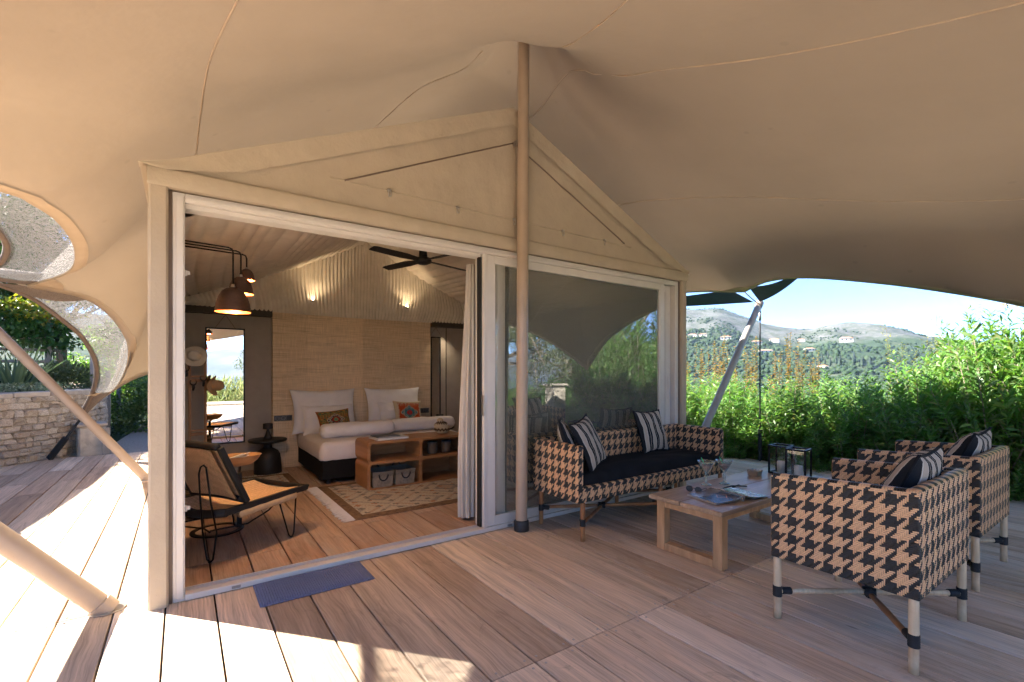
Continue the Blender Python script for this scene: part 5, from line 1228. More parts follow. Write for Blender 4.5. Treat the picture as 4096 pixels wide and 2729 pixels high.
# ------------------------------------------------------------------ bowl on a ring-based stand, basket behind the chair
st = thing('ring_stand_table', 'black metal stand with ring base carrying a wooden bowl behind the rope chair', 'side table', (.26, 4.90, 0))
m = MB(); m.lathe([(.165, .005), (.205, .005), (.207, .010), (.205, .014), (.165, .014), (.163, .010), (.165, .005)], 48, (.255, 4.90, 0)); obj('ring_base', m, 'black_metal', st)
m = MB(); m.box(.40, .44, 4.86, 4.90, .013, .50, .004); m.tube([(.42, 4.88, .49), (.44, 5.05, .515)], .012, 8); obj('stem', m, 'black_metal', st)
bw = thing('wooden_bowl', 'oval carved wooden bowl with papers inside behind the rope chair', 'bowl', (.44, 5.08, .52))
m = MB()
def bowl_(u, v):
    a = u*2*math.pi; prof = [(.25, .0), (.62, .012), (.86, .05), (1.0, .095), (1.03, .10), (.99, .098), (.82, .055), (.55, .024), (0, .02)]; i = int(round(v*8)); r_, z = prof[i]
    return (.42+.20*r_*math.cos(a), 5.08+.145*r_*math.sin(a), .525+z)
m.grid(bowl_, 40, 8); autosmooth(obj('shell', m, 'bowl_wood', bw), 60)
m = MB(); m.M = Matrix.Translation((.40, 5.06, .60)) @ Matrix.Rotation(R(20), 4, 'Z') @ Matrix.Rotation(R(-12), 4, 'Y'); m.box(-.10, .10, -.07, .07, 0, .006); m.M = Matrix.Translation((.42, 5.09, .612)) @ Matrix.Rotation(R(-25), 4, 'Z') @ Matrix.Rotation(R(-16), 4, 'Y'); m.box(-.10, .10, -.06, .06, 0, .005); m.M = None; obj('papers', m, 'paper', bw)
m = MB(); m.lathe([(0, .006), (.16, .006), (.21, .05), (.235, .13), (.225, .22), (.19, .30), (.175, .31), (.185, .30), (.215, .2), (0, .03)], 40, (.075+.12, 5.52, 0)); obj('round_basket', m, 'basket_dark', sm=True, label='round dark striped basket on the floor behind the rope chair', cat='basket')
# ------------------------------------------------------------------ houndstooth cane weave: real strands, over-two-under-two
def weave(B, o_, U, Vv, nrm, w, h, p=.0088, ph=(0, 0), zfun=None, mirror=False, wrap=12):
    """adds strands covering a w x h panel to NP collector B. zfun(u)->top height so the panel may slope"""
    o_ = np.array(o_, float); U = np.array(U, float); Vv = np.array(Vv, float); nrm = np.array(nrm, float)
    nu = max(4, int(round(w/(p*.84)))); nv = max(4, int(round(h/p))); pu = w/nu; pv = h/nv
    i, j = np.meshgrid(np.arange(nu), np.arange(nv), indexing='ij')
    s_ = (i+ph[0])+(j+ph[1]) if mirror else (i+ph[0])-(j+ph[1])
    warp_top = (s_ % 6) < 3
    tops = []
    wc = ((i+ph[0]) % wrap) < wrap//2; fc = ((j+ph[1]) % wrap) < wrap//2
    # vertical floats start where warp_top and the previous cell is not
    def emit(i0, j0, len_, vert, dark):
        if vert: u0, u1, v0, v1 = i0*pu+.06*pu, (i0+1)*pu-.06*pu, j0*pv-.18*pv, (j0+len_)*pv+.18*pv
        else: u0, u1, v0, v1 = i0*pu-.18*pu, (i0+len_)*pu+.18*pu, j0*pv+.06*pv, (j0+1)*pv-.06*pv
        u0 = np.clip(u0, 0, w); u1 = np.clip(u1, 0, w); v0 = np.clip(v0, 0, h); v1 = np.clip(v1, 0, h)
        return u0, u1, v0, v1, dark
    for vert in (True, False):
        top = warp_top if vert else ~warp_top
        ax = 1 if vert else 0
        prev = np.zeros_like(top); nxt = np.zeros_like(top)
        if vert: prev[:, 1:] = top[:, :-1]; nxt[:, :-1] = top[:, 1:]
        else: prev[1:, :] = top[:-1, :]; nxt[:-1, :] = top[1:, :]
        st = top & ~prev; ii, jj = np.nonzero(st); ln = np.ones(len(ii), int)
        for q in (1, 2):
            i2, j2 = (ii, np.minimum(jj+q, nv-1)) if vert else (np.minimum(ii+q, nu-1), jj); okc = (jj+q < nv) if vert else (ii+q < nu); ln += ((ln == q) & okc & top[i2, j2]).astype(int)
        dark = (wc if vert else fc)[ii, jj]
        u0, u1, v0, v1, dk = emit(ii, jj, ln, vert, dark)
        th = .0034; um = .22*pu; vm = .22*pv
        lo = .0004; hi = th
        def P(u, v, d): return o_+np.outer(u, U)+np.outer(v, Vv)+np.outer(np.full(len(u), 1.)*d, nrm)
        q = [P(u0, v0, lo), P(u1, v0, lo), P(u1, v1, lo), P(u0, v1, lo)]
        iu, iv = (um, vm*1.5) if vert else (um*1.5, vm)
        q += [P(u0+iu, v0+iv, hi), P(u1-iu, v0+iv, hi), P(u1-iu, v1-iv, hi), P(u0+iu, v1-iv, hi)]
        Vx = np.stack(q, 1).reshape(-1, 3); n_ = len(ii); b = (np.arange(n_)*8)[:, None]
        F = np.concatenate([b+np.array([4, 5, 6, 7]), b+np.array([0, 1, 5, 4]), b+np.array([1, 2, 6, 5]), b+np.array([2, 3, 7, 6]), b+np.array([3, 0, 4, 7])])
        B.block(Vx, F, 0); B.mb[-1] = np.tile(dk.astype(int), 5)
    if zfun is not None: pass
def cane_leg(x, y, z0, z1, r=.0205, mat='cane', nodes=(.5,)):
    m = MB(); P = [z0]; 
    pts = []; rad = []
    zz = np.linspace(z0, z1, 9)
    for z in zz: pts.append((x, y, z)); rad.append(r*(1+.03*math.sin(z*17+x*5)))
    m.tube(pts, rad, 14); return m
def node_ring(x, y, z, r): 
    m = MB(); m.lathe([(r, -.006), (r*1.10, 0), (r, .006)], 14, (x, y, z)); return m
def cane_bar(a, b, r=.0155):
    a = Vector(a); b = Vector(b); k = 10; m = MB(); m.tube([a.lerp(b, q/k) for q in range(k+1)], [r*(1+(.09 if q in (3, 7) else 0)) for q in range(k+1)], 12); return m
def binding(a, b, r):
    a = Vector(a); b = Vector(b); k = 10; m = MB(); m.tube([a.lerp(b, q/k) for q in range(k+1)], [r*(1+.05*(q % 2)) for q in range(k+1)], 14); return m
def woven_seat(name, label, cat, loc, W, D, z0, zt_f, zt_b, legs_x, front_h, seat_z, group=None, cushion_h=.11, inner=.05):
    """faces local +Y; x along width. origin = centre of the footprint on the deck"""
    t_ = thing(name, label, cat, loc, group=group)
    def q_(nm_, m, mat, **k): return obj(nm_, m, mat, t_, local=True, **k)
    hx, hy = W/2, D/2
    # solid core boards under the strands (so nothing shows through)
    def core(poly, ax, d0, d1, nm_='panel_core'): m = MB(); m.prism(poly, ax, d0, d1); q_(nm_, m, 'strand_black')
    side = [(-hy, z0), (hy, z0), (hy, zt_f), (-hy, zt_b)]
    core(side, 'x', -hx, -hx+inner); core(side, 'x', hx-inner, hx)
    core([(-hx+inner, z0), (hx-inner, z0), (hx-inner, zt_b), (-hx+inner, zt_b)], 'y', -hy, -hy+inner)
    core([(-hx+inner, z0), (hx-inner, z0), (hx-inner, z0+front_h), (-hx+inner, z0+front_h)], 'y', hy-inner, hy)
    m = MB(); m.box(-hx+inner, hx-inner, -hy+inner, hy-inner, z0+.03, z0+.05); q_('seat_deck', m, 'strand_black')
    def panel(nm_, *args, **kw):
        B = NP(); weave(B, *args, **kw); o = obj(nm_, B, ['strand_tan', 'strand_black'], t_, local=True, kind='stuff'); return o
    def shear(o, fn):
        me = o.data; n_ = len(me.vertices); co = np.empty(n_*3, np.float32); me.vertices.foreach_get('co', co); co = co.reshape(-1, 3); l = np.array(o.location); co += l; fn(co); co -= l; me.vertices.foreach_set('co', co.ravel()); me.update()
    hs = zt_b-z0
    def slope(co):     # top of the arms falls towards the front
        f = (co[:, 1]+hy)/D; k = (co[:, 2]-z0)/hs; co[:, 2] += (zt_f-zt_b)*f*k
    o = panel('woven_side', (-hx, hy, z0), (0, -1, 0), (0, 0, 1), (-1, 0, 0), D, hs); shear(o, slope)
    o = panel('woven_side', (hx, -hy, z0), (0, 1, 0), (0, 0, 1), (1, 0, 0), D, hs, ph=(2, 0)); shear(o, slope)
    panel('woven_back', (-hx, -hy, z0), (1, 0, 0), (0, 0, 1), (0, -1, 0), W, hs, ph=(1, 3))
    o = panel('woven_side', (-hx+inner, -hy+inner, seat_z-.05), (0, 1, 0), (0, 0, 1), (1, 0, 0), D-inner, zt_b-seat_z+.05); shear(o, lambda co: co.__setitem__((slice(None), 2), co[:, 2]+(zt_f-zt_b)*(co[:, 1]+hy)/D*np.clip((co[:, 2]-seat_z)/(zt_b-seat_z), 0, 1)))
    o = panel('woven_side', (hx-inner, hy, seat_z-.05), (0, -1, 0), (0, 0, 1), (-1, 0, 0), D-inner, zt_b-seat_z+.05); shear(o, lambda co: co.__setitem__((slice(None), 2), co[:, 2]+(zt_f-zt_b)*(co[:, 1]+hy)/D*np.clip((co[:, 2]-seat_z)/(zt_b-seat_z), 0, 1)))
    panel('woven_back', (hx-inner, -hy+inner, seat_z-.05), (-1, 0, 0), (0, 0, 1), (0, 1, 0), W-2*inner, zt_b-seat_z+.05, ph=(3, 1))
    panel('woven_front', (hx, hy, z0), (-1, 0, 0), (0, 0, 1), (0, 1, 0), W, front_h, ph=(0, 2))
    for sx in (-1, 1): panel('woven_front', (sx*hx if sx > 0 else -hx+inner, hy, z0+front_h), (-1, 0, 0), (0, 0, 1), (0, 1, 0), inner, zt_f-z0-front_h, ph=(1, 1))
    # wrapped top edges
    def cap(a, b, nm_='top_edge', r=.0275):
        a = Vector(a); b = Vector(b); L = (b-a).length; k = int(L/.0118); B = NP()
        d = (b-a).normalized(); side_ = d.cross(Vector((0, 0, 1))).normalized()
        for q in range(k):
            dark = (q//4) % 2; c = a+d*(L*(q+.5)/k); vs = []
            for e in (-1, 1):
                for an in np.linspace(0, math.pi, 6):
                    rr_ = r*(1.06 if e == 0 else 1.0); vs.append(tuple(c+d*(e*.0052)+side_*(math.cos(an)*r)+Vector((0, 0, math.sin(an)*.013))))
            F = np.array([(i, i+1, i+7, i+6) for i in range(5)]); B.block(np.array(vs), F, dark)
        obj(nm_, B, ['strand_tan', 'strand_black'], t_, local=True, kind='stuff', sm=True)
    for sx in (-1, 1): cap((sx*(hx-inner/2), -hy, zt_b), (sx*(hx-inner/2), hy, zt_f))
    cap((-hx, -hy+inner/2, zt_b), (hx, -hy+inner/2, zt_b)); cap((-hx+inner, hy-inner/2, z0+front_h), (hx-inner, hy-inner/2, z0+front_h))
    # legs, cross stretchers, bindings
    for x in legs_x:
        for y in (-hy+.024, hy-.024):
            q_('leg', cane_leg(x, y, 0.002, z0+.01, mat='cane'), 'cane' if cat == 'armchair' else 'cane_red', sm=True)
    for a, b in zip(legs_x[:-1], legs_x[1:]):
        y0, y1 = -hy+.024, hy-.024; zc = .155
        q_('stretcher', cane_bar((a, y1, zc), (b, y0, zc)), 'cane' if cat == 'armchair' else 'cane_red', sm=True); q_('stretcher', cane_bar((a, y0, zc-.005), (b, y1, zc-.005)), 'cane_red', sm=True)
        xm = (a+b)/2; q_('binding', binding((xm-.04, -.015, zc), (xm+.04, .015, zc), .024), 'black_rope', sm=True)
        q_('binding', binding((xm-.012, .03, zc), (xm+.012, -.03, zc), .024), 'black_rope', sm=True)
    for x in legs_x:
        for y in (-hy+.024, hy-.024):
            q_('binding', binding((x, y, .125), (x, y, .185), .0235), 'black_rope', sm=True)
            d = Vector((0-x if len(legs_x) == 2 else (.2 if x < 0 else -.2), -y, 0)).normalized()*.075; q_('binding', binding((x+d.x*.3, y+d.y*.3, .155), (x+d.x, y+d.y, .155), .0195), 'black_rope', sm=True)
    # seat cushion
    cm = MB(); cw, cd = hx-inner-.004, hy-inner
    def cu(u, v):
        a = -1+2*u; b = -1+2*v; k = (max(0, 1-abs(a)**10))**.3*(max(0, 1-abs(b)**10))**.3
        return (a*cw, .012+b*(cd+.012), seat_z-cushion_h+.0+cushion_h*k+.006*mnoise.noise(Vector((a*4, b*3, 1)))*k+.012*k*(1-a*a)*(1-b*b))
    cm.grid(cu, 60, 28); q_('seat_cushion', cm, 'black_cushion', sm=True)
    return t_
c1 = woven_seat('cane_armchair', 'houndstooth woven cane armchair nearest the camera with a striped cushion', 'armchair', (3.195, 1.028, 0), .86, .66, .35, .812, .845, (-.41, .41), .12, .50, group='houndstooth cane armchairs', cushion_h=.13)
c2 = copy_tree(c1); c2.location = (4.575, 1.075, 0); c2['label'] = 'houndstooth woven cane armchair farther back at the right beside the oleander hedge'
sofa = woven_seat('cane_sofa', 'long houndstooth woven cane sofa with black seat cushion in front of the window', 'sofa', (3.70, 3.138, 0), 2.10, .60, .325, .785, .79, (-1.03, -.03, .98), .115, .555, cushion_h=.125)
# the sofa and the chairs face each other across the table
for o_ in (sofa,): o_.rotation_euler = (0, 0, math.pi)
P_ = dict(cat='cushion', group='striped scatter cushions', piping='black_cushion', pinch=.06, corner=.05)
pillow('striped_cushion', 'striped cushion leaning in the left corner of the sofa, behind another', .44, .44, .13, 'striped', (2.86, 3.20, .755), (R(70), R(4), R(48)), seed=21, **P_)
pillow('striped_cushion', 'striped cushion leaning tilted in front of the other at the left end of the sofa', .45, .44, .14, 'striped', (3.02, 3.10, .762), (R(66), R(-7), R(28)), seed=23, **P_)
pillow('striped_cushion', 'striped cushion standing alone near the right end of the sofa', .45, .43, .13, 'striped', (4.10, 3.26, .775), (R(72), R(1), R(5)), seed=25, **P_)
pillow('striped_cushion', 'striped cushion leaning against the back of the armchair nearest the camera', .54, .50, .19, 'striped', (3.28, .885, .745), (R(-66), 0, R(4)), seed=27, **P_)
pillow('striped_cushion', 'striped cushion leaning against the back of the farther armchair', .54, .50, .19, 'striped', (4.67, .93, .745), (R(-66), 0, R(2)), seed=29, **P_)
# ------------------------------------------------------------------ coffee table
tab = thing('coffee_table', 'low teak coffee table with two-board top and square loop legs', 'table', (4.0, 2.14, 0)); TZ = .425
TX0, TX1, TY0, TY1 = 3.07, 4.92, 1.84, 2.47; ym = 2.185
for a, b in ((TY0, ym-.0025), (ym+.0025, TY1)):
    m = MB(); m.box(TX0, TX1, a, b, TZ-.034, TZ, .004); obj('top_board', m, 'teak_top', tab)
for x in (3.10, 4.49):
    w = .072; ya, yb = TY0+.02, TY1-.055
    for y in (ya, yb-w): m = MB(); m.box(x, x+w, y, y+w, .003, TZ-.0345, .003); obj('leg', m, 'teak', tab)
    m = MB(); m.box(x+.002, x+w-.002, ya+w, yb-w, .003, .062, .003); obj('foot_rail', m, 'teak', tab)
    m = MB(); m.box(x+.002, x+w-.002, ya+w, yb-w, TZ-.085, TZ-.0345, .003); obj('cross_rail', m, 'teak', tab)
for y in (TY0+.04, TY1-.095): m = MB(); m.box(3.1725, 4.4895, y, y+.03, TZ-.085, TZ-.035, .002); obj('apron', m, 'teak', tab)
# lanterns
def lantern(x, y, label, rz):
    t_ = thing('candle_lantern', label, 'lantern', (x, y, TZ), rz, group='glass candle lanterns on the coffee table'); w = .078; H = .275; b = .0075
    for sx in (-1, 1):
        for sy in (-1, 1): m = MB(); m.box(sx*w-b, sx*w+b, sy*w-b, sy*w+b, .002, H, .001); obj('post', m, 'black_metal', t_, local=True)
    for z, nm_ in ((.003, 'base_rail'), (H-.016, 'top_rail')):
        for sx in (-1, 1):
            m = MB(); m.box(sx*w-b*.9, sx*w+b*.9, -w+b, w-b, z, z+.015); obj(nm_, m, 'black_metal', t_, local=True)
            m = MB(); m.box(-w+b, w-b, sx*w-b*.9, sx*w+b*.9, z, z+.015); obj(nm_, m, 'black_metal', t_, local=True)
    m = MB(); m.box(-w+b, w-b, -w+b, w-b, .005, .010); obj('floor', m, 'black_metal', t_, local=True)
    for sx in (-1, 1):
        m = MB(); m.add([(sx*w, -w+b, .019), (sx*w, w-b, .019), (sx*w, w-b, H-.017), (sx*w, -w+b, H-.017)], [(0, 1, 2, 3)]); obj('pane', m, 'lantern_glass', t_, local=True)
        m = MB(); m.add([(-w+b, sx*w, .019), (w-b, sx*w, .019), (w-b, sx*w, H-.017), (-w+b, sx*w, H-.017)], [(0, 1, 2, 3)]); obj('pane', m, 'lantern_glass', t_, local=True)
    m = MB(); m.lathe([(0, .0105), (.036, .0105), (.0365, .11), (.034, .117), (.01, .112), (0, .112)], 22); m.tube([(0, 0, .112), (.001, 0, .124)], .0015, 5); obj('candle', m, 'candle', t_, local=True, sm=True)
lantern(4.65, 2.04, 'nearer black framed glass lantern with a white candle on the coffee table', R(6)); lantern(4.74, 2.235, 'farther black framed glass lantern partly hidden by the other on the coffee table', R(2))
# ash tray with a scalloped rim
m = MB(); wA = .05; t0 = (4.43, 2.33)
def ash(u, v):
    per = u*4; e = int(per) % 4; s_ = per-int(per); x, y = [(-1+2*s_, -1), (1, -1+2*s_), (1-2*s_, 1), (-1, 1-2*s_)][e]
    prof = [(.82, 0), (1.0, .05), (.93, .05), (.78, .012)][int(round(v*3))]; z = prof[1]+(.006*math.sin(s_*2*math.pi*3.5) if prof[1] > .02 else 0)
    return (t0[0]+x*wA*prof[0], t0[1]+y*wA*prof[0], TZ+.002+z)
m.grid(ash, 96, 3); m.box(t0[0]-.041, t0[0]+.041, t0[1]-.041, t0[1]+.041, TZ+.002, TZ+.012); obj('ash_tray', m, 'steel', label='small square grey ash tray with scalloped rim on the coffee table', cat='ash tray')
def goblet(x, y, label, sd):
    t_ = thing('cocktail_glass', label, 'glass', (x, y, TZ), group='cocktail glasses with pink drinks')
    z = TZ+.001; m = MB(); m.lathe([(0, 0), (.044, 0), (.046, .003), (.030, .010), (.012, .016), (.0095, .03), (.011, .06), (.010, .095), (.014, .104), (.040, .150), (.069, .203), (.0715, .205), (.0695, .207), (.066, .203), (.036, .150), (.006, .110), (0, .108)], 36, (x, y, z)); obj('glass', m, 'goblet_glass', t_, sm=True)
    m = MB(); m.lathe([(0, .1115), (.006, .1125), (.034, .150), (.047, .1715), (.0, .1722)], 28, (x, y, z)); obj('drink', m, 'cocktail', t_, sm=True)
    m = MB(); m.tube([(x+.01, y-.005, z+.125), (x-.03, y+.028, z+.235)], .0045, 8); obj('straw', m, 'glass_teal_straw', t_, sm=True)
goblet(3.715, 2.375, 'nearer cocktail glass with pink drink and green straw on the coffee table', 1); goblet(3.885, 2.31, 'farther cocktail glass with pink drink and green straw, on the right', 2)
def shades(x, y, rz, label):
    t_ = thing('sunglasses', label, 'sunglasses', (x, y, TZ), rz, group='sunglasses on the coffee table')
    m = MB()
    for s_ in (-1, 1): m.tube([(s_*.035+.026*math.cos(q), 0+.004*abs(math.cos(q)), .026+.022*math.sin(q)) for q in np.linspace(0, 6.28, 17)], .003, 6)
    m.tube([(-.01, 0, .032), (0, -.002, .036), (.01, 0, .032)], .003, 6); obj('rim', m, 'black_plastic', t_, local=True, sm=True)
    m = MB()
    for s_ in (-1, 1): m.tube([(s_*.062, .002, .034), (s_*.066, .06, .03), (s_*.062, .115, .022), (s_*.058, .14, .006)], .0035, 6)
    obj('temple', m, 'black_plastic', t_, local=True, sm=True)
    m = MB()
    for s_ in (-1, 1): m.add([(s_*.035+.025*math.cos(q), .001, .026+.021*math.sin(q)) for q in np.linspace(0, 6.0, 14)], [tuple(range(14))])
    obj('lens', m, 'window_dark', t_, local=True)
shades(3.40, 2.285, R(-75), 'black sunglasses standing open beside the magazine on the coffee table'); 
s2 = thing('sunglasses', 'black sunglasses lying behind the open magazine', 'sunglasses', (3.80, 2.17, TZ), R(-20), group='sunglasses on the coffee table')
m = MB(); m.tube([(-.11, 0, .006), (-.06, .012, .012), (-.01, .02, .018), (.03, .008, .018), (.08, .012, .012), (.125, .0, .010)], .0065, 6); m.tube([(-.02, .0, .01), (.03, .004, .022), (.07, .03, .020), (.10, .05, .008)], .006, 6); obj('frame', m, 'black_plastic', s2, local=True, sm=True)
# open magazine
t = NT('mag_left'); u = t.sep(t.gen()); a_ = t.math('GREATER_THAN', u[1], .62); b_ = t.math('LESS_THAN', t.math('ABSOLUTE', t.math('SUBTRACT', t.math('ADD', t.math('ABSOLUTE', t.math('SUBTRACT', u[0], .62)), t.math('ABSOLUTE', t.math('SUBTRACT', u[1], .38))), .17)), .012)
c = t.mix(a_, (.045, .045, .065), (.20, .18, .17)); c = t.mix(b_, c, (.55, .22, .15)); c = t.mix(t.ramp(t.noise(t.gen(), 5, 3), [(.5, 0), (.62, .5)]), c, (.11, .10, .11)); MATS['mag_left'] = t.done(t.pbr(c, .25, 0, None, .5))
t = NT('mag_right'); n = t.noise(t.gen(), 7, 4); c = t.ramp(n, [(.35, (.06, .05, .06)), (.5, (.22, .18, .18)), (.6, (.55, .52, .5))]); MATS['mag_right'] = t.done(t.pbr(c, .25, 0, None, .5))
mag = thing('open_magazine', 'open glossy magazine lying face up at the near end of the coffee table', 'magazine', (3.50, 2.055, TZ), R(-12))
def page(s_, lay):
    m = MB(); w = .275; d = .30
    def f(u, v): x = s_*u*w*(1-.015*lay); return (x, -d/2+d*v, .003+.0035*lay+.030*(math.exp(-u*5)-.0)*(1-math.exp(-u*26))*1.6+.012*(1-u)*u)
    m.grid(f, 20, 4); return m
for s_ in (-1, 1):
    for lay in range(3): m = page(s_, lay); obj('page', m, 'paper', mag, local=True, sm=True)
    obj('page', page(s_, 3), 'mag_left' if s_ < 0 else 'mag_right', mag, local=True, sm=True)
# ------------------------------------------------------------------ door mat
m = MB(); rnd_ = random.Random(4)
m.grid(lambda u, v: (.378+.692*u, 3.142+.372*v, .004+.012*min(1, 14*min(u, 1-u, v*.6, (1-v)*.6))+.0022*mnoise.noise(Vector((u*90, v*50, 0)))+.0012*math.sin(u*140)), 120, 60)
obj('door_mat', m, 'mat_blue', sm=True, label='blue tufted door mat lying in front of the open door', cat='door mat')
# ------------------------------------------------------------------ leaves
def leaf_quads(P, D, Nn, L, W, bend=.25):
    """arrays: base point, direction, normal, length, width -> bent lance leaves of two quads each"""
    S = np.cross(D, Nn); S /= np.linalg.norm(S, axis=1)[:, None]+1e-9; n_ = len(P)
    L = L[:, None]; W = W[:, None]
    mid = P+D*L*.5+Nn*L*bend*.22; tip = P+D*L*.97-Nn*L*bend*.30
    v = np.stack([P, mid-S*W*.5, mid+S*W*.5, tip], 1).reshape(-1, 3)
    b = (np.arange(n_)*4)[:, None]; F = np.concatenate([b+np.array([0, 1, 2]), b+np.array([1, 3, 2])]); return v, F
def unit(a): return a/(np.linalg.norm(a, axis=-1, keepdims=True)+1e-9)
def foliage_mesh(P, D, L, W, mat_ix=None, bend=.25, seed=0):
    g = np.random.default_rng(seed); Nn = unit(g.normal(size=P.shape)*.6+np.array([0, 0, 1.])); Nn = unit(Nn-D*(Nn*D).sum(1)[:, None]); return leaf_quads(P, unit(D), Nn, L, W, bend)
def link_leaves(name, parts, mats, parent, local=True, kind='stuff'):
    V = []; F = []; MI = []; c = 0
    for (v, f), mi in parts: V.append(v); F.append(f+c); MI.append(np.full(len(f), mi)); c += len(v)
    me = mesh_np(name, np.concatenate(V), np.concatenate(F), np.concatenate(MI))
    for m_ in mats: me.materials.append(MATS[m_])
    o = bpy.data.objects.new(name, me); COL.objects.link(o); o.parent = parent
    return setp(o, kind=kind)
# ------------------------------------------------------------------ oleander hedge
def oleander(seed, H, rad, nsh, Lf=.125, Wf=.021, grey=.15):
    g = np.random.default_rng(seed); parts = []; stems = MB()
    PP = []; DD = []; LL = []; base_r = rad*.35
    for k in range(nsh):
        a = g.uniform(0, 2*np.pi); r0 = base_r*np.sqrt(g.uniform()); rt = rad*np.sqrt(g.uniform(.02, 1.1)); at = a+g.normal()*.5; h = H*(1-.36*(rt/rad)**2)*g.uniform(.62, 1.0)
        p0 = np.array([r0*np.cos(a), r0*np.sin(a), 0]); p2 = np.array([rt*np.cos(at), rt*np.sin(at), h]); p1 = np.array([rt*.55*np.cos(at), rt*.55*np.sin(at), h*.55])
        tt_ = np.linspace(.0, 1, 34)[:, None]; cur_ = p0*(1-tt_)**2+2*p1*tt_*(1-tt_)+p2*tt_**2; tg = unit(2*(p1-p0)*(1-tt_)+2*(p2-p1)*tt_)
        if k % 3 == 0: stems.tube([tuple(q) for q in cur_[::6]], [.010*(1-.12*i) for i in range(len(cur_[::6]))], 5, cap=False)
        sel = np.arange(9, 34)
        for i in sel:
            for w in range(3):
                an = w*2.094+i*1.05+g.normal()*.25
                t_ = tg[i]; u = unit(np.cross(t_, [0.3, .9, .1])); vv = np.cross(t_, u); d = t_*g.uniform(.35, .95)+(u*np.cos(an)+vv*np.sin(an))*.9
                PP.append(cur_[i]+g.normal(size=3)*.008); DD.append(d); LL.append(Lf*g.uniform(.6, 1.15)*(1 if i < 31 else .7))
    P = np.array(PP); D = unit(np.array(DD)); L = np.array(LL); W = L*(Wf/Lf)*g.uniform(.8, 1.2, len(L))
    gm = g.uniform(size=len(L)) < grey
    return (foliage_mesh(P[~gm], D[~gm], L[~gm], W[~gm], seed=seed), foliage_mesh(P[gm], D[gm], L[gm], W[gm], seed=seed+1), stems)
ole = []
for s_, rd in enumerate((.80, .90, .85)):
    a, b, st = oleander(40+s_, 2.3, rd, 165, Lf=.150, Wf=.032)
    V = np.concatenate([a[0], b[0]]); F = np.concatenate([a[1], b[1]+len(a[0])]); mi = np.concatenate([np.zeros(len(a[1])), np.ones(len(b[1]))]).astype(int)
    me = mesh_np('leaves', V, F, mi); me.materials.append(MATS['oleander']); me.materials.append(MATS['oleander_grey'])
    ms = bpy.data.meshes.new('stems'); ms.from_pydata(st.v, [], st.f); ms.materials.append(MATS['bark_pale']); ole.append((me, ms))
def place_shrub(label, x, y, z, H, sx, rz, k, group='oleander shrubs of the hedge beside the deck', cat='shrub', name='oleander_shrub'):
    t_ = thing(name, label, cat, (x, y, z), rz, group=group); t_.scale = (sx/1.75, sx/1.75, H/2.3)
    for me, nm_ in zip(ole[k % 3], ('leaves', 'stems')):
        o = bpy.data.objects.new(nm_, me); COL.objects.link(o); o.parent = t_
        if nm_ == 'leaves': o['kind'] = 'stuff'
random.seed(11)
# (x, y, height, spread): placed along the deck's right edge and beyond it
hedge = [(7.95, 6.9, 1.40, 1.7, 'oleander shrub at the far left end of the hedge, against the cabin corner'),
         (7.90, 5.75, 1.48, 1.75, 'oleander shrub just right of the cabin corner, behind the sofa'),
         (8.05, 4.7, 1.50, 1.75, 'oleander shrub behind the grey leaning strut'),
         (8.10, 3.75, 1.45, 1.7, 'oleander shrub directly behind the hanging black rope'),
         (8.15, 2.9, 1.46, 1.65, 'oleander shrub behind the two lanterns'),
         (8.15, 2.05, 1.75, 1.7, 'oleander shrub right of the lanterns, above the armchair arms'),
         (8.05, 1.25, 2.30, 1.8, 'tall oleander shrub behind the armchair cushions'),
         (7.95, .50, 2.85, 1.85, 'tallest oleander shrub at the right edge of the picture'),
         (7.85, -.35, 3.0, 1.85, 'oleander shrub beyond the right edge of the picture'),
         (8.95, 5.4, 1.50, 1.7, 'second row oleander behind the strut head'), (9.0, 3.3, 1.48, 1.7, 'second row oleander behind the rope and lanterns'),
         (8.95, 1.6, 2.35, 1.75, 'second row oleander behind the armchairs'), (8.75, .1, 3.1, 1.8, 'second row oleander highest at the right picture edge'),
         (8.95, 7.4, 1.45, 1.7, 'second row oleander hidden mostly by the cabin corner')]
for k, (x, y, H, sp, lab) in enumerate(hedge): place_shrub(lab, x, y, -.40, H+.40, sp, random.uniform(0, 6.28), k)
lows = [(7.72, 2.35, .55, 'low young oleander at the deck edge right of the lanterns'), (7.70, 1.3, .75, 'low leafy oleander in front of the hedge behind the armchair'), (7.62, -.1, 1.0, 'low oleander at the lower right behind the far armchair'), (7.66, 3.2, .5, 'low young oleander at the foot of the black rope'), (7.68, 4.4, .62, 'low young oleander beside the end of the sofa'), (7.7, .55, .85, 'low oleander behind the cushion of the far armchair')]
for k, (x, y, H, lab) in enumerate(lows): place_shrub(lab, x, y, -.38, H+.38, 1.0, random.uniform(0, 6.28), k+1, group='low oleanders along the deck edge')
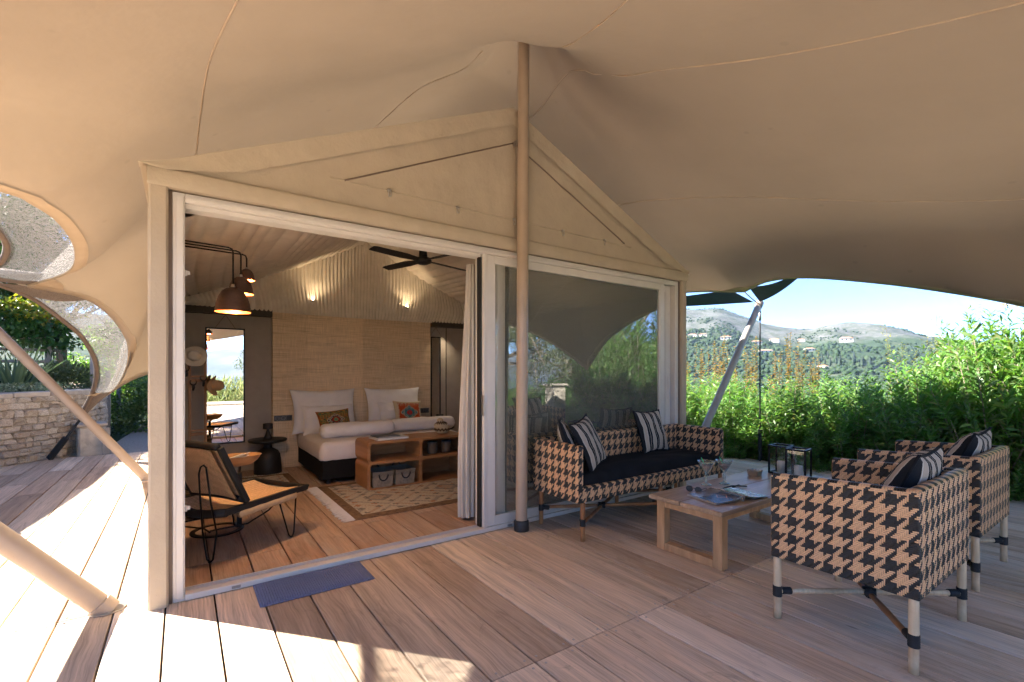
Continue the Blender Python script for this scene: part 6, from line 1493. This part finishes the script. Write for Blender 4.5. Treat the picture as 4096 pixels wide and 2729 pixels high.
# tall orange and yellow shoots above the hedge
def shoots(name, label, x, y, z0, z1, n_, spread, mat, seed, group, Lf=.10, dens=46, nper=3, jit=.0, sr=.005):
    g = np.random.default_rng(seed); t_ = thing(name, label, 'shrub', (x, y, z0), group=group); stems = MB(); PP = []; DD = []; LL = []
    for k in range(n_):
        dx, dy = g.normal(size=2)*spread; h = (z1-z0)*g.uniform(.72, 1.0); top = np.array([dx*1.3, dy*1.3, h]); b = np.array([dx*.6, dy*.6, 0]); tt_ = np.linspace(0, 1, dens)[:, None]; cur_ = b+(top-b)*tt_+np.array([.03, .02, 0])*np.sin(tt_*5+k)
        stems.tube([tuple(q) for q in cur_[::9]]+[tuple(cur_[-1])], sr, 4, cap=False)
        for i in range(int(dens*.3), dens):
            for w in range(nper): an = g.uniform(0, 6.28); PP.append(cur_[i]+g.normal(size=3)*jit); DD.append([np.cos(an), np.sin(an), g.uniform(-.3, .8)]); LL.append(Lf*g.uniform(.5, 1.1)*(1.1-.5*i/dens))
    L = np.array(LL); o = link_leaves('leaves', [(foliage_mesh(np.array(PP), unit(np.array(DD)), L, L*.34, seed=seed), 0)], [mat], t_); ob = obj('stems', stems, 'stem_green', t_, local=True, center=False)
def at_depth(px, py, d):
    a = (px-2048)/1884.; c_, s_ = math.cos(R(35)), math.sin(R(35)); return ((c_*a+s_)*d, (-s_*a+c_)*d, 1.4-(py-1490)/1884.*d)
for k, (px, py, d, n_, w) in enumerate(((2752, 1330, 11.5, 5, 'leftmost of the orange shoots, next to the cabin corner'), (2800, 1350, 11.5, 4, 'second orange shoots from the cabin corner'), (2838, 1345, 11, 5, 'third orange shoots from the cabin corner'), (2890, 1335, 11, 9, 'dense orange shoots just left of the grey strut'), (3000, 1325, 10.5, 8, 'tallest orange shoots between the grey strut and the black rope'), (2950, 1360, 12, 5, 'orange shoots half hidden by the grey strut'), (3163, 1335, 10, 8, 'yellow and orange shoots right of the black rope'), (3215, 1375, 10, 6, 'orange shoots second to the right of the black rope'), (3258, 1395, 10, 7, 'rightmost of the orange shoots beyond the rope'), (3100, 1410, 11, 5, 'short orange shoots right behind the black rope'))):
    p = at_depth(px, py, d); shoots('autumn_shoots', w, p[0], p[1], -.4, p[2], n_, .10, 'orange_shoots', 60+k, 'autumn coloured shoots above the hedge')
for k, (px, py, d, n_, w) in enumerate(((3625, 1235, 9.2, 3, 'thin green shoots rising above the hedge against the hill'), (3780, 1240, 8.8, 8, 'yellow green bushy shoots above the right part of the hedge'), (3930, 1195, 8.6, 7, 'tall dark shoots beside the white oleander flowers'))):
    p = at_depth(px, py, d); shoots('tall_shoots', w, p[0], p[1], -.4, p[2], n_, .16, 'yellow_shoots' if k < 2 else 'olive', 80+k, 'tall shoots above the right of the hedge', .085, 60, 6, .05, .0025)
for k, (px, py, d) in enumerate(((4020, 1222, 6.9), (3895, 1345, 7.6), (4060, 1228, 6.7))):
    p = at_depth(px, py, d); g = np.random.default_rng(k); n_ = 26; D = unit(g.normal(size=(n_, 3))+np.array([0, 0, .3])); L = g.uniform(.03, .05, n_)
    t_ = thing('oleander_blossom', ['white oleander blossom at the top right above the hedge', 'white oleander blossom lower on the hedge near the hill line', 'white oleander blossom at the right picture edge'][k], 'flower', p, group='white oleander blossoms'); link_leaves('petals', [(foliage_mesh(g.normal(size=(n_, 3))*.028, D, L, L*.8, seed=k), 0)], ['flower_white'], t_)
# ------------------------------------------------------------------ trees with trunk, limbs and leafy crown
def tree(name, label, x, y, z, H, crown_r, crown_h, trunk_r, leaf_mat, bark, seed, n_leaf=9000, Lf=.11, Wf=.03, lean=(0, 0), group=None, bare=.35):
    g = np.random.default_rng(seed); t_ = thing(name, label, 'tree', (x, y, z), group=group); tr = MB(); tips = []
    top = np.array([lean[0], lean[1], H*.55]); pts = [np.array([0, 0, 0.]), top*.35+np.array([.05*H*g.normal()*.4, .05*H*g.normal()*.4, 0]), top*.7, top]
    tr.tube([tuple(p) for p in pts], [trunk_r*1.25, trunk_r, trunk_r*.85, trunk_r*.7], 10)
    for k in range(9):
        f = g.uniform(.55, 1.0); b = top*f; a = k*2.4+g.normal()*.3; e = np.array([lean[0]+np.cos(a)*crown_r*g.uniform(.45, .9), lean[1]+np.sin(a)*crown_r*g.uniform(.45, .9), H-crown_h*g.uniform(.15, .85)]); m1 = b*.45+e*.55+np.array([0, 0, -.08*H*g.uniform()])
        tr.tube([tuple(b), tuple(m1), tuple(e)], [trunk_r*.42, trunk_r*.26, trunk_r*.08], 7, cap=False); tips += [e, m1*.3+e*.7]
        for q in range(3): e2 = e+g.normal(size=3)*crown_r*.28; tr.tube([tuple(m1*.4+e*.6), tuple(e2)], [trunk_r*.14, trunk_r*.04], 5, cap=False); tips.append(e2)
    obj('trunk', tr, bark, t_, local=True, center=False, sm=True)
    tips = np.array(tips); c = tips[g.integers(0, len(tips), n_leaf)]; clump = crown_r*.22
    P = c+unit(g.normal(size=(n_leaf, 3)))*clump*(g.uniform(0, 1, n_leaf)**.5)[:, None]*np.array([1, 1, .7]); D = unit(g.normal(size=(n_leaf, 3))+np.array([0, 0, -.25])); L = g.uniform(.6, 1.2, n_leaf)*Lf
    link_leaves('crown', [(foliage_mesh(P, D, L, L*Wf/Lf, seed=seed), 0)], [leaf_mat], t_); return t_
tg_ = 'trees beyond the stone wall'
tree('garden_tree', 'leafy green tree with pale trunk at the end of the path', .4, 19.5, -.2, 4.6, 2.2, 3.4, .13, 'pine', 'bark_pale', 3, 14000, .16, .05, (.8, 0), tg_)
tree('garden_tree', 'bushy green tree low behind the path posts', -1.8, 21.5, -.2, 3.6, 1.9, 3.0, .10, 'oleander', 'bark', 5, 12000, .15, .05, (0, 0), tg_)
tree('garden_tree', 'dark tree high behind the ivy hedge with black trunk', -4.9, 17.5, 1.0, 5.6, 2.7, 4.0, .14, 'pine', 'bark', 8, 15000, .2, .06, (0, 0), tg_)
tree('garden_tree', 'green tree at the far left behind the ivy hedge', -8.0, 16.5, 1.0, 5.2, 2.6, 4.2, .14, 'olive', 'bark', 9, 14000, .2, .05, (0, 0), tg_)
tree('garden_tree', 'second dark tree behind the ivy hedge near the canopy net', -2.9, 18.8, 1.0, 5.2, 2.2, 4.0, .12, 'pine', 'bark', 12, 13000, .2, .06, (0, 0), tg_)
# olive trees and pillars in front of the deck: seen only as reflections in the window
rg = 'olive trees in the front garden, seen reflected in the window'
tree('olive_tree', 'olive tree with forked trunk reflected at the left of the window', 6.9, -4.6, -.4, 5.6, 2.6, 3.6, .17, 'olive', 'bark_pale', 21, 12000, .13, .03, (.4, .2), rg)
tree('olive_tree', 'olive tree with hanging branches reflected at the right of the window', 9.6, -1.6, -.4, 5.2, 2.4, 3.9, .15, 'olive', 'bark_pale', 22, 13000, .13, .03, (-.3, 0), rg)
tree('olive_tree', 'olive tree reflected behind the others in the window', 12.5, -6.5, -.4, 6.0, 3.0, 4.4, .2, 'olive', 'bark_pale', 23, 13000, .15, .035, (0, 0), rg)
tree('olive_tree', 'olive tree beyond the front wall, outside the view', 4.4, -8.6, -.5, 5.0, 2.3, 3.2, .16, 'olive', 'bark_pale', 24, 9000, .14, .035, (0, 0), rg)
for k, (x, y) in enumerate(((7.6, -1.9), (6.3, -3.4))):
    m = MB(); m.box(x-.19, x+.19, y-.19, y+.19, -.4, 1.05, .03); m.box(x-.23, x+.23, y-.23, y+.23, 1.051, 1.12, .02); obj('stone_pillar', m, 'pillar_stone', label=['square stone pillar reflected in the window left of the striped cushion', 'square stone pillar reflected in the window beside the mast'][k], cat='pillar', group='stone pillars in the front garden')
for k, (x, y, H, lab) in enumerate(((8.6, -1.6, 1.5, 'dark shrub reflected at the right of the window'), (9.0, -3.4, 1.5, 'dark shrub reflected behind the stone pillar'), (7.4, -3.0, 1.3, 'dark shrub reflected in the middle of the window'), (10.5, -4.8, 1.7, 'dark shrub reflected under the olive trees'), (8.2, -5.4, 1.4, 'dark shrub reflected beside the forked olive'))):
    place_shrub(lab, x, y, -.45, H+.4, 1.9, k*1.3, k, group='front garden shrubs reflected in the window')
# low front wall and reeds (seen in the mirror)
fw = thing('front_wall', 'low pale stone wall with flat coping before the sea, seen in the mirror', 'wall', (1, -5.2, -.4)); m = MB(); m.box(-4.5, 5.6, -5.4, -5.05, -.5, .20, .01); obj('body', m, 'pillar_stone', fw); m = MB(); m.box(-4.5, 5.6, -5.48, -4.98, .201, .27, .01); obj('coping', m, 'coping', fw)
g = np.random.default_rng(5); n_ = 9000; P = np.stack([g.uniform(-3.5, 5.0, n_), g.uniform(-7.2, -5.7, n_), g.uniform(-.4, .9, n_)], 1); D = unit(g.normal(size=(n_, 3))*.45+np.array([0, 0, 1])); L = g.uniform(.25, .55, n_)
o = link_leaves('reed_bank', [(foliage_mesh(P, D, L, L*.07, seed=4), 0)], ['dry_grass'], None); setp(o, 'bank of yellow green reeds behind the low front wall', 'reeds', kind='stuff')
# ------------------------------------------------------------------ stone retaining wall on the left: every stone an object
wall = thing('stone_wall', 'dry-laid pale stone retaining wall with flat coping at the left of the deck', 'wall', (-2.1, 9.9, 0))
line = [np.array(p) for p in ((-4.72, 7.03), (-3.32, 8.73), (-2.34, 9.96), (-1.74, 10.73), (-1.46, 11.5), (-1.36, 12.3), (-1.50, 14.0), (-2.0, 17.0))]
def wall_pt(s_):
    for a, b in zip(line[:-1], line[1:]):
        L = np.linalg.norm(b-a)
        if s_ <= L: return a+(b-a)*s_/L, (b-a)/L
        s_ -= L
    return b, (b-a)/L
LW = sum(np.linalg.norm(b-a) for a, b in zip(line[:-1], line[1:]))
stone_meshes = []
for k in range(9):
    bm = bmesh.new(); bmesh.ops.create_cube(bm, size=1.0); bmesh.ops.bevel(bm, geom=bm.edges[:], offset=.17, segments=1, affect='EDGES'); bmesh.ops.triangulate(bm, faces=bm.faces[:]) if False else None
    for v_ in bm.verts: v_.co += Vector((mnoise.noise(v_.co*2.3+Vector((k*7, 0, 0))), mnoise.noise(v_.co*2.3+Vector((0, k*5, 3))), mnoise.noise(v_.co*2.3+Vector((1, 0, k*9)))))*.15
    me = bpy.data.meshes.new('stone'); bm.to_mesh(me); bm.free(); me.materials.append(MATS['wall_stone']); stone_meshes.append(me)
rw = random.Random(12); zc = -.10; cnt = 0; rows = []
while zc < 1.0:
    hrow = rw.uniform(.075, .135); rows.append((zc, min(hrow, 1.02-zc))); zc += hrow
for z, hr in rows:
    if hr < .04: continue
    s_ = 3.1+rw.uniform(0, .15)
    while s_ < 7.6 and cnt < 298:
        far = s_ > 5.3; w = rw.uniform(.10, .25)*(1.9 if far else 1.0)
        c, tg = wall_pt(s_+w/2); nrm = np.array([tg[1], -tg[0]])
        split = (not far) and rw.random() < .16 and hr > .11
        for (za, hh) in (((z, hr*.5), (z+hr*.5, hr*.5)) if split else ((z, hr),)):
            o = bpy.data.objects.new('stone', rw.choice(stone_meshes)); COL.objects.link(o); o.parent = wall
            pr = rw.uniform(-.012, .022); o.location = (c[0]+nrm[0]*pr+2.1, c[1]+nrm[1]*pr-9.9, za+hh/2); o.scale = (w*1.04, .20, hh*1.06); o.rotation_euler = (rw.uniform(-.06, .06), rw.uniform(-.07, .07), math.atan2(tg[1], tg[0])+rw.uniform(-.07, .07)+(math.pi if rw.random() < .5 else 0)); cnt += 1
        s_ += w
m = MB()
for a, b in zip(line[:-1], line[1:]):
    t_ = (b-a)/np.linalg.norm(b-a); nn_ = np.array([-t_[1], t_[0]]); q = [a+nn_*.02, b+nn_*.02, b+nn_*.35, a+nn_*.35]; m.add([(p[0], p[1], -.3) for p in q]+[(p[0], p[1], 1.0) for p in q], [(0, 1, 5, 4), (1, 2, 6, 5), (2, 3, 7, 6), (3, 0, 4, 7), (4, 5, 6, 7)])
obj('mortar_core', m, 'mortar', wall)
s_ = 0; k = 0
while s_ < LW-.4:
    w = rw.uniform(.42, .7); c, tg = wall_pt(s_+w/2); m = MB(); m.M = Matrix.Translation((c[0]-tg[1]*.10, c[1]+tg[0]*.10, 1.045+rw.uniform(-.006, .006))) @ Matrix.Rotation(math.atan2(tg[1], tg[0])+rw.uniform(-.02, .02), 4, 'Z'); m.box(-w/2+.003, w/2-.003, -.19, .19, -.040, .040, .012); m.M = None; obj('coping_stone', m, 'coping', wall); s_ += w
# terrace ground behind the wall, path and lawn at its end
m = MB(); P2 = [tuple(p+np.array([-.15, .12])) for p in line]; m.add([(p[0], p[1], 1.0) for p in P2]+[(-1.2, 24, 1.05), (-14, 24, 1.2), (-14, 6.0, 1.05)], [tuple(range(len(P2)+3))]); setp(obj('garden_terrace', m, 'soil'), kind='structure')
m = MB(); m.add([(-1.9, 9.9, -.06), (1.0, 9.9, -.06), (1.6, 17, -.03), (1.2, 22, -.02), (-.9, 22, -.02), (-.95, 15, -.03), (-1.2, 11.5, -.05)], [(0, 1, 2, 3, 4, 5, 6)]); setp(obj('garden_path', m, 'gravel'), kind='structure')
# stone pier with slate cap and plank, posts along the path
pr = thing('stone_pier', 'short pale stone pier with slate cap and leaning plank by the wall', 'pillar', (-1.28, 10.98, 0)); m = MB(); m.M = Matrix.Translation((-1.30, 10.92, 0)) @ Matrix.Rotation(R(12), 4, 'Z'); m.box(-.18, .18, -.16, .16, -.08, .47, .03); obj('shaft', m, 'pillar_stone', pr); m = MB(); m.M = Matrix.Translation((-1.30, 10.92, 0)) @ Matrix.Rotation(R(14), 4, 'Z'); m.box(-.23, .20, -.19, .18, .471, .52, .012); obj('cap', m, 'coping', pr); m = MB(); m.box(-1.135, -1.03, 10.72, 10.76, -.05, .44, .004); obj('plank', m, 'weathered_wood', pr)
for k, (px, py, d, zt_) in enumerate(((432, 1735, 11.0, 1.45), (475, 1724, 12.2, 1.75), (372, 1552, 9.4, 1.78))):
    p = at_depth(px, py, d); zb = -.05 if k < 2 else 1.0; m = MB(); m.box(p[0]-.045, p[0]+.045, p[1]-.045, p[1]+.045, zb, zt_, .006); m.box(p[0]-.02, p[0]+.02, p[1]-.049, p[1]-.046, zb+.2, zt_-.15); obj('square_post', m, 'grey_post', label=['grey square post at the end of the stone wall', 'thinner grey square post standing on the path before the trees', 'pale square post on the terrace beside the spiky plant'][k], cat='post', group='square posts of the pergola')
# pergola rails with ivy
fence = thing('rail_fence', 'wooden rail fence on the terrace under the ivy', 'fence', (-3.5, 12.5, 1.0))
for z in (1.62, 1.86, 2.1): m = MB(); m.tube([(-8.5, 10.6, z), (-2.15, 13.6, z)], .03, 8); obj('rail', m, 'weathered_wood', fence, sm=True)
for q in (0, .33, .66, .98): m = MB(); m.box(-8.5+6.35*q-.05, -8.5+6.35*q+.05, 10.6+3*q-.05, 10.6+3*q+.05, 1.0, 2.5, .006); obj('post', m, 'weathered_wood', fence)
g = np.random.default_rng(31); n_ = 15000; q = g.uniform(0, 1, n_); hz_ = g.uniform(0, 1, n_)
P = np.stack([-8.5+6.5*q, 10.6+3.07*q, 1.98+.72*hz_+.10*np.sin(q*23)+.07*np.sin(q*51)], 1)+g.normal(size=(n_, 3))*np.array([.13, .13, .05]); D = unit(g.normal(size=(n_, 3))*.7+np.array([.2, -.5, -.3])); L = g.uniform(.08, .15, n_)
topm = P[:, 2] > 2.50+.10*np.sin(q*17)+g.normal(size=n_)*.06
ivh = thing('ivy_hedge', 'thick ivy hedge with top leaves coloured yellow as if sunlit on the terrace rails', 'hedge', (-5, 12.2, 1.0)); off = np.array([-5, 12.2, 1.0])
link_leaves('leaves', [(foliage_mesh(P[~topm]-off, D[~topm], L[~topm], L[~topm]*.55, seed=1), 0), (foliage_mesh(P[topm]-off, D[topm], L[topm], L[topm]*.5, seed=2), 1)], ['ivy', 'ivy_painted_sun'], ivh)
n_ = 2600; q = g.uniform(0, 1, n_); P = np.stack([-8.5+6.5*q, 10.6+3.07*q, g.uniform(1.1, 2.0, n_)], 1)+g.normal(size=(n_, 3))*.12; D = unit(g.normal(size=(n_, 3))*.4+np.array([0, 0, -1.])); L = g.uniform(.10, .25, n_)
link_leaves('hanging_stems', [(foliage_mesh(P-off, D, L, L*.15, seed=3), 0)], ['ivy'], ivh)
# spiky plant: each blade is a part
sp = thing('spiky_plant', 'large spiky plant with long upright grey green blades on the terrace', 'plant', (-2.55, 11.0, 1.0)); g = np.random.default_rng(8)
sx, sy = -2.30, 11.15; sp.location = (sx, sy, 1.0); 
for k in range(42):
    a = g.uniform(0, 6.28); tilt = g.uniform(.12, .95)**1.0; L = g.uniform(.55, 1.0); w = g.uniform(.025, .042); d = np.array([np.cos(a)*math.sin(tilt), np.sin(a)*math.sin(tilt), math.cos(tilt)]); s_ = np.cross(d, [0, 0, 1.]); s_ /= np.linalg.norm(s_); nn_ = np.cross(s_, d); m = MB(); base = np.array([np.cos(a), np.sin(a), 0])*.07; vs = []
    for q in range(6):
        f = q/5; c = base+d*L*f+np.array([0, 0, -1])*.18*L*tilt*f**2.2; ww = w*(1-f**2.2)*(.7+.6*min(f*2, 1)); vs += [tuple(c-s_*ww-nn_*.0+nn_*.012), tuple(c-nn_*.004), tuple(c+s_*ww+nn_*.012)]
    m.add(vs, [(3*q+e, 3*q+e+1, 3*q+e+4, 3*q+e+3) for q in range(5) for e in (0, 1)]); obj('blade', m, 'spear', sp, local=True, center=False)
# pale ground cover along the wall top, low grey shrubs behind
g = np.random.default_rng(77); n_ = 9000; s_ = g.uniform(0, 5.4, n_); P = []; 
for v_ in s_: c, tg = wall_pt(v_); P.append([c[0]-tg[1]*.25, c[1]+tg[0]*.25, 1.06])
P = np.array(P)+g.normal(size=(n_, 3))*np.array([.10, .10, .0])+np.stack([-g.uniform(0, .45, n_), g.uniform(0, .35, n_), g.uniform(0, .15, n_)], 1); D = unit(g.normal(size=(n_, 3))+np.array([.2, -.4, .5])); L = g.uniform(.03, .065, n_)
o = link_leaves('ground_cover', [(foliage_mesh(P, D, L, L*.5, seed=6), 0)], ['groundcover'], None); setp(o, 'pale grey green ground cover along the top of the stone wall', 'ground cover', kind='stuff')
for k, (x, y, H, lab) in enumerate(((-4.6, 9.9, .75, 'grey green shrub on the terrace at the left picture edge'), (-3.6, 11.1, .7, 'grey green shrub left of the spiky plant'), (-5.6, 9.4, .8, 'grey green shrub left outside the picture'), (-1.9, 12.6, .6, 'dark shrub behind the pale terrace post'))):
    g = np.random.default_rng(90+k); n_ = 3500; d = unit(g.normal(size=(n_, 3))); d[:, 2] = np.abs(d[:, 2]); P = d*(g.uniform(.3, 1, n_)**.5)[:, None]*np.array([.6, .6, H]); D = unit(d+g.normal(size=(n_, 3))*.6); L = g.uniform(.05, .10, n_)
    t_ = thing('terrace_shrub', lab, 'shrub', (x, y, 1.0), group='low shrubs on the terrace'); link_leaves('leaves', [(foliage_mesh(P, D, L, L*.4, seed=k), 0)], ['olive'], t_)
for k, (x, y, H, lab) in enumerate(((-.55, 15.2, 1.5, 'green bush behind the thin grey post at the end of the path'), (.35, 14.6, 1.3, 'green bush at the right side of the path beside the cabin'), (.1, 17.5, 2.1, 'tall green bush under the pale tree at the end of the path'), (-1.1, 19.0, 2.0, 'green bush at the far end of the stone wall'))):
    g = np.random.default_rng(190+k); n_ = 6000; d = unit(g.normal(size=(n_, 3))); d[:, 2] = np.abs(d[:, 2]); P = d*(g.uniform(.3, 1, n_)**.5)[:, None]*np.array([.9, .9, H])*(1+.25*np.sin(d[:, :1]*9+d[:, 1:2]*7)); D = unit(d+g.normal(size=(n_, 3))*.7); L = g.uniform(.07, .14, n_)
    t_ = thing('path_bush', lab, 'shrub', (x, y, -.1), group='bushes at the end of the path'); link_leaves('leaves', [(foliage_mesh(P, D, L, L*.4, seed=k), 0)], ['oleander' if k % 2 else 'oleander_grey'], t_)
# ------------------------------------------------------------------ far hillside: scrub, cypresses, houses
g = np.random.default_rng(17); tv = np.array([[0, 0, 1.0], [.9, 0, .3], [.28, .85, .3], [-.73, .53, .3], [-.73, -.53, .3], [.28, -.85, .3], [.6, .45, -.5], [-.3, .7, -.5], [-.8, 0, -.5], [-.3, -.7, -.5], [.6, -.45, -.5]])
tf = np.array([(0, 1, 2), (0, 2, 3), (0, 3, 4), (0, 4, 5), (0, 5, 1), (1, 6, 2), (2, 7, 3), (3, 8, 4), (4, 9, 5), (5, 10, 1), (6, 7, 2), (7, 8, 3), (8, 9, 4), (9, 10, 5), (10, 6, 1)])
VV = []; FF = []; c = 0
for k in range(9000):
    az = g.uniform(50, 86); r = 520+1990*g.uniform()**.8; x, y = r*math.sin(R(az)), r*math.cos(R(az)); rel = (r-520)/1980
    dn = mnoise.noise(Vector((x/160., y/160., 1)))
    if rel > .55 and (dn < .12 or g.uniform() < .35): continue
    if rel <= .55 and dn < -.35: continue
    z = ground_z(x, y); s_ = g.uniform(2.6, 6.0)*(1.25 if rel < .55 else .8); v = tv*(1+g.normal(size=tv.shape)*.16)*np.array([s_, s_, s_*g.uniform(.7, 1.1)])+np.array([x, y, z+s_*.4]); VV.append(v); FF.append(tf+c); c += len(tv)
me = mesh_np('hillside_scrub', np.concatenate(VV), np.concatenate(FF)); me.materials.append(MATS['scrub']); o = bpy.data.objects.new('hillside_scrub', me); COL.objects.link(o); setp(o, 'dense green scrub and olive groves covering the far hillside', 'scrub', kind='stuff')
def hill_point(px, py):
    a = (px-2048)/1884.; az = 35+math.degrees(math.atan(a)); slope_ = (1490-py)/math.hypot(1884, px-2048)
    for r in np.arange(560, 2490, 12):
        x, y = r*math.sin(R(az)), r*math.cos(R(az))
        if ground_z(x, y)-1.4 >= slope_*r: return x, y, ground_z(x, y), r, az
    return x, y, ground_z(x, y), r, az
hs = [((2772, 1353), 34, 'leftmost small house on the far hillside, next to the cabin corner'), ((2812, 1350), 30, 'second small house from the cabin corner on the far hillside'), ((2903, 1362), 40, 'wide white house left of the strut on the far hillside'), ((3026, 1381), 38, 'white house between strut and rope on the far hillside'), ((3062, 1419), 46, 'long pale house just right of the rope on the far hillside'), ((3098, 1371), 34, 'low house high above the long pale house on the hillside'), ((3205, 1366), 24, 'tiny house alone high on the dry slope'), ((3385, 1370), 40, 'cream house farthest right and high on the hillside'), ((3238, 1408), 34, 'house with reddish roof in the trees right of the rope'), ((3290, 1476), 34, 'ochre house low in the valley among cypresses')]
for k, ((px, py), wpx, lab) in enumerate(hs):
    x, y, z, r, az = hill_point(px, py); w = wpx/1884.*r*.9; d = w*.6; h = w*.32; t_ = thing('hillside_house', lab, 'house', (x, y, z), -R(az)+R((k*37) % 30-15), group='houses on the far hillside')
    m = MB(); m.box(-w/2, w/2, -d/2, d/2, -2, h); obj('wall', m, 'plaster', t_, local=True)
    m = MB(); m.add([(-w*.54, -d*.56, h+.02), (w*.54, -d*.56, h+.02), (w*.54, d*.56, h+.02), (-w*.54, d*.56, h+.02), (-w*.25, 0, h+h*.35), (w*.25, 0, h+h*.35)], [(0, 1, 5, 4), (1, 2, 5), (2, 3, 4, 5), (3, 0, 4), (0, 3, 2, 1)]); obj('roof', m, 'terracotta', t_, local=True)
    for q in (-.32, 0, .32): m = MB(); m.box(w*q-w*.055, w*q+w*.055, -d/2-.15, -d/2-.02, h*.35, h*.8); obj('window', m, 'window_dark', t_, local=True)
CYP = ['slim dark cypress just left of the ochre house in the valley', 'taller dark cypress right beside the ochre house in the valley', 'short cypress just above the ochre house', 'dark cypress second to the right of the ochre house', 'small cypress in the gap right of the ochre house', 'broad dark cypress farther right of the ochre house', 'tallest cypress of the row standing above the hedge', 'left one of two small cypresses on the slope above the ochre house', 'right one of two small cypresses on the slope above the ochre house', 'cypress below the long pale house right of the rope', 'small cypress close to the right side of the rope', 'cypress low above the hedge left of the tall oleanders', 'rightmost cypress, almost hidden by the tall oleanders', 'leftmost cypress of the row beside the ochre house']
for k, (px, py, hpx) in enumerate(((3265, 1470, 30), (3278, 1466, 36), (3300, 1462, 26), (3320, 1468, 34), (3345, 1460, 30), (3360, 1470, 38), (3415, 1462, 44), (3288, 1440, 24), (3312, 1438, 24), (3120, 1440, 26), (3098, 1448, 22), (3450, 1474, 40), (3480, 1470, 36), (3240, 1474, 30))):
    x, y, z, r, az = hill_point(px, py); h = hpx/1884.*r; m = MB(); rw = random.Random(k); prof = [(0, h*1.0), (h*.05, h*.9), (h*.10, h*.7), (h*.13, h*.45), (h*.125, h*.2), (h*.07, h*.04), (0, 0)]; m.lathe([(a*rw.uniform(.85, 1.15), b) for a, b in prof], 9, (x, y, z)); m.v = [(a+mnoise.noise(Vector((a, b, c_)))*h*.03, b+mnoise.noise(Vector((b, c_, a)))*h*.03, c_) for a, b, c_ in m.v]
    t_ = thing('cypress_tree', CYP[k], 'tree', (x, y, z), group='cypresses in the valley'); obj('crown', m, 'cypress_green', t_); mm = MB(); mm.tube([(x, y, z-2), (x, y, z+h*.1)], h*.02, 6); obj('trunk', mm, 'bark', t_)

# ------------------------------------------------------------------ air: thin blue haze over the valley
t = NT('haze_air'); pv = t.n('ShaderNodeVolumePrincipled'.replace('ShaderNode', '')); t.put(pv.inputs['Color'], (.55, .74, 1.0)); t.put(pv.inputs['Density'], .00005); t.l(pv.outputs[0], t.out.inputs['Volume'])
m = MB(); m.box(-9500, 9500, -9500, 9500, -61, 352); o = obj('haze', m, t.m); setp(o, 'thin blue haze in the air over the valley', 'haze', kind='stuff')
